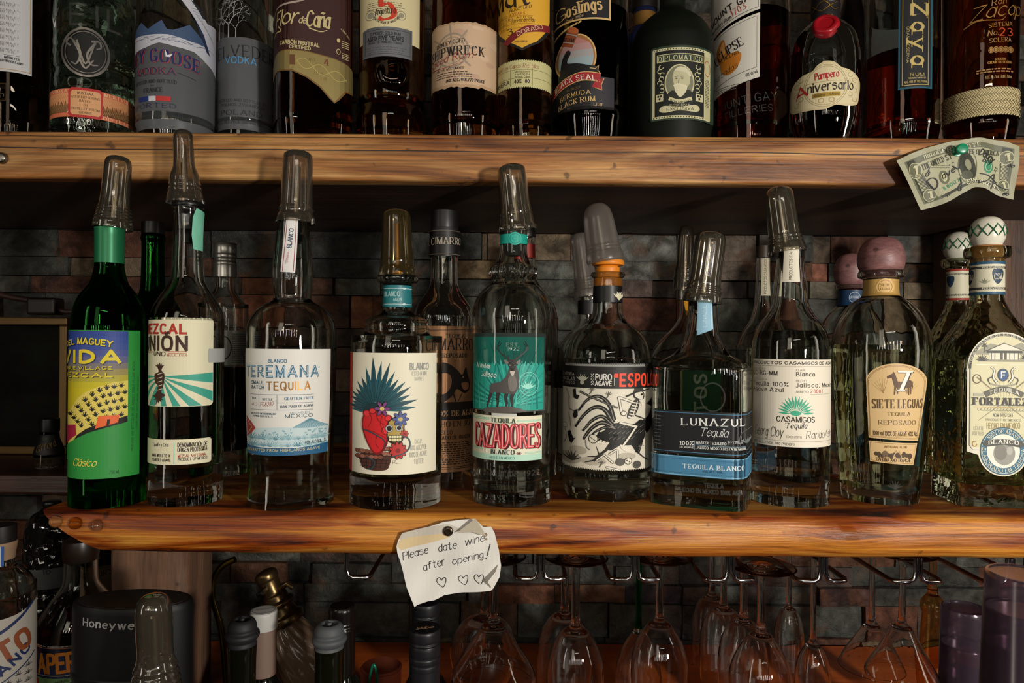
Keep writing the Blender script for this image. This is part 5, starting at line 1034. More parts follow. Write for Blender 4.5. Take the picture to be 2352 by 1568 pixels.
d.text('HECHO EN JALISCO', 985, 983, 1095, 980, 13, bk, 'r'); d.text('SECO', 1016, 999, 1040, 999, 9, bk, 'r'); d.text('ENVASADO DE ORIGEN', 985, 1011, 1080, 1010, 8, bk, 'R'); d.fine(1000, 1016, 1088, 1070, 11, bk, 1); d.build('front_label', b.root)
b = Bot('tequila_bottle', 'clear bottle with a red strip on its neck, hidden behind the stag bottle', 1204, [(64, None), (74, 1110), (76, 1095), (77, 770), (76, 730), (68, 700), (48, 672), (32, 650), (25, 620), (23, 560), (24, 545), (24, 535)], Z_M, D=.86)
b.glass(GL); b.liquid(1000, WATER); b.band('neck_strip', 560, 592, M('8a2a22', .5), .0003); screwcap(b, 'cap', 520, 545, 25, M('2b2a28', .4))
b = Bot('tequila_bottle', 'clear bottle under a frosted pourer cap, behind the orange plugged rooster bottle', 1353, [(50, None), (68, 1112), (70, 1095), (71, 850), (68, 800), (52, 772), (34, 752), (27, 735), (26, 700), (26, 684), (29, 682)], Z_M, D=.875)
b.glass(GL); b.liquid(1000, PALE); b.band('neck_band', 690, 722, M('0f0f10', .4), .0003)
d = b.decal(950); d.rect(1270, 855, 1440, 895, '171614', 0); d.rect(1270, 895, 1440, 1050, 'b9b2a0', 0); d.build('front_label', b.root)
b.cap((1349, 682), (1329, 535), 30, 23, CAPF)
b = Bot('tequila_bottle', 'broad clear bottle with upright green label, behind the black and blue banded bottle', 1582, [(80, None), (92, 1114), (94, 1098), (94, 850), (92, 826), (80, 800), (62, 778), (40, 755), (27, 735), (23, 712), (22, 680), (24, 668)], Z_M, D=.865)
b.glass(GL); b.liquid(905, PALE)
d = b.decal(930); d.rect(1566, 852, 1660, 1060, '1c5a34', 0); d.rect(1562, 852, 1567, 1060, 'a89a64', 1); d.text('ALTOS', 1625, 1010, 1622, 862, 26, 'b9c4a8', 'x', 0, 2, .22); d.build('front_label', b.root)
d = b.decal(705, .0015, off=.0004); d.poly([(1570, 690), (1585, 690), (1583, 730), (1576, 724)], 'c98a1c', 0); d.build('neck_tag', b.root)
b.cap((1570, 668), (1575, 518), 27, 20, CAPM, [(0, 27), (.1, 26), (.16, 25), (.19, 26), (.22, 24), (.25, 24.6), (.28, 23.4), (.31, 24), (.36, 22), (.45, 20), (.8, 18.5), (.94, 15), (.985, 9), (1, .1)])
b = Bot('tequila_bottle', 'narrow-necked clear bottle with paper strip over its dark cap, behind the agave fan bottle', 1752, [(50, None), (60, 1112), (62, 1098), (63, 830), (60, 790), (48, 762), (34, 742), (25, 718), (20, 690), (17, 640), (16, 596), (17, 590)], Z_M, D=.875)
b.glass(GL); b.liquid(900, PALE); screwcap(b, 'dark_cap', 566, 592, 17, M('2a1c14', .5))
d = b.decal(630, .0015, follow=True, dz=.006, off=.0004); d.rect(1748, 594, 1766, 680, 'a29a84', 0); d.text('PRODUCTOS CASAMIGOS', 1759, 676, 1759, 596, 5, '2a241c', 's'); d.build('neck_strip', b.root)
PINKW = bpy.data.materials['pink_wood_stopper']
b = Bot('tequila_bottle', 'clear bottle with navy neck label and dark pink ball stopper, behind the horse label bottle', 1955, [(62, None), (70, 1110), (78, 1060), (86, 900), (88, 830), (86, 790), (74, 752), (58, 726), (42, 710), (33, 700), (31, 690), (31, 668), (40, 664), (41, 657), (34, 655)], Z_M, D=.885)
b.glass(GL, .003, .012); b.liquid(800, WATER); b.band('neck_label', 667, 702, M('17304e', .45), .0004)
d = b.decal(684, .0015, off=.0007); d.ell(1962, 684, 15, 15, '1d3a5c', 1); d.ring(1962, 684, 12, 12, 1, 'a9b4bc', 2); d.text('SIETE LEGUAS', 1953, 686, 1971, 686, 5, 'a9b4bc', 'R'); d.build('neck_emblem', b.root)
d = b.decal(950); d.rect(1935, 880, 2020, 1040, '2f5a6c', 0); d.build('front_label', b.root)
b.lathe('ball_stopper', [(24, 676), (25, 664), (30, 658), (39, 648), (42, 630), (41, 612), (34, 596), (22, 586), (.1, 582)], PINKW, sub=4)
b = Bot('tequila_bottle', 'olive-tinted bottle with red-edged neck label, behind the hacienda label bottle', 2199, [(74, None, 6), (80, 1110, 6), (80, 1095, 6), (80, 850, 6), (76, 800, 4), (58, 760, 2.6), (38, 722, 2), (30, 704, 2), (28, 690, 2), (28, 620, 2), (32, 617, 2), (39, 612, 2), (40, 604, 2), (38, 597, 2), (30, 595, 2)], Z_M, D=.885, yaw=.4, N=72)
b.glass(GLO, .004, .012); b.liquid(850, OLIV); b.band('neck_label', 619, 690, M('b9b49c', .5), .0004)
d = b.decal(655, .0015, off=.0006); cx = 2199
for y in (618, 685): d.rect(cx - 50, y, cx + 50, y + 5, '8a2c20', 1)
for y in (628, 676): d.rect(cx - 50, y, cx + 50, y + 4, '3a3a36', 1); d.text('PERSEVERANCIA', cx - 22, y + 4, cx + 22, y + 4, 3.4, 'b9b49c', 'c')
d.spoly([(cx - 24, 636), (cx - 16, 634), (cx - 8, 636), (cx - 9, 650), (cx - 16, 660), (cx - 23, 650)], '22364a', 2); d.build('neck_print', b.root)
rb = b.lathe('ball_stopper', [(20, 600), (26, 594), (34, 583), (36, 567), (33, 552), (25, 541), (13, 535), (.1, 534)], M('b4b0a2', .35), sub=4)
c0 = Vector((0, 0, b.z(566))); R = 36.6 * b.px * b.ct
nets = []
for s_ in (1, -1):
    for k in range(11):
        pts = []
        for i in range(13):
            t = i / 12; ph = math.radians(-45 + 128 * t); th = 2 * math.pi * k / 11 + s_ * 1.5 * t
            pts.append(c0 + Vector((R * math.cos(ph) * math.cos(th), R * math.cos(ph) * math.sin(th), R * .92 * math.sin(ph))))
        nets.append(tube('painted_net', pts, .0007, M('12492c', .4), rb, 6))
join(nets, 'painted_net', rb)
b = Bot('liqueur_bottle', 'small dark liqueur bottle with pale grapefruit label, in front of the framed picture', 115, [(34, None), (37, 1128), (37, 1050), (35, 1032), (28, 1016), (24, 1005), (24, 990), (25, 986)], Z_M - .0078, D=.925)
b.glass(GLK); b.liquid(1060, DARKL); b.band('foil', 1000, 1045, M('0d0d0d', .5), .0003)
screwcap(b, 'screw_cap', 962, 990, 25, BLACKP)
d = b.decal(1090); d.rect(76, 1052, 152, 1130, '8a7f78', 0); d.rect(76, 1124, 152, 1126, '2c2624', 1); d.text('CRÈME DE', 84, 1064, 122, 1064, 6, '2a2222', 's'); d.text('PAMPLEMOUSSE', 62, 1079, 141, 1079, 9, '221a1a', 's'); d.ell(96, 1096, 11, 10, 'a02c22', 2); d.ell(114, 1098, 14, 12, 'a0623c', 3); d.text('GRAPEFRUIT LIQUEUR', 66, 1119, 146, 1119, 6.5, '4a2c2c', 'r'); d.build('front_label', b.root)
d = b.decal(1035, off=.0006, follow=True); d.text('Gifford', 86, 1040, 132, 1026, 14, '7a6228', 'H', 0, 1, .08); d.build('gold_print', b.root)
# ------------------------------------------------------------------ upper shelf
ZU = Z_U + .0004; DF = .7575
FRC = mveil('frosted_coat', (.45, .46, .48), .1, .4, .62, '8c9095')
def ketel():
    b = Bot('vodka_bottle', 'dark bottle with white script label, first on the upper shelf at the left', 38, [(68, None), (72, 290), (72, 230), (70, 228), (72, 226), (72, -40), (60, -110), (26, -150), (22, -260)], ZU, df=DF)
    b.glass(GLK); b.liquid(70, WATER)
    d = b.decal(90); d.rect(-60, -60, 68, 168, 'bfbfc2', 0); d.rect(63.5, -60, 65, 164, 'a8823c', 1); d.rect(-60, 162, 66, 163.4, 'a8823c', 1)
    for i in range(8): d.text('JOANNES NOLET', -26, 12 + i * 15, 38, 16 + i * 15, 4, '55504a', 'r'); d.text('1691 - 1715', -8, 18 + i * 15, 26, 21 + i * 15, 4, '55504a', 'r')
    d.rect(4, 130, 40, 130.8, '333338', 1); d.text('IMPORTED', 5, 138, 40, 140, 5, '2c2c30', 'R'); d.text('FROM HOLLAND', -4, 145, 47, 149, 5, '2c2c30', 'R'); d.build('front_label', b.root)
    d = b.decal(215); d.rect(-60, 195, 10, 235, '16161a', 0); d.frame(-60, 195, 10, 235, 1.5, 'b89a6c', 1); d.text('n', -8, 226, 4, 226, 10, 'c8c4b8', 'b'); d.build('lower_label', b.root)
ketel()
def meili():
    b = Bot('vodka_bottle', 'embossed pale green glass vodka bottle with round medallion and salmon paper band', 210, [(92, None), (97, 290), (98, 275), (96, 205), (93, 180), (97, 160), (98, 40), (95, 10), (80, -25), (45, -60), (28, -90), (26, -190)], ZU, df=DF)
    b.glass(GLY, .0035, .01); b.liquid(150, WATER)
    d = b.decal(240); sa = 'c96a4a'; pl = 'd09a6c'
    d.rect(90, 208, 330, 272, sa, 0); d.rect(90, 219, 330, 261, 'cf9264', 1)
    for k in range(44):
        for q in range(4): d.line([(100 + k * 5, 222 + q * 10), (104 + k * 5, 230 + q * 10)], 1, 'c27a50', 2)
    d.text('MEILI VODKA', 236, 217, 300, 217, 7, 'd9b088', 'R'); d.text('DISTILLERS', 234, 271, 300, 271, 7, 'd9b088', 'R'); d.text('MEILI VODKA', 96, 217, 150, 217, 7, 'd9b088', 'R'); d.text('RELEASE', 258, 244, 288, 244, 6, '8a5a3c', 'R')
    d.poly([(160, 205), (226, 205), (232, 212), (232, 266), (226, 273), (160, 273), (153, 266), (153, 212)], 'b02a2a', 3); d.poly([(163, 211), (223, 211), (227, 216), (227, 262), (223, 267), (163, 267), (158, 262), (158, 216)], pl, 4)
    for i, t in enumerate(('MONTANA', 'AQUIFER/SPRING', 'BATCH', '01', 'DISTILLED FROM', 'GRAINS')):
        w = (18, 32, 13, 4, 32, 14)[i]; d.text(t, 192 - w, 220 + i * 8.8, 192 + w, 220.5 + i * 8.8, 5, '2c2018', 'r', 0, 5)
    d.build('paper_band', b.root)
    d = b.decal(120, off=.0004); d.text('MEILI', 112, 62, 290, 60, 46, EMB, 'x', 0, 0, .12); d.build('raised_name', b.root)
    d = b.decal(195, off=.0004); d.text('VODKA', 128, 202, 264, 204, 20, EMB, 'c', 0, 0); d.build('raised_word', b.root)
    d = b.decal(284, off=.0004); d.text('40% ALC/VOL', 140, 288, 244, 289, 12, EMB, 'c', 0, 0); d.build('raised_strength', b.root)
    d = b.decal(122, off=.0006); d.ell(192, 124, 52, 54, '0c0d0c', 0, 40); d.build('medallion', b.root)
    me = d
    d = b.decal(122, off=.0016); d.ring(192, 124, 52, 54, 5, STEELD, 1); d.ring(192, 124, 45, 47, 1.6, STEELD, 1)
    for p in ([(165, 100), (180, 130), (172, 152), (160, 148)], [(172, 98), (192, 150), (214, 98)], [(214, 100), (196, 128), (204, 150), (220, 150)], [(160, 112), (150, 104), (158, 94), (172, 108)], [(205, 98), (222, 96), (226, 108), (216, 114)], [(178, 140), (192, 160), (210, 140)]): d.line(p, 5, STEELD, 2, .6, True)
    d.build('monogram', b.root)
meili()
def goose():
    b = Bot('vodka_bottle', 'frosted blue-grey vodka bottle with snowy mountains and a tricolour bar', 400, [(85, None), (90, 290), (91, 275), (91, -40), (83, -90), (50, -150), (30, -190), (28, -300)], ZU, df=DF)
    b.glass(GL); b.liquid(-60, WATER); b.band('frosted_coat', 84, 298, FRC, .0002)
    d = b.decal(160, off=.0005); wh = 'b9bbc6'; nv = '1a2358'
    d.poly([(300, 74), (320, 52), (335, 70), (350, 60), (366, 50), (378, 70), (392, 70), (410, 62), (430, 50), (442, 60), (465, 80), (470, 96), (300, 100)], '3a4f70', 0)
    d.poly([(300, 80), (330, 84), (380, 82), (430, 88), (470, 88), (500, 80), (500, 145), (470, 126), (440, 110), (400, 108), (360, 102), (330, 112), (300, 118)], wh, 1)
    d.poly([(395, -40), (405, -8), (430, 18), (450, 44), (462, 66), (470, 90), (490, 100), (500, 110), (500, 20), (470, 30), (440, 0), (425, -40)], wh, 1)
    rnd = random.Random(3)
    for k in range(24): x = 305 + k * 7; d.line([(x, 92 + rnd.uniform(-6, 6)), (x + 18, 88 + rnd.uniform(-4, 10))], 1.6, '6c7282', 2, .3)
    d.poly([(430, -10), (460, 24), (470, 20), (450, 0)], '24262c', 3); d.poly([(440, 30), (462, 62), (476, 104), (468, 98), (452, 60)], '24304c', 3)
    for k in range(10): d.line([(432 + k * 5, 10 + k * 5), (452 + k * 4, 8 + k * 8)], 1.4, '787c8a', 2, .3)
    d.build('mountain_print', b.root); d = b.decal(160, off=.0007)
    for ox, c, l in ((1.4, 'a83a44', 3), (0, nv, 4)): d.text('GREY GOOSE', 276 + ox, 152 + ox * .6, 451 + ox, 156 + ox, 28, c, 'R', 9, l, .17)
    for ox, c, l in ((1, 'a83a44', 3), (0, '242a4c', 4)): d.text('VODKA', 314 + ox, 175, 398 + ox, 173, 15, c, 'r', 0, l)
    d.poly([(374, 116), (380, 130), (392, 126), (386, 134), (376, 134)], 'd8dae0', 5); d.rect(302, 170, 312, 171, '2a2c38', 3); d.line([(402, 167), (444, 175)], 1, '2a2c38', 3)
    d.text('DISTILLED AND BOTTLED', 310, 195, 401, 193, 7.5, '20242e', 'r'); d.text('IN', 343, 202, 349, 202, 4, '20242e', 'r'); d.text('FRANCE', 328, 216, 369, 214, 10, '20242e', 'r')
    d.rect(317, 224, 338, 235, '1c2c6a', 1); d.rect(338, 224, 354, 235, 'c0c0c6', 1); d.rect(354, 224, 388, 235, 'b42c2c', 1); d.text('IMPORTED', 306, 251, 400, 250, 10, '232a4c', 'r'); d.text('1 L', 403, 272, 420, 272, 12, '2a2e38', 't'); d.build('print', b.root)
goose()
def belv():
    b = Bot('vodka_bottle', 'slim frosted vodka bottle with bare white trees above its grey frost', 560, [(62, None), (64, 292), (65, 275), (65, -40), (58, -90), (36, -150), (26, -200), (25, -300)], ZU, df=.803)
    b.glass(GL); b.liquid(-60, WATER); b.band('frosted_coat', 88, 298, FRC, .0002)
    d = b.decal(160, off=.0005); wh = '9a9a9c'; rnd = random.Random(8)
    def br(x, y, a, L, w, n):
        x1, y1 = x + L * math.cos(a), y - L * math.sin(a); d.line([(x, y), (x1, y1)], w, wh, 1, .7)
        if n:
            for s_ in (-1, 1): br(x1, y1, a + s_ * rnd.uniform(.3, .7), L * rnd.uniform(.65, .85), w * .7, n - 1)
    for x, h, w, n in ((500, 34, 3, 4), (508, 30, 2.4, 4), (520, 30, 3.4, 5), (536, 20, 1.6, 4)): br(x, 88, 1.57, h, w, n)
    d.build('tree_print', b.root); d = b.decal(160, off=.0005)
    d.text('BELVEDERE', 491, 138, 628, 132, 26, '1c1c20', 'r', 4, 2, .10); d.text('VODKA', 514, 147, 583, 146, 14, '4a86b4', 'b', 0, 2, .16)
    d.text('DISTILLED AND BOTTLED BY', 500, 234, 606, 235, 6, '3a3a3c', 's'); d.text('POLMOS ZYRARDOW', 506, 244, 602, 245, 6, '3a3a3c', 's'); d.text('POLAND', 506, 265, 596, 264, 11, '2a2a2e', 'r'); d.text('40% ALC/VOL (80 PROOF)', 500, 284, 600, 284, 7, '3c3c3e', 's'); d.build('print', b.root)
belv()
def flor():
    b = Bot('rum_bottle', 'square-shouldered amber rum bottle with maroon label ending in a gold point', 714, [(82, None, 4), (86, 288, 4), (87, 275, 4), (87, -40, 4), (80, -90, 3), (40, -140, 2), (28, -170, 2), (27, -280, 2)], ZU, df=DF, yaw=.12, N=80)
    b.glass(GL, .0035, .008); b.liquid(-10, RUM)
    d = b.decal(90, .006); mr = '32130f'; cr = 'b8a878'; g1 = M('8f8050', .4, .55)
    d.poly([(610, -30), (800, -30), (800, 140), (760, 127), (700, 122), (650, 124), (610, 130)], mr, 0); d.line([(610, 22), (650, 18), (690, 6), (720, -20)], 4, '9a8c80', 1, 1, True)
    d.poly([(610, 128), (650, 122), (700, 121), (760, 127), (806, 142), (806, 198), (790, 202), (775, 222), (764, 232), (752, 222), (730, 200), (700, 182), (665, 170), (610, 164)], '6a4a1c', 1); d.poly([(610, 130), (650, 124), (700, 123), (760, 129), (806, 144), (806, 194), (788, 198), (772, 219), (764, 229), (754, 219), (732, 197), (702, 179), (666, 167), (610, 161)], g1, 2)
    d.text('Flor', 630, 66, 676, 62, 32, cr, 'H', 0, 3, .14); d.text('de', 680, 60, 696, 59, 15, cr, 'H', 0, 3, .16); d.text('Caña', 698, 64, 750, 60, 34, cr, 'H', 0, 3, .14); d.line([(626, 74), (640, 78), (634, 64)], 3, cr, 3, 1, True); d.line([(704, 68), (730, 72), (746, 66)], 3, cr, 3, .5, True)
    d.text('CARBON NEUTRAL', 639, 109, 728, 108, 8, cr, 'b'); d.text('CERTIFIED', 660, 119, 708, 118, 7, cr, 'b'); d.text('A SPIRIT WITH', 776, 57, 796, 74, 4, cr, 's'); d.fine(780, 82, 797, 100, 4, cr, 3); d.fine(780, 110, 797, 126, 4, cr, 3); d.ell(772, 84, 4, 5, cr, 3, 10); d.ring(772, 110, 4, 6, 1.4, cr, 3)
    d.rect(660, 133, 673, 156, '5c3a1c', 3); d.text('ORO', 701, 142, 718, 142, 6, '5c4a20', 'r', 0, 4); d.text('4', 740, 148, 750, 147, 14, '6a3a1c', 'R', 0, 4); d.text('40% ALC/VOL.', 716, 172, 745, 171, 6, '5c4a20', 'c'); d.text('1 LITER', 732, 182, 745, 182, 6, '5c4a20', 'c')
    for ph in (0, math.pi): d.line([(676 + k * 5, 146 + k * 1.2 + 11 * math.sin(k * .42 + ph)) for k in range(24)], 1.2, 'b0a05c', 4)
    d.build('front_label', b.root)
flor()
def ango():
    b = Bot('rum_bottle', 'gold rum bottle with cream label bearing a big red five, flared glass foot', 895, [(76, None), (80, 290), (79, 278), (72, 256), (68, 246), (73, 238, 'c'), (75, 228), (75, -40), (62, -100), (32, -150), (27, -190), (26, -290)], ZU, df=DF)
    b.glass(GL, .0035, .012); b.liquid(-20, GOLD)
    d = b.decal(60); cr = 'c4b890'; bk = '241e16'
    d.rect(822, -60, 958, 94, cr, 0); d.text('5', 864, 46, 900, 45, 52, 'b8361e', 'R', 0, 2, .24); d.text('Angostura', 856, 35, 902, 30, 14, bk, 'h', 0, 4, .09)
    for y in (4, 9, 14, 19): d.fine(838, y, 930, y + 3, 1, '5a5040', 1)
    d.ring(846, 33, 11, 11, 1.4, '7a7462', 2); d.ring(916, 33, 10, 10, 1.4, '7a7462', 2); d.ell(846, 33, 7, 7, '8c8672', 2); d.ell(916, 33, 6, 6, '8c8672', 2); d.ctext('FROM THE HOUSE OF ANGOSTURA', 881, 18, 37, 212, 328, 4.4, bk, 'c', 2)
    d.build('front_label', b.root)
    d = b.decal(95, off=.0004); sv = M('6e7074', .4, .45); d.poly([(829, 66), (840, 62), (941, 62), (941, 130), (829, 130)], sv, 0); d.frame(834, 68, 937, 124, 1.2, '3a3c40', 1)
    d.text('SUPERIOR GOLD RUM', 846, 80, 914, 80, 6, '26282c', 'c'); d.text('AGED FIVE YEARS', 840, 93, 921, 92, 9, '1c1e22', 'b'); d.text('PRODUCT OF TRINIDAD & TOBAGO', 842, 100, 918, 100, 4.5, '2c2e32', 'c'); d.fine(838, 106, 932, 122, 3, '4a4c50', 1, .3); d.build('silver_label', b.root)
    z0 = b.z(196); R = b.r(z0)
    q = smooth_prof([(.0001, .004), (.012, .0035), (.0175, .001), (.018, -.003), (.0001, -.004)], 4); v, f = lathe_data(q, 32); Rm = Matrix.Translation((.0, -R, z0)) @ Matrix.Rotation(math.pi / 2, 4, 'X'); mesh('raised_medallion', [Rm @ Vector(p) for p in v], f, GLK, b.root)
ango()
def ship():
    b = Bot('rum_bottle', 'dark rum bottle with torn parchment label showing a grey ship wheel', 1064, [(70, None), (75, 294), (76, 280), (76, -40), (64, -95), (34, -140), (27, -170), (26, -280)], ZU, df=DF)
    b.glass(GL, .003, .014); b.liquid(-40, RUM)
    d = b.decal(125); rnd = random.Random(6); top = [(975 + k * 7, 50 + rnd.uniform(-2, 2)) for k in range(26)]; bot = [(975 + k * 7, 199 + rnd.uniform(-2.5, 2.5)) for k in range(26)][::-1]
    d.poly(top + bot, 'a88a6c', 0); d.poly([(x, y + (5 if y < 100 else -7)) for x, y in top + bot], 'b89c80', 1)
    for k in range(14): d.ell(rnd.uniform(985, 1138), rnd.uniform(60, 190), rnd.uniform(6, 16), rnd.uniform(4, 9), 'b0917a' if k % 2 else 'bfa58a', 2, 14)
    gw = '8f8070'; d.ring(1034, 114, 36, 38, 4, gw, 3); d.ring(1034, 114, 28, 30, 2, gw, 3)
    for k in range(8): a = k * math.pi / 4 + .1; d.line([(1034, 114), (1034 + 54 * math.cos(a), 114 - 58 * math.sin(a))], 4, gw, 3)
    bk = '201814'; d.text('BRINLEY GOLD', 1000, 104, 1062, 97, 9, bk, 'r', 0, 5); d.text('SHIPWRECK', 990, 128, 1105, 124, 20, bk, 'R', 0, 5, .16); d.text('Spiced Rum', 988, 147, 1080, 132, 15, '8c2a24', 'H', 0, 6, .10); d.line([(990, 150), (1020, 152), (1058, 143)], 1.6, '8c2a24', 6, .4, True)
    d.text('IN THE WEST INDIES', 1003, 160, 1060, 158, 5, bk, 's', 0, 5); d.fine(1000, 162, 1080, 178, 3, '4a3c30', 5, .4); d.text('36% ALC/VOL/72 PROOF', 1020, 187, 1108, 186, 6.5, bk, 'R', 0, 5); d.build('front_label', b.root)
ship()
def matu():
    b = Bot('rum_bottle', 'narrow gold rum bottle with yellow shield label crossed by a red stripe', 1200, [(56, None), (60, 292), (61, 280), (61, -40), (52, -95), (30, -140), (24, -170), (23, -280)], ZU, df=DF)
    b.glass(GL); b.liquid(-40, GOLD)
    d = b.decal(50); ye = 'c8962c'; bk = '261608'; rdd = '6e1a1c'
    d.poly([(1128, -60), (1262, -60), (1262, 40), (1252, 70), (1232, 96), (1194, 116), (1158, 94), (1138, 68), (1128, 40)], '14120f', 0); d.poly([(1134, -60), (1256, -60), (1256, 38), (1247, 66), (1228, 92), (1194, 110), (1161, 90), (1142, 64), (1134, 38)], ye, 1)
    d.text('Matú', 1136, 15, 1232, 8, 40, bk, 'k', 0, 3, .2); d.text('Auténtico', 1164, 26, 1214, 18, 11, bk, 'H', 0, 3, .1); d.text('3 YEARS', 1164, 34, 1200, 33, 6, '8a2a1c', 'r'); d.text('80', 1162, 43, 1172, 42, 5, bk, 'r'); d.text('ALC. BY VOL.', 1182, 41, 1218, 42, 4, bk, 'r'); d.text('American Oak', 1170, 51, 1222, 49, 9, bk, 'h', 0, 3, .07)
    for y, a in ((34, 'AGED'), (43, 'PROOF'), (52, 'COOPERAGE'), (62, 'TASTING')): d.text(a, 1138, y, 1160, y, 4, '6a4414', 's'); d.line([(1138, y + 2), (1226, y + 1)], .6, '6a4414', 2)
    d.poly([(1150, 92), (1162, 100), (1200, 76), (1256, 62), (1256, 46), (1200, 60), (1164, 80)], rdd, 4); d.text('DORADO', 1184, 82, 1240, 60, 9, 'd0b48c', 's', 0, 6); d.text('3', 1163, 78, 1172, 76, 15, bk, 'r', 0, 5); d.text('REPUBLICA DOMINICANA', 1178, 96, 1206, 96, 3.4, '6a4414', 'c'); d.build('front_label', b.root)
    d = b.decal(168); pg = 'b3ad7c'; d.rect(1124, 139, 1270, 198, pg, 0)
    for k in range(36): d.poly([(1126 + k * 4, 139), (1128 + k * 4, 136), (1130 + k * 4, 139)], pg, 0); d.poly([(1126 + k * 4, 198), (1128 + k * 4, 201), (1130 + k * 4, 198)], pg, 0)
    d.text('Trinidad Los Cabos República', 1138, 156, 1232, 155, 9, '8a3a2a', 'h', 0, 2, .07)
    for y in (159, 178): d.rect(1126, y, 1262, y + .8, '5a5638', 1)
    for x in (1168, 1218): d.rect(x, 157, x + .8, 196, '5a5638', 1)
    for i, t in enumerate(('Molasses', 'Iron Estate', 'Brown Cane')): d.text(t, 1178, 166 + i * 6, 1212, 166 + i * 6, 4.5, bk, 'm')
    d.text('HERRERA', 1128, 192, 1166, 190, 8, bk, 'b'); d.text('40%', 1177, 190, 1193, 190, 8, bk, 'b'); d.text('80', 1202, 190, 1211, 190, 8, bk, 'b'); d.build('lower_label', b.root)
matu()
def gos():
    b = Bot('rum_bottle', 'near-black rum bottle with a seal balancing a barrel over a red ribbon', 1351, [(78, None), (85, 298), (87, 286), (86, 272), (80, 262), (84, 252, 'c'), (85, 240), (85, -40), (72, -95), (36, -140), (27, -170), (26, -280)], ZU, df=DF)
    b.glass(GL); b.liquid(42, DARKL)
    d = b.decal(20); bk = '131114'; gd = 'b89a64'; d.rect(1250, -60, 1396, 44, bk, 0); d.rect(1250, 40, 1397, 44, gd, 1); d.rect(1393, -60, 1397, 44, gd, 1); d.text('G', 1273, 34, 1294, 31, 30, gd, 'R', 0, 2, .16); d.text('oslings', 1298, 31, 1376, 22, 27, gd, 'R', 0, 2, .18); d.text('Since 1806', 1294, 43, 1334, 36, 6, gd, 'i'); d.build('upper_label', b.root)
    d = b.decal(150); d.line([(1262, 72), (1280, 62), (1330, 46)], 5, gd, 0, .8, True)
    d.rect(1258, 176, 1406, 250, bk, 0); d.rect(1352, 176, 1406, 248, '26242a', 1)
    d.ell(1318, 128, 47, 54, gd, 1, 40); d.ell(1318, 128, 44, 51, '8a5a30', 2, 40)
    for i, c in enumerate(('a06a66', '9c7a78', '8f8c8c', '85959a', '7a979e', '7a979e')):
        y0 = 80 + i * 16; y1 = y0 + 17
        def hw(y): return 41 * math.sqrt(max(0, 1 - ((y - 128) / 48) ** 2))
        d.poly([(1318 - hw(y0), y0), (1318 + hw(y0), y0), (1318 + hw(y1), y1), (1318 - hw(y1), y1)], c, 3)
    d.spoly([(1298, 108), (1304, 110), (1306, 118), (1300, 128), (1300, 138), (1320, 142), (1350, 150), (1366, 152), (1370, 164), (1350, 166), (1318, 168), (1290, 180), (1278, 182), (1282, 160), (1286, 130), (1292, 116)], '0c0b0d', 5)
    d.line([(1350, 156), (1362, 158), (1370, 150), (1368, 162), (1374, 168)], 2, gd, 6, .6)
    d.poly([(1300, 60), (1324, 72), (1310, 104), (1286, 92)], '7a3a1c', 6); d.ell(1312, 65, 13, 7, '9a5028', 7, 18, .45)
    for t in (.25, .75): d.line([(1300 - 14 * t, 60 + 32 * t), (1324 - 14 * t, 72 + 32 * t)], 2.4, '8a8680', 8)
    d.text('RUM', 1292, 84, 1312, 92, 8, '2a140a', 'R', 0, 8)
    rr = '8f1a20'; d.line([(1264, 200), (1290, 184), (1330, 174), (1374, 178)], 21, gd, 7, 1, True); d.line([(1264, 200), (1290, 184), (1330, 174), (1374, 178)], 17, rr, 8, 1, True); d.poly([(1362, 186), (1380, 180), (1376, 196), (1378, 206), (1354, 200)], rr, 7); d.line([(1362, 202), (1378, 207), (1376, 195), (1382, 180)], 1.6, gd, 8)
    d.text('BLACK SEAL', 1274, 199, 1364, 185, 11, 'c8c0b4', 'R', 9, 10, .2); d.text('80 PROOF', 1298, 204, 1330, 200, 5, '6a5838', 's'); d.text('BERMUDA', 1284, 224, 1352, 216, 10, gd, 'r', 3); d.text('BLACK RUM', 1280, 243, 1362, 232, 11, gd, 'r', 3, 2, .18); d.text('Liter', 1360, 243, 1380, 242, 7, gd, 'r'); d.build('lower_label', b.root)
gos()
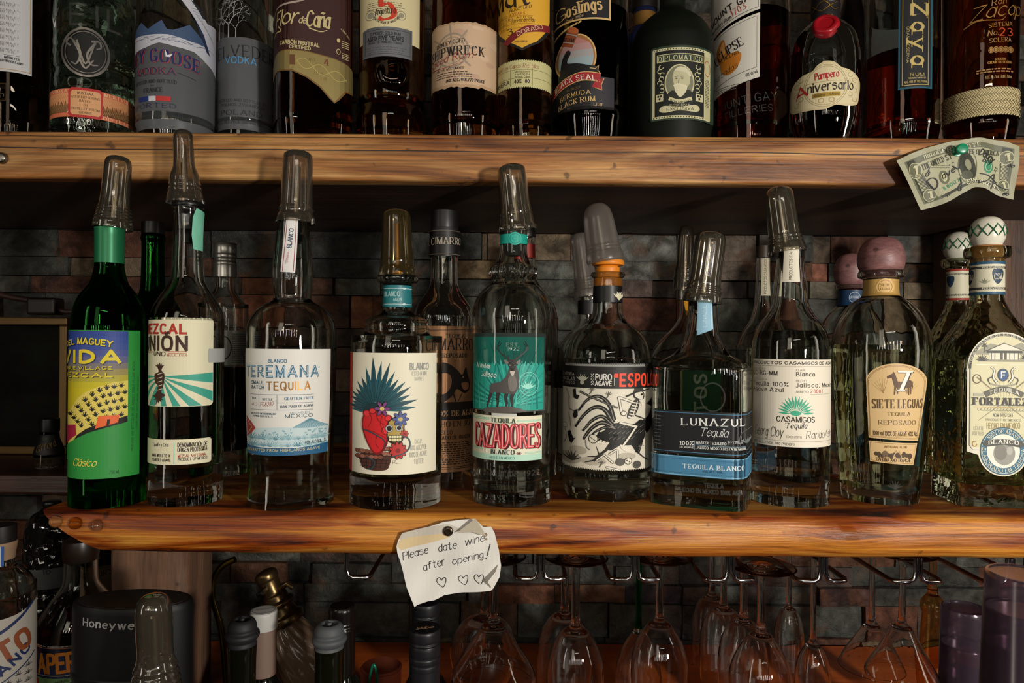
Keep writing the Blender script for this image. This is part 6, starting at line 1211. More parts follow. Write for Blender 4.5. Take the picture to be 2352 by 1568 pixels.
def diplo():
    b = Bot('rum_bottle', 'matte dark green domed rum bottle with a bearded man in an oval on its label', 1538, [(86, None), (94, 296), (96, 280), (96, 130), (92, 98), (80, 70), (58, 48), (38, 34), (30, 24), (29, 0), (29, -60), (33, -62), (33, -80)], ZU, df=DF)
    b.solid(M('090d06', .55, 0, .15, .05, 500)); b.lathe('cork_stopper', [(30, -80), (32, -82), (32, -120), (28, -124), (.1, -124)], M('1a1410', .5))
    d = b.decal(190); gr = '1f2f20'; pa = 'b3ad88'; bk = '10130f'
    d.rrect(1490, 104, 1634, 275, 5, gr, 0); d.rrect(1494, 109, 1626, 271, 2, pa, 1); d.rect(1500, 115, 1612, 265, bk, 2)
    for k in range(19): d.ell(1498 + k * 6.2, 112, 1.6, 1.6, gr, 2, 6); d.ell(1498 + k * 6.2, 268, 1.6, 1.6, gr, 2, 6)
    d.rect(1504, 123, 1610, 141, pa, 3); d.rect(1506, 125, 1608, 139, gr, 4); d.text('DIPLOMÁTICO', 1508, 138, 1606, 138, 10.5, pa, 'R', 0, 6, .17)
    d.ell(1556, 190, 34, 42, pa, 3, 36); d.ell(1556, 190, 31, 39, '6b6c58', 4, 36); sk = 'a9a484'
    d.spoly([(1528, 218), (1540, 208), (1556, 214), (1576, 206), (1586, 216), (1578, 226), (1556, 229), (1536, 226)], '17190f', 5); d.spoly([(1540, 172), (1548, 158), (1562, 156), (1576, 164), (1580, 182), (1576, 198), (1566, 206), (1552, 204), (1542, 190)], sk, 6); d.spoly([(1544, 162), (1556, 154), (1572, 158), (1582, 172), (1578, 176), (1570, 168), (1552, 164)], 'b9b498', 7)
    d.spoly([(1544, 198), (1556, 194), (1572, 198), (1570, 212), (1558, 224), (1548, 214)], 'bdb79a', 7); d.line([(1542, 198), (1552, 194), (1560, 195), (1572, 200)], 4, 'c4bea0', 8, .5, True)
    for x in (1549, 1562): d.ell(x, 181, 3, 1.5, '2a2a20', 8, 8); d.line([(x - 4, 177), (x + 4, 176)], 1.5, '4a4838', 8)
    d.line([(1555, 182), (1553, 192)], 1.5, '77725a', 8)
    for sx in (-1, 1):
        for k in range(7): d.ring(1556 + sx * (42 + 3 * math.sin(k * 2)), 152 + k * 9, 5, 5, 1.8, pa, 4, 40 * k, 40 * k + 260, 12)
        d.rect(1556 + sx * 45 - 8, 214, 1556 + sx * 45 + 8, 231, pa, 4)
        for q in ((-3, -3), (3, -3), (0, 3)): d.ell(1556 + sx * 45 + q[0], 222 + q[1], 2.4, 2.8, bk, 5, 8)
    d.line([(1532, 226), (1556, 234), (1584, 226)], 8, pa, 8, 1, True); d.text('RON ANTIGUO', 1536, 233, 1580, 233, 4.6, bk, 'r', -5, 10)
    d.spoly([(1510, 252), (1520, 242), (1556, 246), (1594, 240), (1602, 250), (1590, 256), (1556, 254), (1524, 258)], pa, 4); d.text('RESERVA', 1534, 245, 1580, 244, 5, pa, 'r', 0, 6); d.text('EXCLUSIVA', 1528, 254, 1588, 252, 6, bk, 'r', 0, 6)
    d.rect(1614, 122, 1624, 268, 'a7a27c', 2); d.ring(1619, 150, 6, 18, 1.4, '8f3a2c', 3); d.fine(1615, 175, 1624, 240, 18, '5c5a44', 3); d.build('front_label', b.root)
diplo()
def gay():
    b = Bot('rum_bottle', 'red-brown rum bottle with two slanted white labels and an orange island shape', 1717, [(84, None), (90, 300), (91, 285), (91, -40), (78, -95), (40, -140), (28, -170), (27, -280)], ZU, df=.788)
    b.glass(GL); b.liquid(50, AMB)
    d = b.decal(90); wh = 'b4b0a6'; bk = '1e1a18'; og = 'a8661c'
    d.poly([(1610, -60), (1740, -60), (1740, 22), (1610, 74)], wh, 0); d.line([(1736, -60), (1736, 17), (1610, 68)], 1.2, bk, 1); d.text('MOUNT GAY', 1631, 32, 1734, -6, 14, bk, 'x', 0, 3, .2); d.text('Barbados Rum', 1632, 48, 1675, 32, 9, bk, 'r', 0, 3); d.text('1703', 1676, 30, 1708, 18, 16, '8f3028', 'r', 0, 3, .11)
    d.poly([(1610, 80), (1740, 30), (1740, 178), (1610, 222)], wh, 0); d.line([(1612, 84), (1733, 38), (1733, 155), (1612, 200)], 1.2, bk, 1)
    d.spoly([(1645, 86), (1656, 74), (1662, 92), (1668, 112), (1688, 112), (1698, 124), (1688, 150), (1670, 162), (1654, 154), (1648, 130), (1640, 108)], og, 1); d.spoly([(1650, 90), (1656, 80), (1660, 96), (1660, 110), (1650, 112)], 'c08a4c', 2)
    d.text('ECLIPSE', 1641, 130, 1703, 100, 21, bk, 'r', 0, 3, .15); d.text('HERITAGE BLEND', 1628, 140, 1692, 118, 7, bk, 'r', 0, 3); d.text('Barbados', 1638, 172, 1690, 150, 13, bk, 'h', 0, 3, .06); d.text('40% alc/vol', 1709, 176, 1735, 168, 7, bk, 'c'); d.fine(1640, 186, 1694, 200, 3, '55504a', 1, .4); d.build('front_label', b.root)
    d = b.decal(240, off=.0003); d.text('MOUNT GAY', 1640, 246, 1780, 228, 18, EMB, 'c', 0, 0, .1); d.text('DISTILLERIES', 1636, 268, 1770, 254, 14, EMB, 'c', 0, 0, .1); d.build('raised_lettering', b.root)
gay()
def pamp():
    b = Bot('rum_bottle', 'squat round clear flask with red wax seal and ornate cream label', 1890, [(60, None), (74, 300), (80, 270), (81, 230), (81, 150), (78, 118), (70, 88), (54, 68), (42, 58), (36, 52), (33, 44), (33, -10), (34, -14)], ZU, df=DF)
    b.glass(GL, .0035, .012); b.liquid(246, DARKL)
    b.lathe('black_capsule', [(34, 54), (34.5, 50), (34, 20), (35, 16), (34, 12), (33, -50), (30, -54), (.1, -54)], M('131012', .45))
    d = b.decal(10, .0015, off=.0014); 
    for p in ([(1862, 6), (1880, 24), (1900, 14), (1916, 4)], [(1862, 20), (1886, 2), (1908, 22), (1918, 16)]): d.line(p, 2, GOLDF, 1, .5, True)
    d.text('HACIENDA', 1866, 40, 1906, 38, 4, GOLDF, 's'); d.build('gold_print', b.root)
    z0 = b.z(82); R = b.r(z0); q = smooth_prof([(.0001, .0020), (.008, .0022), (.0088, .0034), (.0108, .0038), (.0128, .003), (.0138, .001), (.0138, -.004), (.0001, -.005)], 4); v, f = lathe_data(q, 36)
    v = [(p[0] * (1 + .05 * math.sin(3 * math.atan2(p[1], p[0]) + 1)), p[1] * (1 + .05 * math.sin(4 * math.atan2(p[1], p[0]))), p[2]) for p in v]
    Rm = Matrix.Translation((0, -R + .0015, z0)) @ Matrix.Rotation(math.radians(66), 4, 'X'); mesh('wax_seal', [Rm @ Vector(p) for p in v], f, M('8e0f1a', .3, 0, .5), b.root)
    d = b.decal(200, follow=True, dz=.006); pa = 'b9ab86'; p2 = 'c0b491'; bk = '221a14'; rdd = '9c1f24'
    out = [(1812, 186), (1820, 172), (1838, 162), (1860, 158), (1874, 146), (1892, 140), (1912, 144), (1928, 156), (1944, 160), (1960, 168), (1970, 182), (1968, 220), (1962, 238), (1940, 244), (1916, 242), (1892, 250), (1860, 248), (1838, 246), (1816, 240), (1810, 220)]
    d.spoly(out, pa, 0); d.spoly([(1891 + (x - 1891) * .94, 197 + (y - 197) * .9) for x, y in out], p2, 1)
    d.ring(1892, 196, 50, 48, .9, '8a7a4c', 2); d.ring(1892, 196, 46, 44, .9, '8a7a4c', 2)
    for sx in (-1, 1):
        for k in range(6): d.ring(1892 + sx * (56 + (k % 2) * 10), 172 + k * 11, 5, 5, 1.1, '8a7a4c', 2, 60 * k, 60 * k + 260, 12)
    d.text('Pampero', 1868, 181, 1922, 178, 15, rdd, 'k', 0, 4, .16); d.text('A', 1826, 214, 1850, 210, 24, rdd, 'k', 0, 4, .2); d.text('niversario', 1852, 208, 1954, 206, 20, bk, 'k', 0, 4, .16); d.rect(1846, 186, 1940, 187, '8a7a4c', 3); d.rect(1862, 212, 1926, 222, M('a88a3c', .35, .7), 3); d.text('Reserva Exclusiva', 1866, 220, 1922, 220, 6, '4a3a14', 'i', 0, 5)
    for x in (1882, 1906): d.ring(x, 230, 6, 5, 1.4, 'a08448', 3)
    d.build('front_label', b.root)
pamp()
def zaya():
    b = Bot('rum_bottle', 'clear bottle half full of red rum with a tall black label lettered downward', 2065, [(82, None), (89, 306), (90, 295), (89, 275), (88, -40), (76, -95), (40, -140), (28, -170), (27, -280)], ZU, df=DF)
    b.glass(GL, .0035, .018); b.liquid(136, AMB)
    d = b.decal(90); bk = '0d0f12'; te = '16485a'; gd = M('b8a468', .4, .4)
    d.rect(2058, -60, 2136, 206, te, 0); d.rect(2062, -60, 2132, 202, bk, 1)
    for x in (2067, 2126): d.rect(x, -60, x + 1.3, 198, gd, 2)
    d.rect(2067, 197, 2127.3, 198.3, gd, 2)
    d.text('Zaya', 2089, 12, 2089, 152, 33, gd, 'R', 0, 4, .22); d.text('GRAN RESERVA', 2077, 64, 2077, 146, 5, gd, 's', 0, 4); d.text('RUM', 2086, 178, 2117, 178, 7, gd, 's', 0, 4); d.text('PREMIUM | IMPORTED', 2081, 184, 2121, 184, 3, gd, 'c', 0, 4); d.text('ALC. 40% BY VOL./750 ML', 2072, 193, 2125, 193, 4.5, gd, 'c', 0, 4); d.build('front_label', b.root)
    # pale back label seen through the glass
    z0, z1 = b.z(130), b.z(36); n = 10; v = []; f = []
    for i in range(n + 1):
        a = math.radians(118 + i * 6.4); R = b.r(z0) + .0003
        for z in (z0, z1): v.append((R * -math.sin(a), -R * math.cos(a), z))
    for i in range(n): f.append((2 * i, 2 * i + 2, 2 * i + 3, 2 * i + 1))
    mesh('back_label', v, f, M('a3a3a6', .6), b.root)
zaya()
def zac():
    b = Bot('rum_bottle', 'dark rum bottle with gold lettering and a woven straw band, last on the upper shelf', 2246, [(78, None), (86, 308), (88, 296), (86, 278), (84, 268, 'c'), (86, 262), (88, 200), (90, 80), (90, -40), (78, -95), (40, -140), (28, -170), (27, -280)], ZU, df=DF)
    b.glass(GL); b.liquid(-30, RUM)
    b.band('woven_band', 205, 266, M('a3946c', .75), .0012); d = b.decal(235, .006, off=.0016)
    for r_ in range(8):
        for k in range(34):
            x = 2150 + k * 6.2 + (r_ % 2) * 3; y = 205 + r_ * 8.0; d.line([(x, y + 6), (x + 6, y)] if r_ % 2 else [(x, y), (x + 6, y + 6)], 2.6, 'b9aa80' if (k + r_) % 3 else 'ab9c72', 1); d.line([(x + 2.6, y + 7), (x + 8, y + 1)] if r_ % 2 else [(x + 2.6, y - 1), (x + 8, y + 5)], .9, '4a4028', 2)
    d.build('weave', b.root)
    d = b.decal(90, off=.0003); gd = M('a87c44', .35, .6)
    d.text('Ron', 2272, 18, 2304, 14, 13, gd, 'i'); d.text('Zacapa', 2222, 48, 2346, 34, 30, gd, 'H', 0, 2, .1); d.line([(2208, 58), (2240, 48), (2290, 52), (2304, 44)], 3, gd, 2, .3, True); d.text('SISTEMA', 2266, 68, 2318, 64, 9, gd, 'r'); d.text('No.', 2263, 86, 2287, 85, 12, gd, 'i'); d.text('23', 2290, 88, 2318, 87, 17, M('b8442c', .35, .4), 'R', 0, 2, .2); d.text('SOLERA', 2268, 102, 2316, 100, 9, gd, 'r')
    for k in range(5): d.ell(2271 + k * 11, 119, 6.4, 7.4, gd, 2, 14); d.ring(2271 + k * 11, 119, 4.2, 5, 1, '2a1408', 3)
    d.text('SOLERA', 2280, 143, 2304, 143, 5, gd, 'R'); d.text('GRAN RESERVA', 2264, 150, 2317, 150, 5, gd, 'R'); d.fine(2238, 160, 2326, 171, 2, '8a6438', 2, .55); d.text('40% Alc./Vol. | RUM | 750 ml', 2258, 184, 2318, 184, 7, '8a6c44', 'c'); d.build('gold_print', b.root)
zac()
b = Bot('small_bottle', 'small navy bottle with black ribbed cap and gold neck, behind the green domed rum', 1475, [(46, None), (48, 280), (48, 110), (42, 85), (34, 70), (27, 60), (26, 25), (27, 22)], ZU, D=.95)
b.solid(M('141a34', .2)); b.band('gold_foil', 24, 58, M('8a6530', .4, .6), .0005); screwcap(b, 'ribbed_cap', -20, 24, 29, M('15100e', .4))
b = Bot('wine_bottle', 'black wine bottle hidden behind the wax-sealed flask and red rum', 1952, [(52, None), (56, 290), (56, 150), (50, 100), (38, 60), (26, 20), (20, -20), (19, -120)], ZU, D=.95)
b.solid(M('0b0707', .12, 0, .5))
# ------------------------------------------------------------------ stemware rack and the hanging glasses
ZR = -.2335; RR = .0024
rack = empty('stemware_rack', (.2, .9, ZC + ZR)); tag(rack, 'chrome wire stemware rack hung under the slab shelf', 'rack')
def hook(px, side):
    D = .672; xv = P(px, 1310, D).x + side * .0022 - .2; zt = Z_MB - ZR - .0012; L = .0225; e = .007
    pts = [(xv, D - .9, zt), (xv, D - .9, e * 1.3), (xv + side * e * .3, D - .9, e * .3), (xv + side * e, D - .9, 0), (xv + side * (L - e), D - .9, 0), (xv + side * (L - e * .3), D - .9 + e * .3, 0), (xv + side * L, D - .9 + e, 0), (xv + side * L, .16, 0)]
    tube('wire_rail', pts, RR, CHROME, rack, 10)
    return xv + side * L + .2
for px in (1026, 1242, 1459, 1678, 1891, 2109, 2320):
    hook(px, -1); hook(px, 1)
hook(790, 1)
def stem(name, label, cx, D, stem_hw, y_st, bowl, mat=GLB, smat=None, foot=.033, group='wine glasses hanging under the shelf', yrim=None):
    """hangs upside down: foot on the rails, bowl below. bowl: (hw, y) from stem end down to the rim"""
    c = P(cx, 1400, D); k = D / F * (D / math.hypot(c.x, D)); zf = ZR + RR + .0004
    Z = lambda y: -((y - (cx - CX) * ROLL) - CY) * D / F - zf
    r = empty(name, (c.x, D, ZC + zf)); tag(r, label, 'glass', group)
    sh = stem_hw * k
    q = smooth_prof([(.0001, .0028), (foot * .97, .0016), (foot, .0008), (foot * .98, .0, 'c'), (foot * .6, -.0006), (sh * 2.2, -.003), (sh * 1.1, -.008), (.0001, -.0085)], 4)
    v, f = lathe_data(q, 40); mesh('foot', v, f, mat, r)
    z1 = Z(y_st); q = smooth_prof([(.0001, -.0060), (sh * 1.15, -.0065), (sh, -.016), (sh * .95, z1 * .6), (sh * 1.0, z1 * .9), (sh * 1.25, z1 - .0005), (.0001, z1 - .001)], 4)
    v, f = lathe_data(q, 20); mesh('stem', v, f, smat or mat, r)
    pr = [(sh * 1.2, z1)] + [(h * k, Z(y)) for h, y in bowl]; pr = smooth_prof(pr, 5)
    t = .0011; inn = [(max(a - t * (1.0 if i > 3 else .9), .0004), b - (t * 4 if i == 0 else 0), n, s) for i, (a, b, n, s) in enumerate(pr) if b < z1 - .006]
    v, f = lathe_data(pr + inn[::-1], 48); mesh('bowl', v, f, mat, r, ang=60)
S = stem
S('martini_glass', 'martini glass hanging just right of the handwritten note', 1134, .73, 10, 1424, [(16, 1428), (30, 1440), (62, 1490), (92, 1538), (97, 1552), (94, 1568)])
S('balloon_glass', 'round balloon glass hanging behind the leftmost martini glass', 1112, .83, 8, 1412, [(20, 1416), (50, 1430), (72, 1462), (78, 1495), (72, 1530), (58, 1560)])
S('wine_glass', 'front wine glass hanging right of the leftmost martini glass', 1322, .73, 10, 1436, [(16, 1441), (32, 1452), (50, 1478), (62, 1515), (66, 1555), (64, 1610), (56, 1680)])
S('wine_glass', 'wine glass half hidden behind the front one, right of the leftmost martini glass', 1297, .81, 9, 1404, [(16, 1408), (36, 1422), (56, 1456), (64, 1500), (66, 1550), (60, 1630)])
S('wine_glass', 'clear wine glass hanging in front of the green stemmed glass', 1515, .735, 9, 1421, [(16, 1426), (32, 1440), (52, 1472), (64, 1512), (66, 1550), (62, 1610), (55, 1670)])
S('wine_glass', 'wine glass with a curved green stem hanging third from the note', 1467, .81, 7, 1440, [(14, 1452), (30, 1474), (46, 1510), (54, 1550), (52, 1620)], smat=GLGR)
S('wine_glass', 'broad front wine glass hanging midway between the green stem and the flute', 1748, .705, 10, 1444, [(14, 1450), (32, 1464), (56, 1500), (72, 1540), (76, 1585), (66, 1680)])
S('wine_glass', 'wine glass directly behind the broad front glass, touching its left shoulder', 1708, .785, 9, 1416, [(16, 1424), (34, 1436), (52, 1470), (60, 1520), (58, 1600)])
S('wine_glass', 'wine glass with pale bowl, second in depth left of the broad front glass', 1662, .86, 8, 1390, [(14, 1395), (34, 1408), (50, 1438), (56, 1480), (54, 1560)])
S('wine_glass', 'small wine glass at the very back, left of the broad front glass', 1636, .93, 7, 1362, [(12, 1366), (30, 1380), (44, 1410), (48, 1450), (46, 1520)])
S('wine_glass', 'back wine glass hanging between the broad front glass and the flute', 1812, .90, 6, 1388, [(10, 1393), (22, 1405), (32, 1435), (36, 1470), (34, 1530)])
S('champagne_flute', 'slim champagne flute with long stem, right of the broad front glass', 1868, .77, 7, 1470, [(12, 1474), (24, 1490), (36, 1515), (43, 1550), (44, 1620), (40, 1690)])
S('martini_glass', 'dim martini glass behind the martini glass on the right', 2003, .84, 7, 1424, [(14, 1430), (34, 1456), (64, 1500), (80, 1530)])
S('martini_glass', 'martini glass hanging near the purple tumblers on the right', 2072, .755, 9, 1428, [(16, 1434), (28, 1446), (54, 1490), (86, 1540), (88, 1556)])
S('hurricane_glass', 'amber-tinged curved glass hanging behind the right martini glass', 2142, .86, 10, 1352, [(14, 1362), (28, 1380), (31, 1394), (26, 1412), (32, 1470), (36, 1530), (34, 1600)], mat=mglass('amber_stemware', (.95, .82, .6)))
# ------------------------------------------------------------------ paper note, banknote and their pins
def sheet(D, wave):
    conv = lambda px, py: ((lambda q: (q.x, q.z - ZC))(P(px, py, D)))
    return Decal(conv, lambda u, o, z: Vector((u, D - wave(u, z) - o * 1.5, ZC + z)), D / F, .004, .004, 0)
xn = P(1030, 1290, .645); 
def wn(u, z):
    a = (u - xn.x) / .05; b = (z + ZC - xn.z) / .04
    return .0015 + .004 * max(0, -b) ** 2 * (1 + .5 * a) + .0022 * a * a + .0012 * math.sin(3 * a + 2 * b) + .0008 * math.sin(9 * a - 4 * b)
d = sheet(.648, wn)
out = [(912, 1252), (916, 1238), (925, 1222), (950, 1216), (985, 1208), (1020, 1196), (1060, 1192), (1092, 1190), (1100, 1198), (1110, 1208), (1128, 1208), (1136, 1222), (1146, 1260), (1151, 1295), (1148, 1320), (1134, 1345), (1128, 1351), (1100, 1354), (1060, 1358), (1020, 1364), (1004, 1372), (998, 1374), (985, 1376), (960, 1384), (954, 1389), (946, 1370), (936, 1345), (924, 1300), (914, 1268)]
d.poly(out, 'cfccc6', 0); d.poly([(914, 1252), (924, 1226), (1020, 1210), (1034, 1210), (1034, 1232), (922, 1262)], 'c9b48c', 1); d.poly([(920, 1236), (926, 1222), (985, 1208), (1030, 1200), (1064, 1216), (1020, 1222), (960, 1230)], 'b9b2a6', 2)
pen = '2c2a2c'
d.text('Please', 927, 1284, 984, 1268, 16, pen, 'h', 0, 3, .09); d.text('date', 1008, 1266, 1049, 1257, 17, pen, 'h', 0, 3, .09); d.text('wine', 1069, 1250, 1113, 1240, 16, pen, 'h', 0, 3, .09); d.text('after', 974, 1310, 1022, 1296, 17, pen, 'h', 0, 3, .09); d.text('opening', 1040, 1294, 1110, 1278, 15, pen, 'h', 0, 3, .09); d.line([(1126, 1248), (1119, 1274)], 2, pen, 3); d.ell(1117, 1280, 1.6, 1.6, pen, 3, 8)
for hx, hy in ((1015, 1335), (1065, 1330), (1101, 1326)):
    d.line([(hx, hy - 4), (hx - 5, hy - 10), (hx - 11, hy - 6), (hx - 9, hy + 2), (hx + 4, hy + 10), (hx + 10, hy - 4), (hx + 8, hy - 11), (hx + 2, hy - 8), (hx, hy - 4)], 1.5, pen, 3, 1, True)
for x, y, r in ((1114, 1226, 6), (1108, 1222, 4), (1117, 1236, 3)): d.ell(x, y, r, r * .8, '7a6a50', 3, 10)
note = d.build('paper_note', None); tag(note, 'torn white handwritten note with three hearts tacked to the slab edge', 'note')
# folded corners of the note
def flap(pts, ys, col, nm):
    v = [P(x, y, .648 - dy) for (x, y), dy in zip(pts, ys)]; m = [(v[0] + v[1]) / 2 + Vector((0, -.002, 0))]
    o = mesh(nm, [p for p in v], [tuple(range(len(v)))], M(col, .7), note); return o
flap([(1048, 1224), (1092, 1190), (1118, 1232), (1086, 1222)], [.0062, .0075, .012, .016], 'b8ae9c', 'folded_corner')
flap([(1151, 1296), (1130, 1351), (1120, 1336)], [.0085, .008, .014], 'd2cdc4', 'folded_corner')
c = P(1030, 1218, .6455); q = smooth_prof([(.0001, -.004), (.0042, -.0006), (.0047, .0006), (.0042, .0014), (.0026, .0020), (.0024, .0014), (.0001, .0013)], 3); v, f = lathe_data(q, 28)
o = mesh('thumbtack', [Matrix.Rotation(math.pi / 2, 4, 'X') @ Vector(p) for p in v], f, M('453a30', .3, .8)); o.location = c - Vector((0, .002, 0)); tag(o, 'dark metal thumbtack holding the handwritten note', 'tack')
# banknote
xb = P(2200, 400, .735)
def wb_(u, z):
    a = (u - xb.x) / .065; b = (z + ZC - xb.z) / .035
    return .004 + .005 * max(0, -a - .2) * (1 - .4 * b) + .0045 * math.sin(5.2 * a + 1.4) * (.6 - .5 * b) + .0012 * math.sin(13 * a + 3 * b)
d = sheet(.742, wb_)
top = crom([(2048, 374), (2100, 350), (2160, 332), (2236, 319), (2285, 324), (2336, 338)], 6); bot = crom([(2112, 484), (2160, 470), (2205, 445), (2232, 432), (2262, 432), (2290, 450), (2322, 460)], 6)
def bp(a, b):
    i = a * (len(top) - 1); i0 = min(int(i), len(top) - 2); t = i - i0; p = top[i0] * (1 - t) + top[i0 + 1] * t
    j = a * (len(bot) - 1); j0 = min(int(j), len(bot) - 2); t = j - j0; q = bot[j0] * (1 - t) + bot[j0 + 1] * t
    return tuple(p * (1 - b) + q * b)
def strip(a0, b0, a1, b1, col, lay, n=14):
    d.poly([bp(a0 + (a1 - a0) * i / n, b0) for i in range(n + 1)] + [bp(a1 - (a1 - a0) * i / n, b1) for i in range(n + 1)], col, lay)
pa = '94927a'; ink = '33352c'; gk = '5d5f4c'; gr = '2f7a58'
strip(0, 0, 1, 1, pa, 0, 30); strip(.05, .09, .95, .91, gk, 1); strip(.16, .2, .84, .86, '9a987c', 2); strip(.07, .11, .15, .89, ink, 2); strip(.85, .11, .93, .89, ink, 2); strip(.18, .86, .8, .9, ink, 2)
def bt(t, a0, b0, a1, b1, h, col, sty='r', lay=4, wt=None): d.text(t, *bp(a0, b0), *bp(a1, b1), h, col, sty, 0, lay, wt)
bt('FEDERAL RES', .22, .17, .36, .17, 8, 'c4c2a6', 'R'); bt('ERVE NOTE', .37, .17, .62, .17, 8, 'c4c2a6', 'R'); bt('THE UNITED ST', .17, .34, .40, .33, 13, ink, 'R'); bt('ATES OF AMERICA', .50, .28, .82, .27, 10, ink, 'R'); bt('ONE', .40, .89, .56, .89, 10, 'c4c2a6', 'R'); bt('DOLLAR', .60, .90, .78, .90, 7, 'c4c2a6', 'R')
for a, b, R in ((.11, .30, 17), (.12, .78, 13), (.89, .28, 14), (.88, .80, 13)):
    x, y = bp(a, b); d.ell(x, y, R, R * 1.05, gk, 3); d.ring(x, y, R, R * 1.05, 1.4, 'b3b08e', 4); d.text('1', x - R * .35, y + R * .6, x + R * .35, y + R * .5, R * 1.2, 'b3b08e', 'R', 0, 5, .3)
for k in range(12): x, y = bp(.11, .42 + .024 * k); d.line([(x - 8, y), (x + 8, y - 5)], 1.6, 'b3b08e', 4, .3); x, y = bp(.89, .42 + .024 * k); d.line([(x - 8, y - 4), (x + 8, y + 3)], 1.6, 'b3b08e', 4, .3)
x, y = bp(.49, .56); d.ell(x, y, 21, 36, ink, 3, 30, -.25); d.ring(x, y, 24, 39, 1.4, gk, 4); d.ell(x + 1, y - 4, 9, 13, '84836c', 5, 18, -.2); d.ell(x - 2, y + 20, 15, 11, '4d4f42', 4, 18)
x, y = bp(.27, .60); d.ell(x, y, 12, 16, gk, 3, 20, -.2); d.ell(x, y, 7, 10, 'b3b08e', 4, 18, -.2); d.text('L', x - 3, y + 5, x + 3, y + 4, 10, ink, 'r', 0, 5)
x, y = bp(.70, .56); d.ell(x, y, 11, 15, gr, 3, 20, -.1); d.ring(x, y, 7, 10, 1.2, 'a3b890', 4); bt('12', .765, .58, .795, .59, 9, ink, 's'); bt('B 181347 A', .22, .80, .36, .78, 7, gr, 'c'); bt('H', .21, .92, .225, .92, 8, ink, 'b'); d.fine(*bp(.24, .30), *[p + q for p, q in zip(bp(.24, .30), (44, 10))], 2, gk, 4, .3)
mk = '16171c'
def scr(pts, w=2.6): d.line([bp(*p) for p in pts], w, mk, 6, 1, True)
bt('ar', .17, .48, .22, .40, 9, mk, 'h', 6, .18); bt('D', .165, .72, .215, .67, 24, mk, 'h', 6, .12); bt('ave', .255, .62, .37, .58, 12, mk, 'h', 6, .17); scr([(.37, .47), (.395, .56), (.425, .48)]); scr([(.355, .43), (.36, .44)], 3); scr([(.385, .41), (.39, .42)], 3)
scr([(.37, .72), (.345, .85), (.315, .93), (.30, .90), (.33, .84), (.36, .82)]); bt('Danny', .60, .34, .76, .44, 14, mk, 'h', 6, .16); bt('Boy', .63, .48, .72, .52, 11, mk, 'h', 6, .16); scr([(.60, .72), (.70, .74), (.80, .80)], 2.2); scr([(.57, .92), (.64, .88), (.69, .84), (.77, .66), (.74, .96)], 2.2); scr([(.72, .82), (.86, .84), (.94, .84)], 2)
bt('oo', .905, .42, .955, .43, 7, mk, 'h', 6, .25); bt('oo', .88, .97, .94, .95, 7, mk, 'h', 6, .25)
note2 = d.build('banknote', None); tag(note2, 'crumpled banknote with marker scribbles pinned to the upper board', 'banknote')
c = P(2193, 350, .739); ax = (P(2210, 341, .722) - c).normalized(); q = smooth_prof([(.0008, -.006), (.0008, 0, 'c'), (.0052, .0005), (.0052, .0018, 'c'), (.003, .0026), (.0026, .006), (.003, .0095), (.0052, .0105), (.0056, .0125), (.0046, .0138), (.0001, .0142)], 3); v, f = lathe_data(q, 24)
o = mesh('push_pin', [Vector((0, 0, 1)).rotation_difference(ax).to_matrix() @ Vector(p) for p in v], f, M('0f7a55', .25, 0, .5)); o.location = c - Vector((0, .0035, 0)); tag(o, 'green plastic push pin through the banknote', 'pin')
# ------------------------------------------------------------------ things on the counter and ledge, left to right
ZCc = Z_C + .0006; ZLl = Z_L + .0006
def bianco():
    b = Bot('aperitif_bottle', 'clear bottle with slanted white label lettered in brown and navy, at the lower left corner', 6, [(78, None), (86, 2000), (86, 1400), (84, 1360), (74, 1330), (52, 1308), (37, 1298), (33, 1280), (32, 1262), (38, 1256, 'c'), (39, 1246), (34, 1242, 'c'), (30, 1241)], ZCc, D=.668)
    b.glass(GL); b.liquid(1560, WATER); b.lathe('tan_collar', [(34, 1282), (36, 1266), (40, 1250), (40, 1243), (33, 1241)], M('8a7058', .6)); screwcap(b, 'dark_cap', 1205, 1241, 38, M('15120f', .5))
    d = b.decal(1480); wh = '9c968c'; d.poly([(-90, 1440), (40, 1420), (100, 1395), (100, 1700), (-90, 1700)], wh, 0); d.line([(-60, 1470), (0, 1456), (50, 1430), (80, 1404)], 8, '16244c', 1, .8, True)
    d.text('OTO', -34, 1540, 76, 1496, 42, '7a3f22', 'x', 0, 3, .27); d.text('CANO', -18, 1568, 74, 1510, 20, '16244c', 'x', 0, 3, .26); d.line([(-60, 1590), (0, 1574), (84, 1524)], 3, '16244c', 2)
    rnd = random.Random(1)
    for k in range(9): x = 26 + (k % 3) * 22; agave(d, x, 1578 - (x - 20) * .55 + (k // 3) * 18, 11, 5, 10, 170, '2a2a30', 2, .14)
    d.build('front_label', b.root)
    d = b.decal(1285, .0015, follow=True, off=.0008); d.rect(-30, 1254, 12, 1300, '1c4a8a', 1); d.rect(-30, 1254, 6, 1300, 'a7aab0', 2); d.text('BRUTTO', 2, 1298, 2, 1262, 5, '20242c', 'c', 0, 3); d.build('neck_label', b.root)
bianco()
m_ = bpy.data.materials.new('faceted_black_glass'); m_.use_nodes = True; nt_ = m_.node_tree; pb = nt_.nodes['Principled BSDF']; pb.inputs['Base Color'].default_value = (.004, .004, .004, 1); pb.inputs['Roughness'].default_value = .08
vo = nt_.nodes.new('ShaderNodeTexVoronoi'); vo.inputs['Scale'].default_value = 90; tcn = nt_.nodes.new('ShaderNodeTexCoord'); bpn = nt_.nodes.new('ShaderNodeBump'); bpn.inputs['Strength'].default_value = 1; bpn.inputs['Distance'].default_value = .006
nt_.links.new(tcn.outputs['Object'], vo.inputs['Vector']); nt_.links.new(vo.outputs[0], bpn.inputs['Height']); nt_.links.new(bpn.outputs[0], pb.inputs['Normal'])
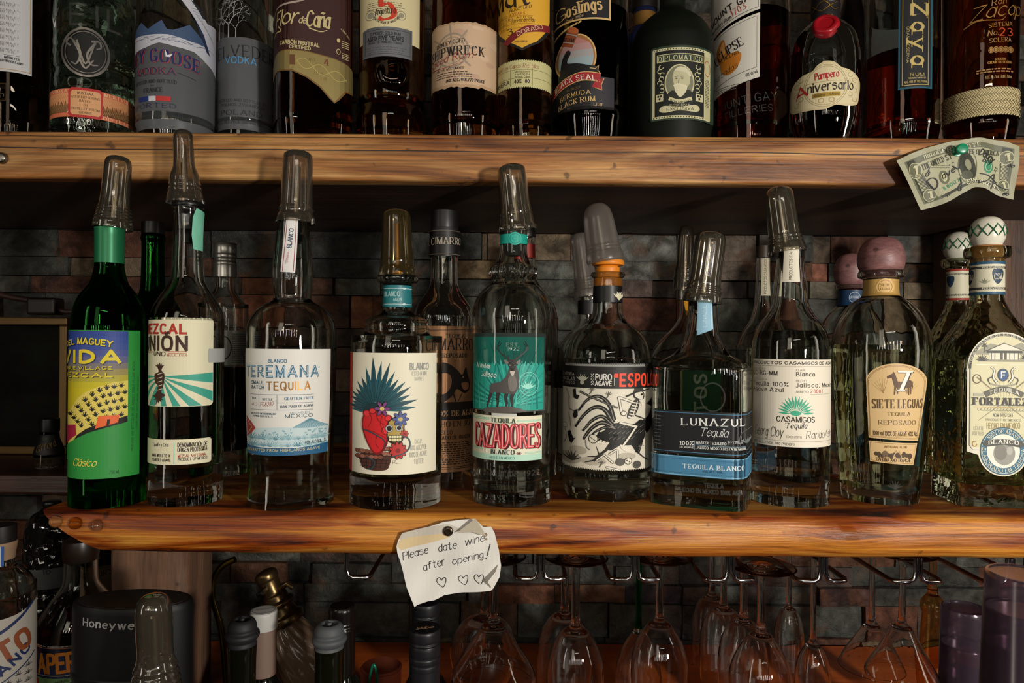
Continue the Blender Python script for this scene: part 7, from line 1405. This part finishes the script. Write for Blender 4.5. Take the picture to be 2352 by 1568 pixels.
b = Bot('black_bottle', 'black bottle of rough faceted glass with grey band, by the slab end', 122, [(58, None), (66, 1680), (67, 1300), (66, 1240), (60, 1200), (46, 1180), (30, 1172), (24, 1166)], ZLl, D=.8195)
b.solid(m_); b.lathe('stopper', [(20, 1167), (22, 1160), (22, 1150), (.1, 1148)], BLACKP)
d = b.decal(1340); d.rect(60, 1306, 190, 1352, '3c3e3e', 0); d.text('16', 101, 1318, 120, 1316, 15, '0c0c0c', 'r', 0, 2); d.build('grey_band', b.root)
b = Bot('port_bottle', 'dark green bottle with cream label, wedged between the post and the orange aperitif', 236, [(44, None), (50, 1600), (50, 1310), (46, 1280), (30, 1250), (20, 1236), (18, 1215), (18, 1205)], ZLl, D=.905)
b.solid(M('06120a', .15, 0, .5)); d = b.decal(1330); d.rect(180, 1300, 290, 1400, '8a7a66', 0); d.rect(180, 1300, 290, 1307, '6a5a34', 1); d.text("TAYLOR'S", 192, 1326, 262, 1321, 13, '1c1814', 'r', 0, 2); d.build('front_label', b.root)
def aperol():
    b = Bot('aperitif_bottle', 'bottle of dull orange aperitif with navy label and orange capitals, left of the heater', 190, [(88, None), (98, 2040), (100, 2020), (104, 1500), (104, 1450), (98, 1415), (80, 1385), (58, 1358), (45, 1340), (41, 1320), (40, 1290), (40, 1281)], ZCc, D=.735)
    b.glass(GL); b.liquid(1415, ORNG); b.lathe('cap', [(40, 1283), (42, 1281), (42, 1238), (.1, 1236)], M('1c120c', .35))
    d = b.decal(1510); nv = '121a3c'; og = 'b0681c'
    d.rect(60, 1478, 330, 1552, nv, 0); d.rect(60, 1478, 330, 1481, '8a8478', 1); d.rect(60, 1483, 330, 1484.4, '8a5a3c', 1); d.rect(60, 1545, 330, 1547, '8a8478', 1)
    d.text('APEROL', 97, 1540, 238, 1532, 40, og, 'c', 0, 3, .19); d.rect(60, 1552, 330, 1700, '5c7a4c', 0); d.poly([(84, 1556), (96, 1556), (100, 1700), (84, 1700)], '8a2a1c', 1); d.text('ORIGINAL RECIPE', 128, 1568, 200, 1556, 6, '26301c', 'b', 3); d.build('front_label', b.root)
aperol()
def heater():
    D = .62; c = P(307, 1375, D); z0 = ZC + Z_C; H = c.z - z0; a, bb = .0535, .0262
    r = empty('fan_heater', (c.x, D, z0)); tag(r, 'black oval tower heater with louvred front, standing before the wooden post', 'heater')
    bl = M('0b0b0c', .5, 0, .25)
    def el(rings, nm, mat, N=64, c0=True, c1=True):
        v = []; f = []
        for s, z in rings:
            for i in range(N): t = 2 * math.pi * i / N; v.append((a * s * math.cos(t), bb * s * math.sin(t), z))
        for k in range(len(rings) - 1):
            for i in range(N): j = (i + 1) % N; f.append((k * N + i, k * N + j, (k + 1) * N + j, (k + 1) * N + i))
        if c0: f.append(tuple(range(N))[::-1])
        if c1: f.append(tuple((len(rings) - 1) * N + i for i in range(N)))
        return mesh(nm, v, f, mat, r)
    el([(.96, .002), (1, .008), (1, H - .006), (.985, H - .002), (.96, H)], 'housing', bl)
    el([(.90, H - .0006), (.90, H + .0006), (.55, H + .0002)], 'top_panel', M('0a0a0b', .6))
    el([(1.03, 0), (1.06, .001), (1.06, .006), (1.0, .010)], 'base', BLACKP)
    lv = []
    for k in range(9):
        z = H - .062 - k * .0095; n = 16; v = []; f = []
        for i in range(n + 1):
            t = math.radians(200 + 110 * i / n)
            for rr, dz in ((1.004, 0), (1.035, -.001), (1.035, -.0035), (1.004, -.0045)): v.append((a * rr * math.cos(t), bb * rr * math.sin(t), z + dz))
        for i in range(n):
            for q in range(4): f.append((i * 4 + q, i * 4 + (q + 1) % 4, (i + 1) * 4 + (q + 1) % 4, (i + 1) * 4 + q))
        f += [(0, 1, 2, 3), (n * 4 + 3, n * 4 + 2, n * 4 + 1, n * 4)]
        lv.append(mesh('louvre', v, f, bl, r))
    join(lv, 'louvre_panel', r)
    def mp(u, o, z):
        t = -math.pi / 2 + u / .040; return Vector(((a + o) * math.cos(t), (bb + o) * math.sin(t), z))
    cv = lambda px, py: ((px - 307) * D / F * .80, P(px, py, D - bb).z - z0)
    d = Decal(cv, mp, D / F, .003, None, .0004); d.text('Honeywell', 226, 1441, 352, 1446, 16, '8d8d8d', 'b', 0, 1, .17); d.build('lettering', r)
    # small inlaid control outline on the right of the front
    d = Decal(cv, mp, D / F, .003, None, .0003); d.ring(408, 1500, 18, 34, 1.6, '050505', 0); d.build('control_outline', r)
heater()
b = Bot('spirit_bottle', 'bottle under a clear ribbed pourer cap standing in front of the heater', 366, [(90, None), (96, 2470), (96, 1900), (80, 1800), (52, 1740), (42, 1700), (40, 1640), (42, 1600)], ZCc, D=.535)
b.glass(GL); b.liquid(1960, WATER)
b.cap((366, 1606), (356, 1362), 62, 42, CAPC, [(0, 62), (.04, 63), (.12, 60), (.16, 57), (.18, 59), (.21, 54), (.24, 56), (.28, 51), (.31, 53), (.36, 47), (.42, 44), (.50, 43), (.62, 44), (.8, 44), (.9, 41), (.96, 33), (.99, 20), (1, .1)])
t = [P(*q, .885) for q in ((540, 1284), (515, 1296), (498, 1314), (489, 1336), (487, 1358), (491, 1384), (500, 1412), (509, 1448), (515, 1500), (519, 1560), (521, 1640))]
zb = ZC + Z_L + .0005; t[-1].z = zb + .004; t[0].z = min(t[0].z, ZC + Z_MB - .006)
r = empty('brass_pipe', (t[-1].x, .885, zb)); tag(r, 'thin curved brass pipe rising from the ledge beside the heater', 'pipe')
tube('bent_pipe', [Vector(p) - r.location for p in crom([tuple(q) for q in t], 6)], .0042, M('7a6a28', .25, 1.0), r, 14)
v, f = lathe_data(smooth_prof([(.014, 0), (.014, .003, 'c'), (.008, .006), (.006, .012)], 3), 24); mesh('flange', v, f, M('7a6a28', .3, 1.0), r)
def siphon():
    D = .885; base = P(742, 1640, D); base.z = ZC + Z_L + .0115; top = P(606, 1308, D); ax = (top - base); L = ax.length
    r = empty('soda_siphon', (base.x, base.y, base.z)); tag(r, 'tilted siphon with aged brass head and swirled ribbed glass body', 'siphon')
    R = Vector((0, 0, 1)).rotation_difference(ax.normalized()).to_matrix()
    def put(nm, prof, mat, N=48, flute=0, tw=0):
        v, f = lathe_data(smooth_prof(prof, 5), N)
        if flute: v = [(x * (1 + flute * abs(math.sin(7 * (math.atan2(y, x) + tw * z)))), y * (1 + flute * abs(math.sin(7 * (math.atan2(y, x) + tw * z)))), z) for x, y, z in v]
        return mesh(nm, [R @ Vector(p) for p in v], f, mat, r, ang=70)
    gm = mveil('swirled_smoky_glass', (.40, .33, .26), .5, .15, .7, 'b4957a')
    put('glass_body', [(.0001, -.002), (.026, -.002), (.030, .003), (.031, .04), (.030, .07), (.026, .095), (.021, .110), (.017, .118)], gm, 112, .07, 14)
    ab = M('6e5a3c', .3, .9); k = L
    put('collar', [(.017, .116), (.0235, .118, 'c'), (.0245, .122), (.024, .127, 'c'), (.019, .130), (.0175, .140), (.020, .1425, 'c'), (.0205, .146), (.018, .149)], ab)
    put('head', [(.016, .147), (.015, .156), (.0125, .160), (.0125, k - .016), (.014, k - .013), (.014, k - .006), (.010, k - .002), (.0001, k)], ab)
    v, f = box_data(-.0045, .0045, -.030, -.010, -.003, .003); o = bev(mesh('lever', [R @ (Vector(p) + Vector((-.004, 0, k - .022))) for p in v], f, M('0c0b0a', .35), r, False), .002, 3)
    tube('spout', [R @ Vector(p) for p in ((.012, 0, k - .03), (.022, -.002, k - .028), (.027, -.003, k - .036))], .004, ab, r)
siphon()
def wineb(lab, cx, D, top, hwn, mat, name='wine_bottle'):
    s = lambda y: y
    yb = 784 + .585 * F / D; h = yb - top; k = .66 / D
    return Bot(name, lab, cx, [(76 * k, None), (86 * k, yb - 6), (88 * k, yb - 14), (88 * k, top + h * .48), (80 * k, top + h * .38), (52 * k, top + h * .29), (hwn, top + h * .23), (hwn * .96, top + 50), (hwn, top + 12), (hwn, top + 2)], ZCc, D=D)
DG = M('0c0d06', .1, 0, .5)
b = wineb('wine bottle with white topped pale capsule behind the black stoppered one', 611, .742, 1402, 28, DG); b.solid(DG)
b.lathe('pale_capsule', [(29.4, 1542), (30, 1538), (30, 1442), (29.4, 1440)], M('7d675c', .5)); b.lathe('white_cap', [(31, 1441), (32, 1438), (32, 1408), (30, 1402), (28, 1400), (.1, 1399.5)], M('b9b7b2', .45))
zt = b.z(1399.2); d = Decal(lambda px, py: ((px - 611) * b.px, (py - 1402) * b.px * -2.2), lambda u, o, z: Vector((u, z, zt + o)), b.px, .004, None, .0001); d.text('Rochioli', 592, 1403, 630, 1402, 7, '2a2826', 'H', 0, 1, .12); d.ring(611, 1402, 25, 11, 1, '2a2826', 1); d.build('cap_print', b.root)
def stopper(b, y0, mat, hw, n='wine_stopper'):
    b.lathe(n, [(hw * .75, y0 + 72), (hw * .86, y0 + 66), (hw * .8, y0 + 58), (hw * .9, y0 + 54), (hw * 1.02, y0 + 46), (hw, y0 + 40, 'c'), (hw * .84, y0 + 34), (hw * .86, y0 + 26), (hw * .74, y0 + 14), (hw * .56, y0 + 9), (hw * .44, y0 + 10, 'c'), (hw * .36, y0 + 22), (hw * .14, y0 + 22), (hw * .13, y0 + 8), (.1, y0 + 7)], mat, sub=4)
b = wineb('dark wine bottle plugged with a black rubber stopper', 562, .66, 1478, 34, DG); b.solid(DG); stopper(b, 1412, M('1c1c1e', .6), 40)
b = wineb('dark wine bottle plugged with a grey rubber stopper', 762, .66, 1484, 35, DG); b.solid(DG); stopper(b, 1422, M('45484a', .6), 40)
b = wineb('wine bottle with glossy black capsule behind the grey stoppered one', 791, .742, 1396, 29, DG); b.solid(DG)
b.lathe('black_capsule', [(30, 1540), (30.5, 1536), (30.5, 1446), (32, 1443), (30.5, 1440), (32, 1436), (30.5, 1432), (32, 1428), (31, 1424), (31.5, 1400), (29, 1391), (24, 1388), (.1, 1387)], M('120d0b', .22, 0, .5))
for lab, cx, D, top, hw in (('screw-capped bottle with a tan mark on its black cap, front one below the note', 981, .66, 1444, 36), ('black screw-capped bottle right under the lower corner of the note', 983, .742, 1384, 32)):
    b = wineb(lab, cx, D, top, hw * .93, M('08080a', .3)); b.solid(M('0a0a0c', .35)); f_ = hw / 36
    b.lathe('screw_cap', [(hw, top + 300 * f_), (hw, top + 92), (hw * .96, top + 90), (hw, top + 87), (hw, top + 76), (hw * .94, top + 73), (hw, top + 70), (hw, top + 60), (hw * .94, top + 57), (hw, top + 54), (hw, top + 34), (hw * .94, top + 31), (hw, top + 28), (hw * .94, top + 24), (hw, top + 21), (hw, top + 4), (hw * .95, top - 2), (hw * .9, top - 4), (.1, top - 4)], M('141417', .4))
    if D < .7:
        zt = b.z(top - 4); dd = Decal(lambda px, py: ((px - 981) * b.px, (py - 1440) * b.px * -2.2), lambda u, o, z: Vector((u, z, zt + o)), b.px, .004, None, .0002); dd.text('Skibo', 962, 1446, 1000, 1443, 11, '9a7a62', 'H', 0, 1, .28); dd.build('cap_print', b.root)
# terracotta cup and a green wire loop
D = .868; c = P(876, 1532, D); zl = ZC + Z_L + .0004; H = c.z - zl; R = 48 * D / F
q = smooth_prof([(R * .72, 0), (R * .74, .001), (R * .95, H * .8), (R * .98, H - .001), (R * .99, H, 'c'), (R * .90, H, 'c'), (R * .88, H - .002), (R * .66, .006), (.0001, .006)], 4); v, f = lathe_data(q, 48)
o = mesh('terracotta_cup', v, f, M('a5563c', .75, 0, .2, .15, 200)); o.location = (c.x, D, zl); tag(o, 'small terracotta cup on the orange ledge', 'cup')
D = .806; zl = ZC + Z_L + .0022; pts = [P(x, y, D) for x, y in ((842, 1650), (846, 1580), (852, 1540), (858, 1526), (864, 1540), (868, 1580), (868, 1650))]; pts = [Vector((pts[0].x, D, zl))] + pts + [Vector((pts[-1].x, D, zl))]
o = tube('wire_loop', [Vector(p) for p in crom([tuple(p) for p in pts], 6)], .0017, M('1c7a5c', .3, .4), None, 10); tag(o, 'narrow green wire loop in front of the terracotta cup', 'wire')
# purple tumblers, upside down, nested into two stacks
PUR = mveil('purple_plastic', (.68, .56, .64), .45, .2, .16, '86748a')
def tumblers(cx, D, hw, tops, where):
    yb = 784 + .585 * F / D; words = ('topmost purple tumbler of the ', 'second purple tumbler down in the ', 'lowest visible purple tumbler of the ')
    for i, y0 in enumerate(tops):
        y1 = yb - 8 if i == len(tops) - 1 else y0 + 300
        b = Bot('tumbler', words[i] + where, cx, [(hw * 1.2, None), (hw, y0)], ZCc, D=D, cat='tumbler', group='upturned purple tumblers')
        o = b.lathe('tumbler', [(hw * 1.15, y1), (hw * 1.16, y1 - 6), (hw * 1.14, y1 - 10, 'c'), (hw * 1.02, y0 + 12, 'c'), (hw, y0 + 5), (hw * .97, y0 + 1), (hw * .90, y0), (hw * .84, y0 + 4), (.1, y0 + 5)], PUR, cap0=False, sub=3)
        r = b.root; o.parent = None; o.location = r.location; o.rotation_euler = r.rotation_euler
        for k in ('label', 'category', 'group'): o[k] = r[k]
        bpy.data.objects.remove(r); o.name = 'tumbler'
tumblers(2358, .592, 95, [1316, 1400, 1480], 'tall stack in the lower right corner')
tumblers(2222, .745, 58, [1394, 1478, 1545], 'short stack beside the right martini glass')
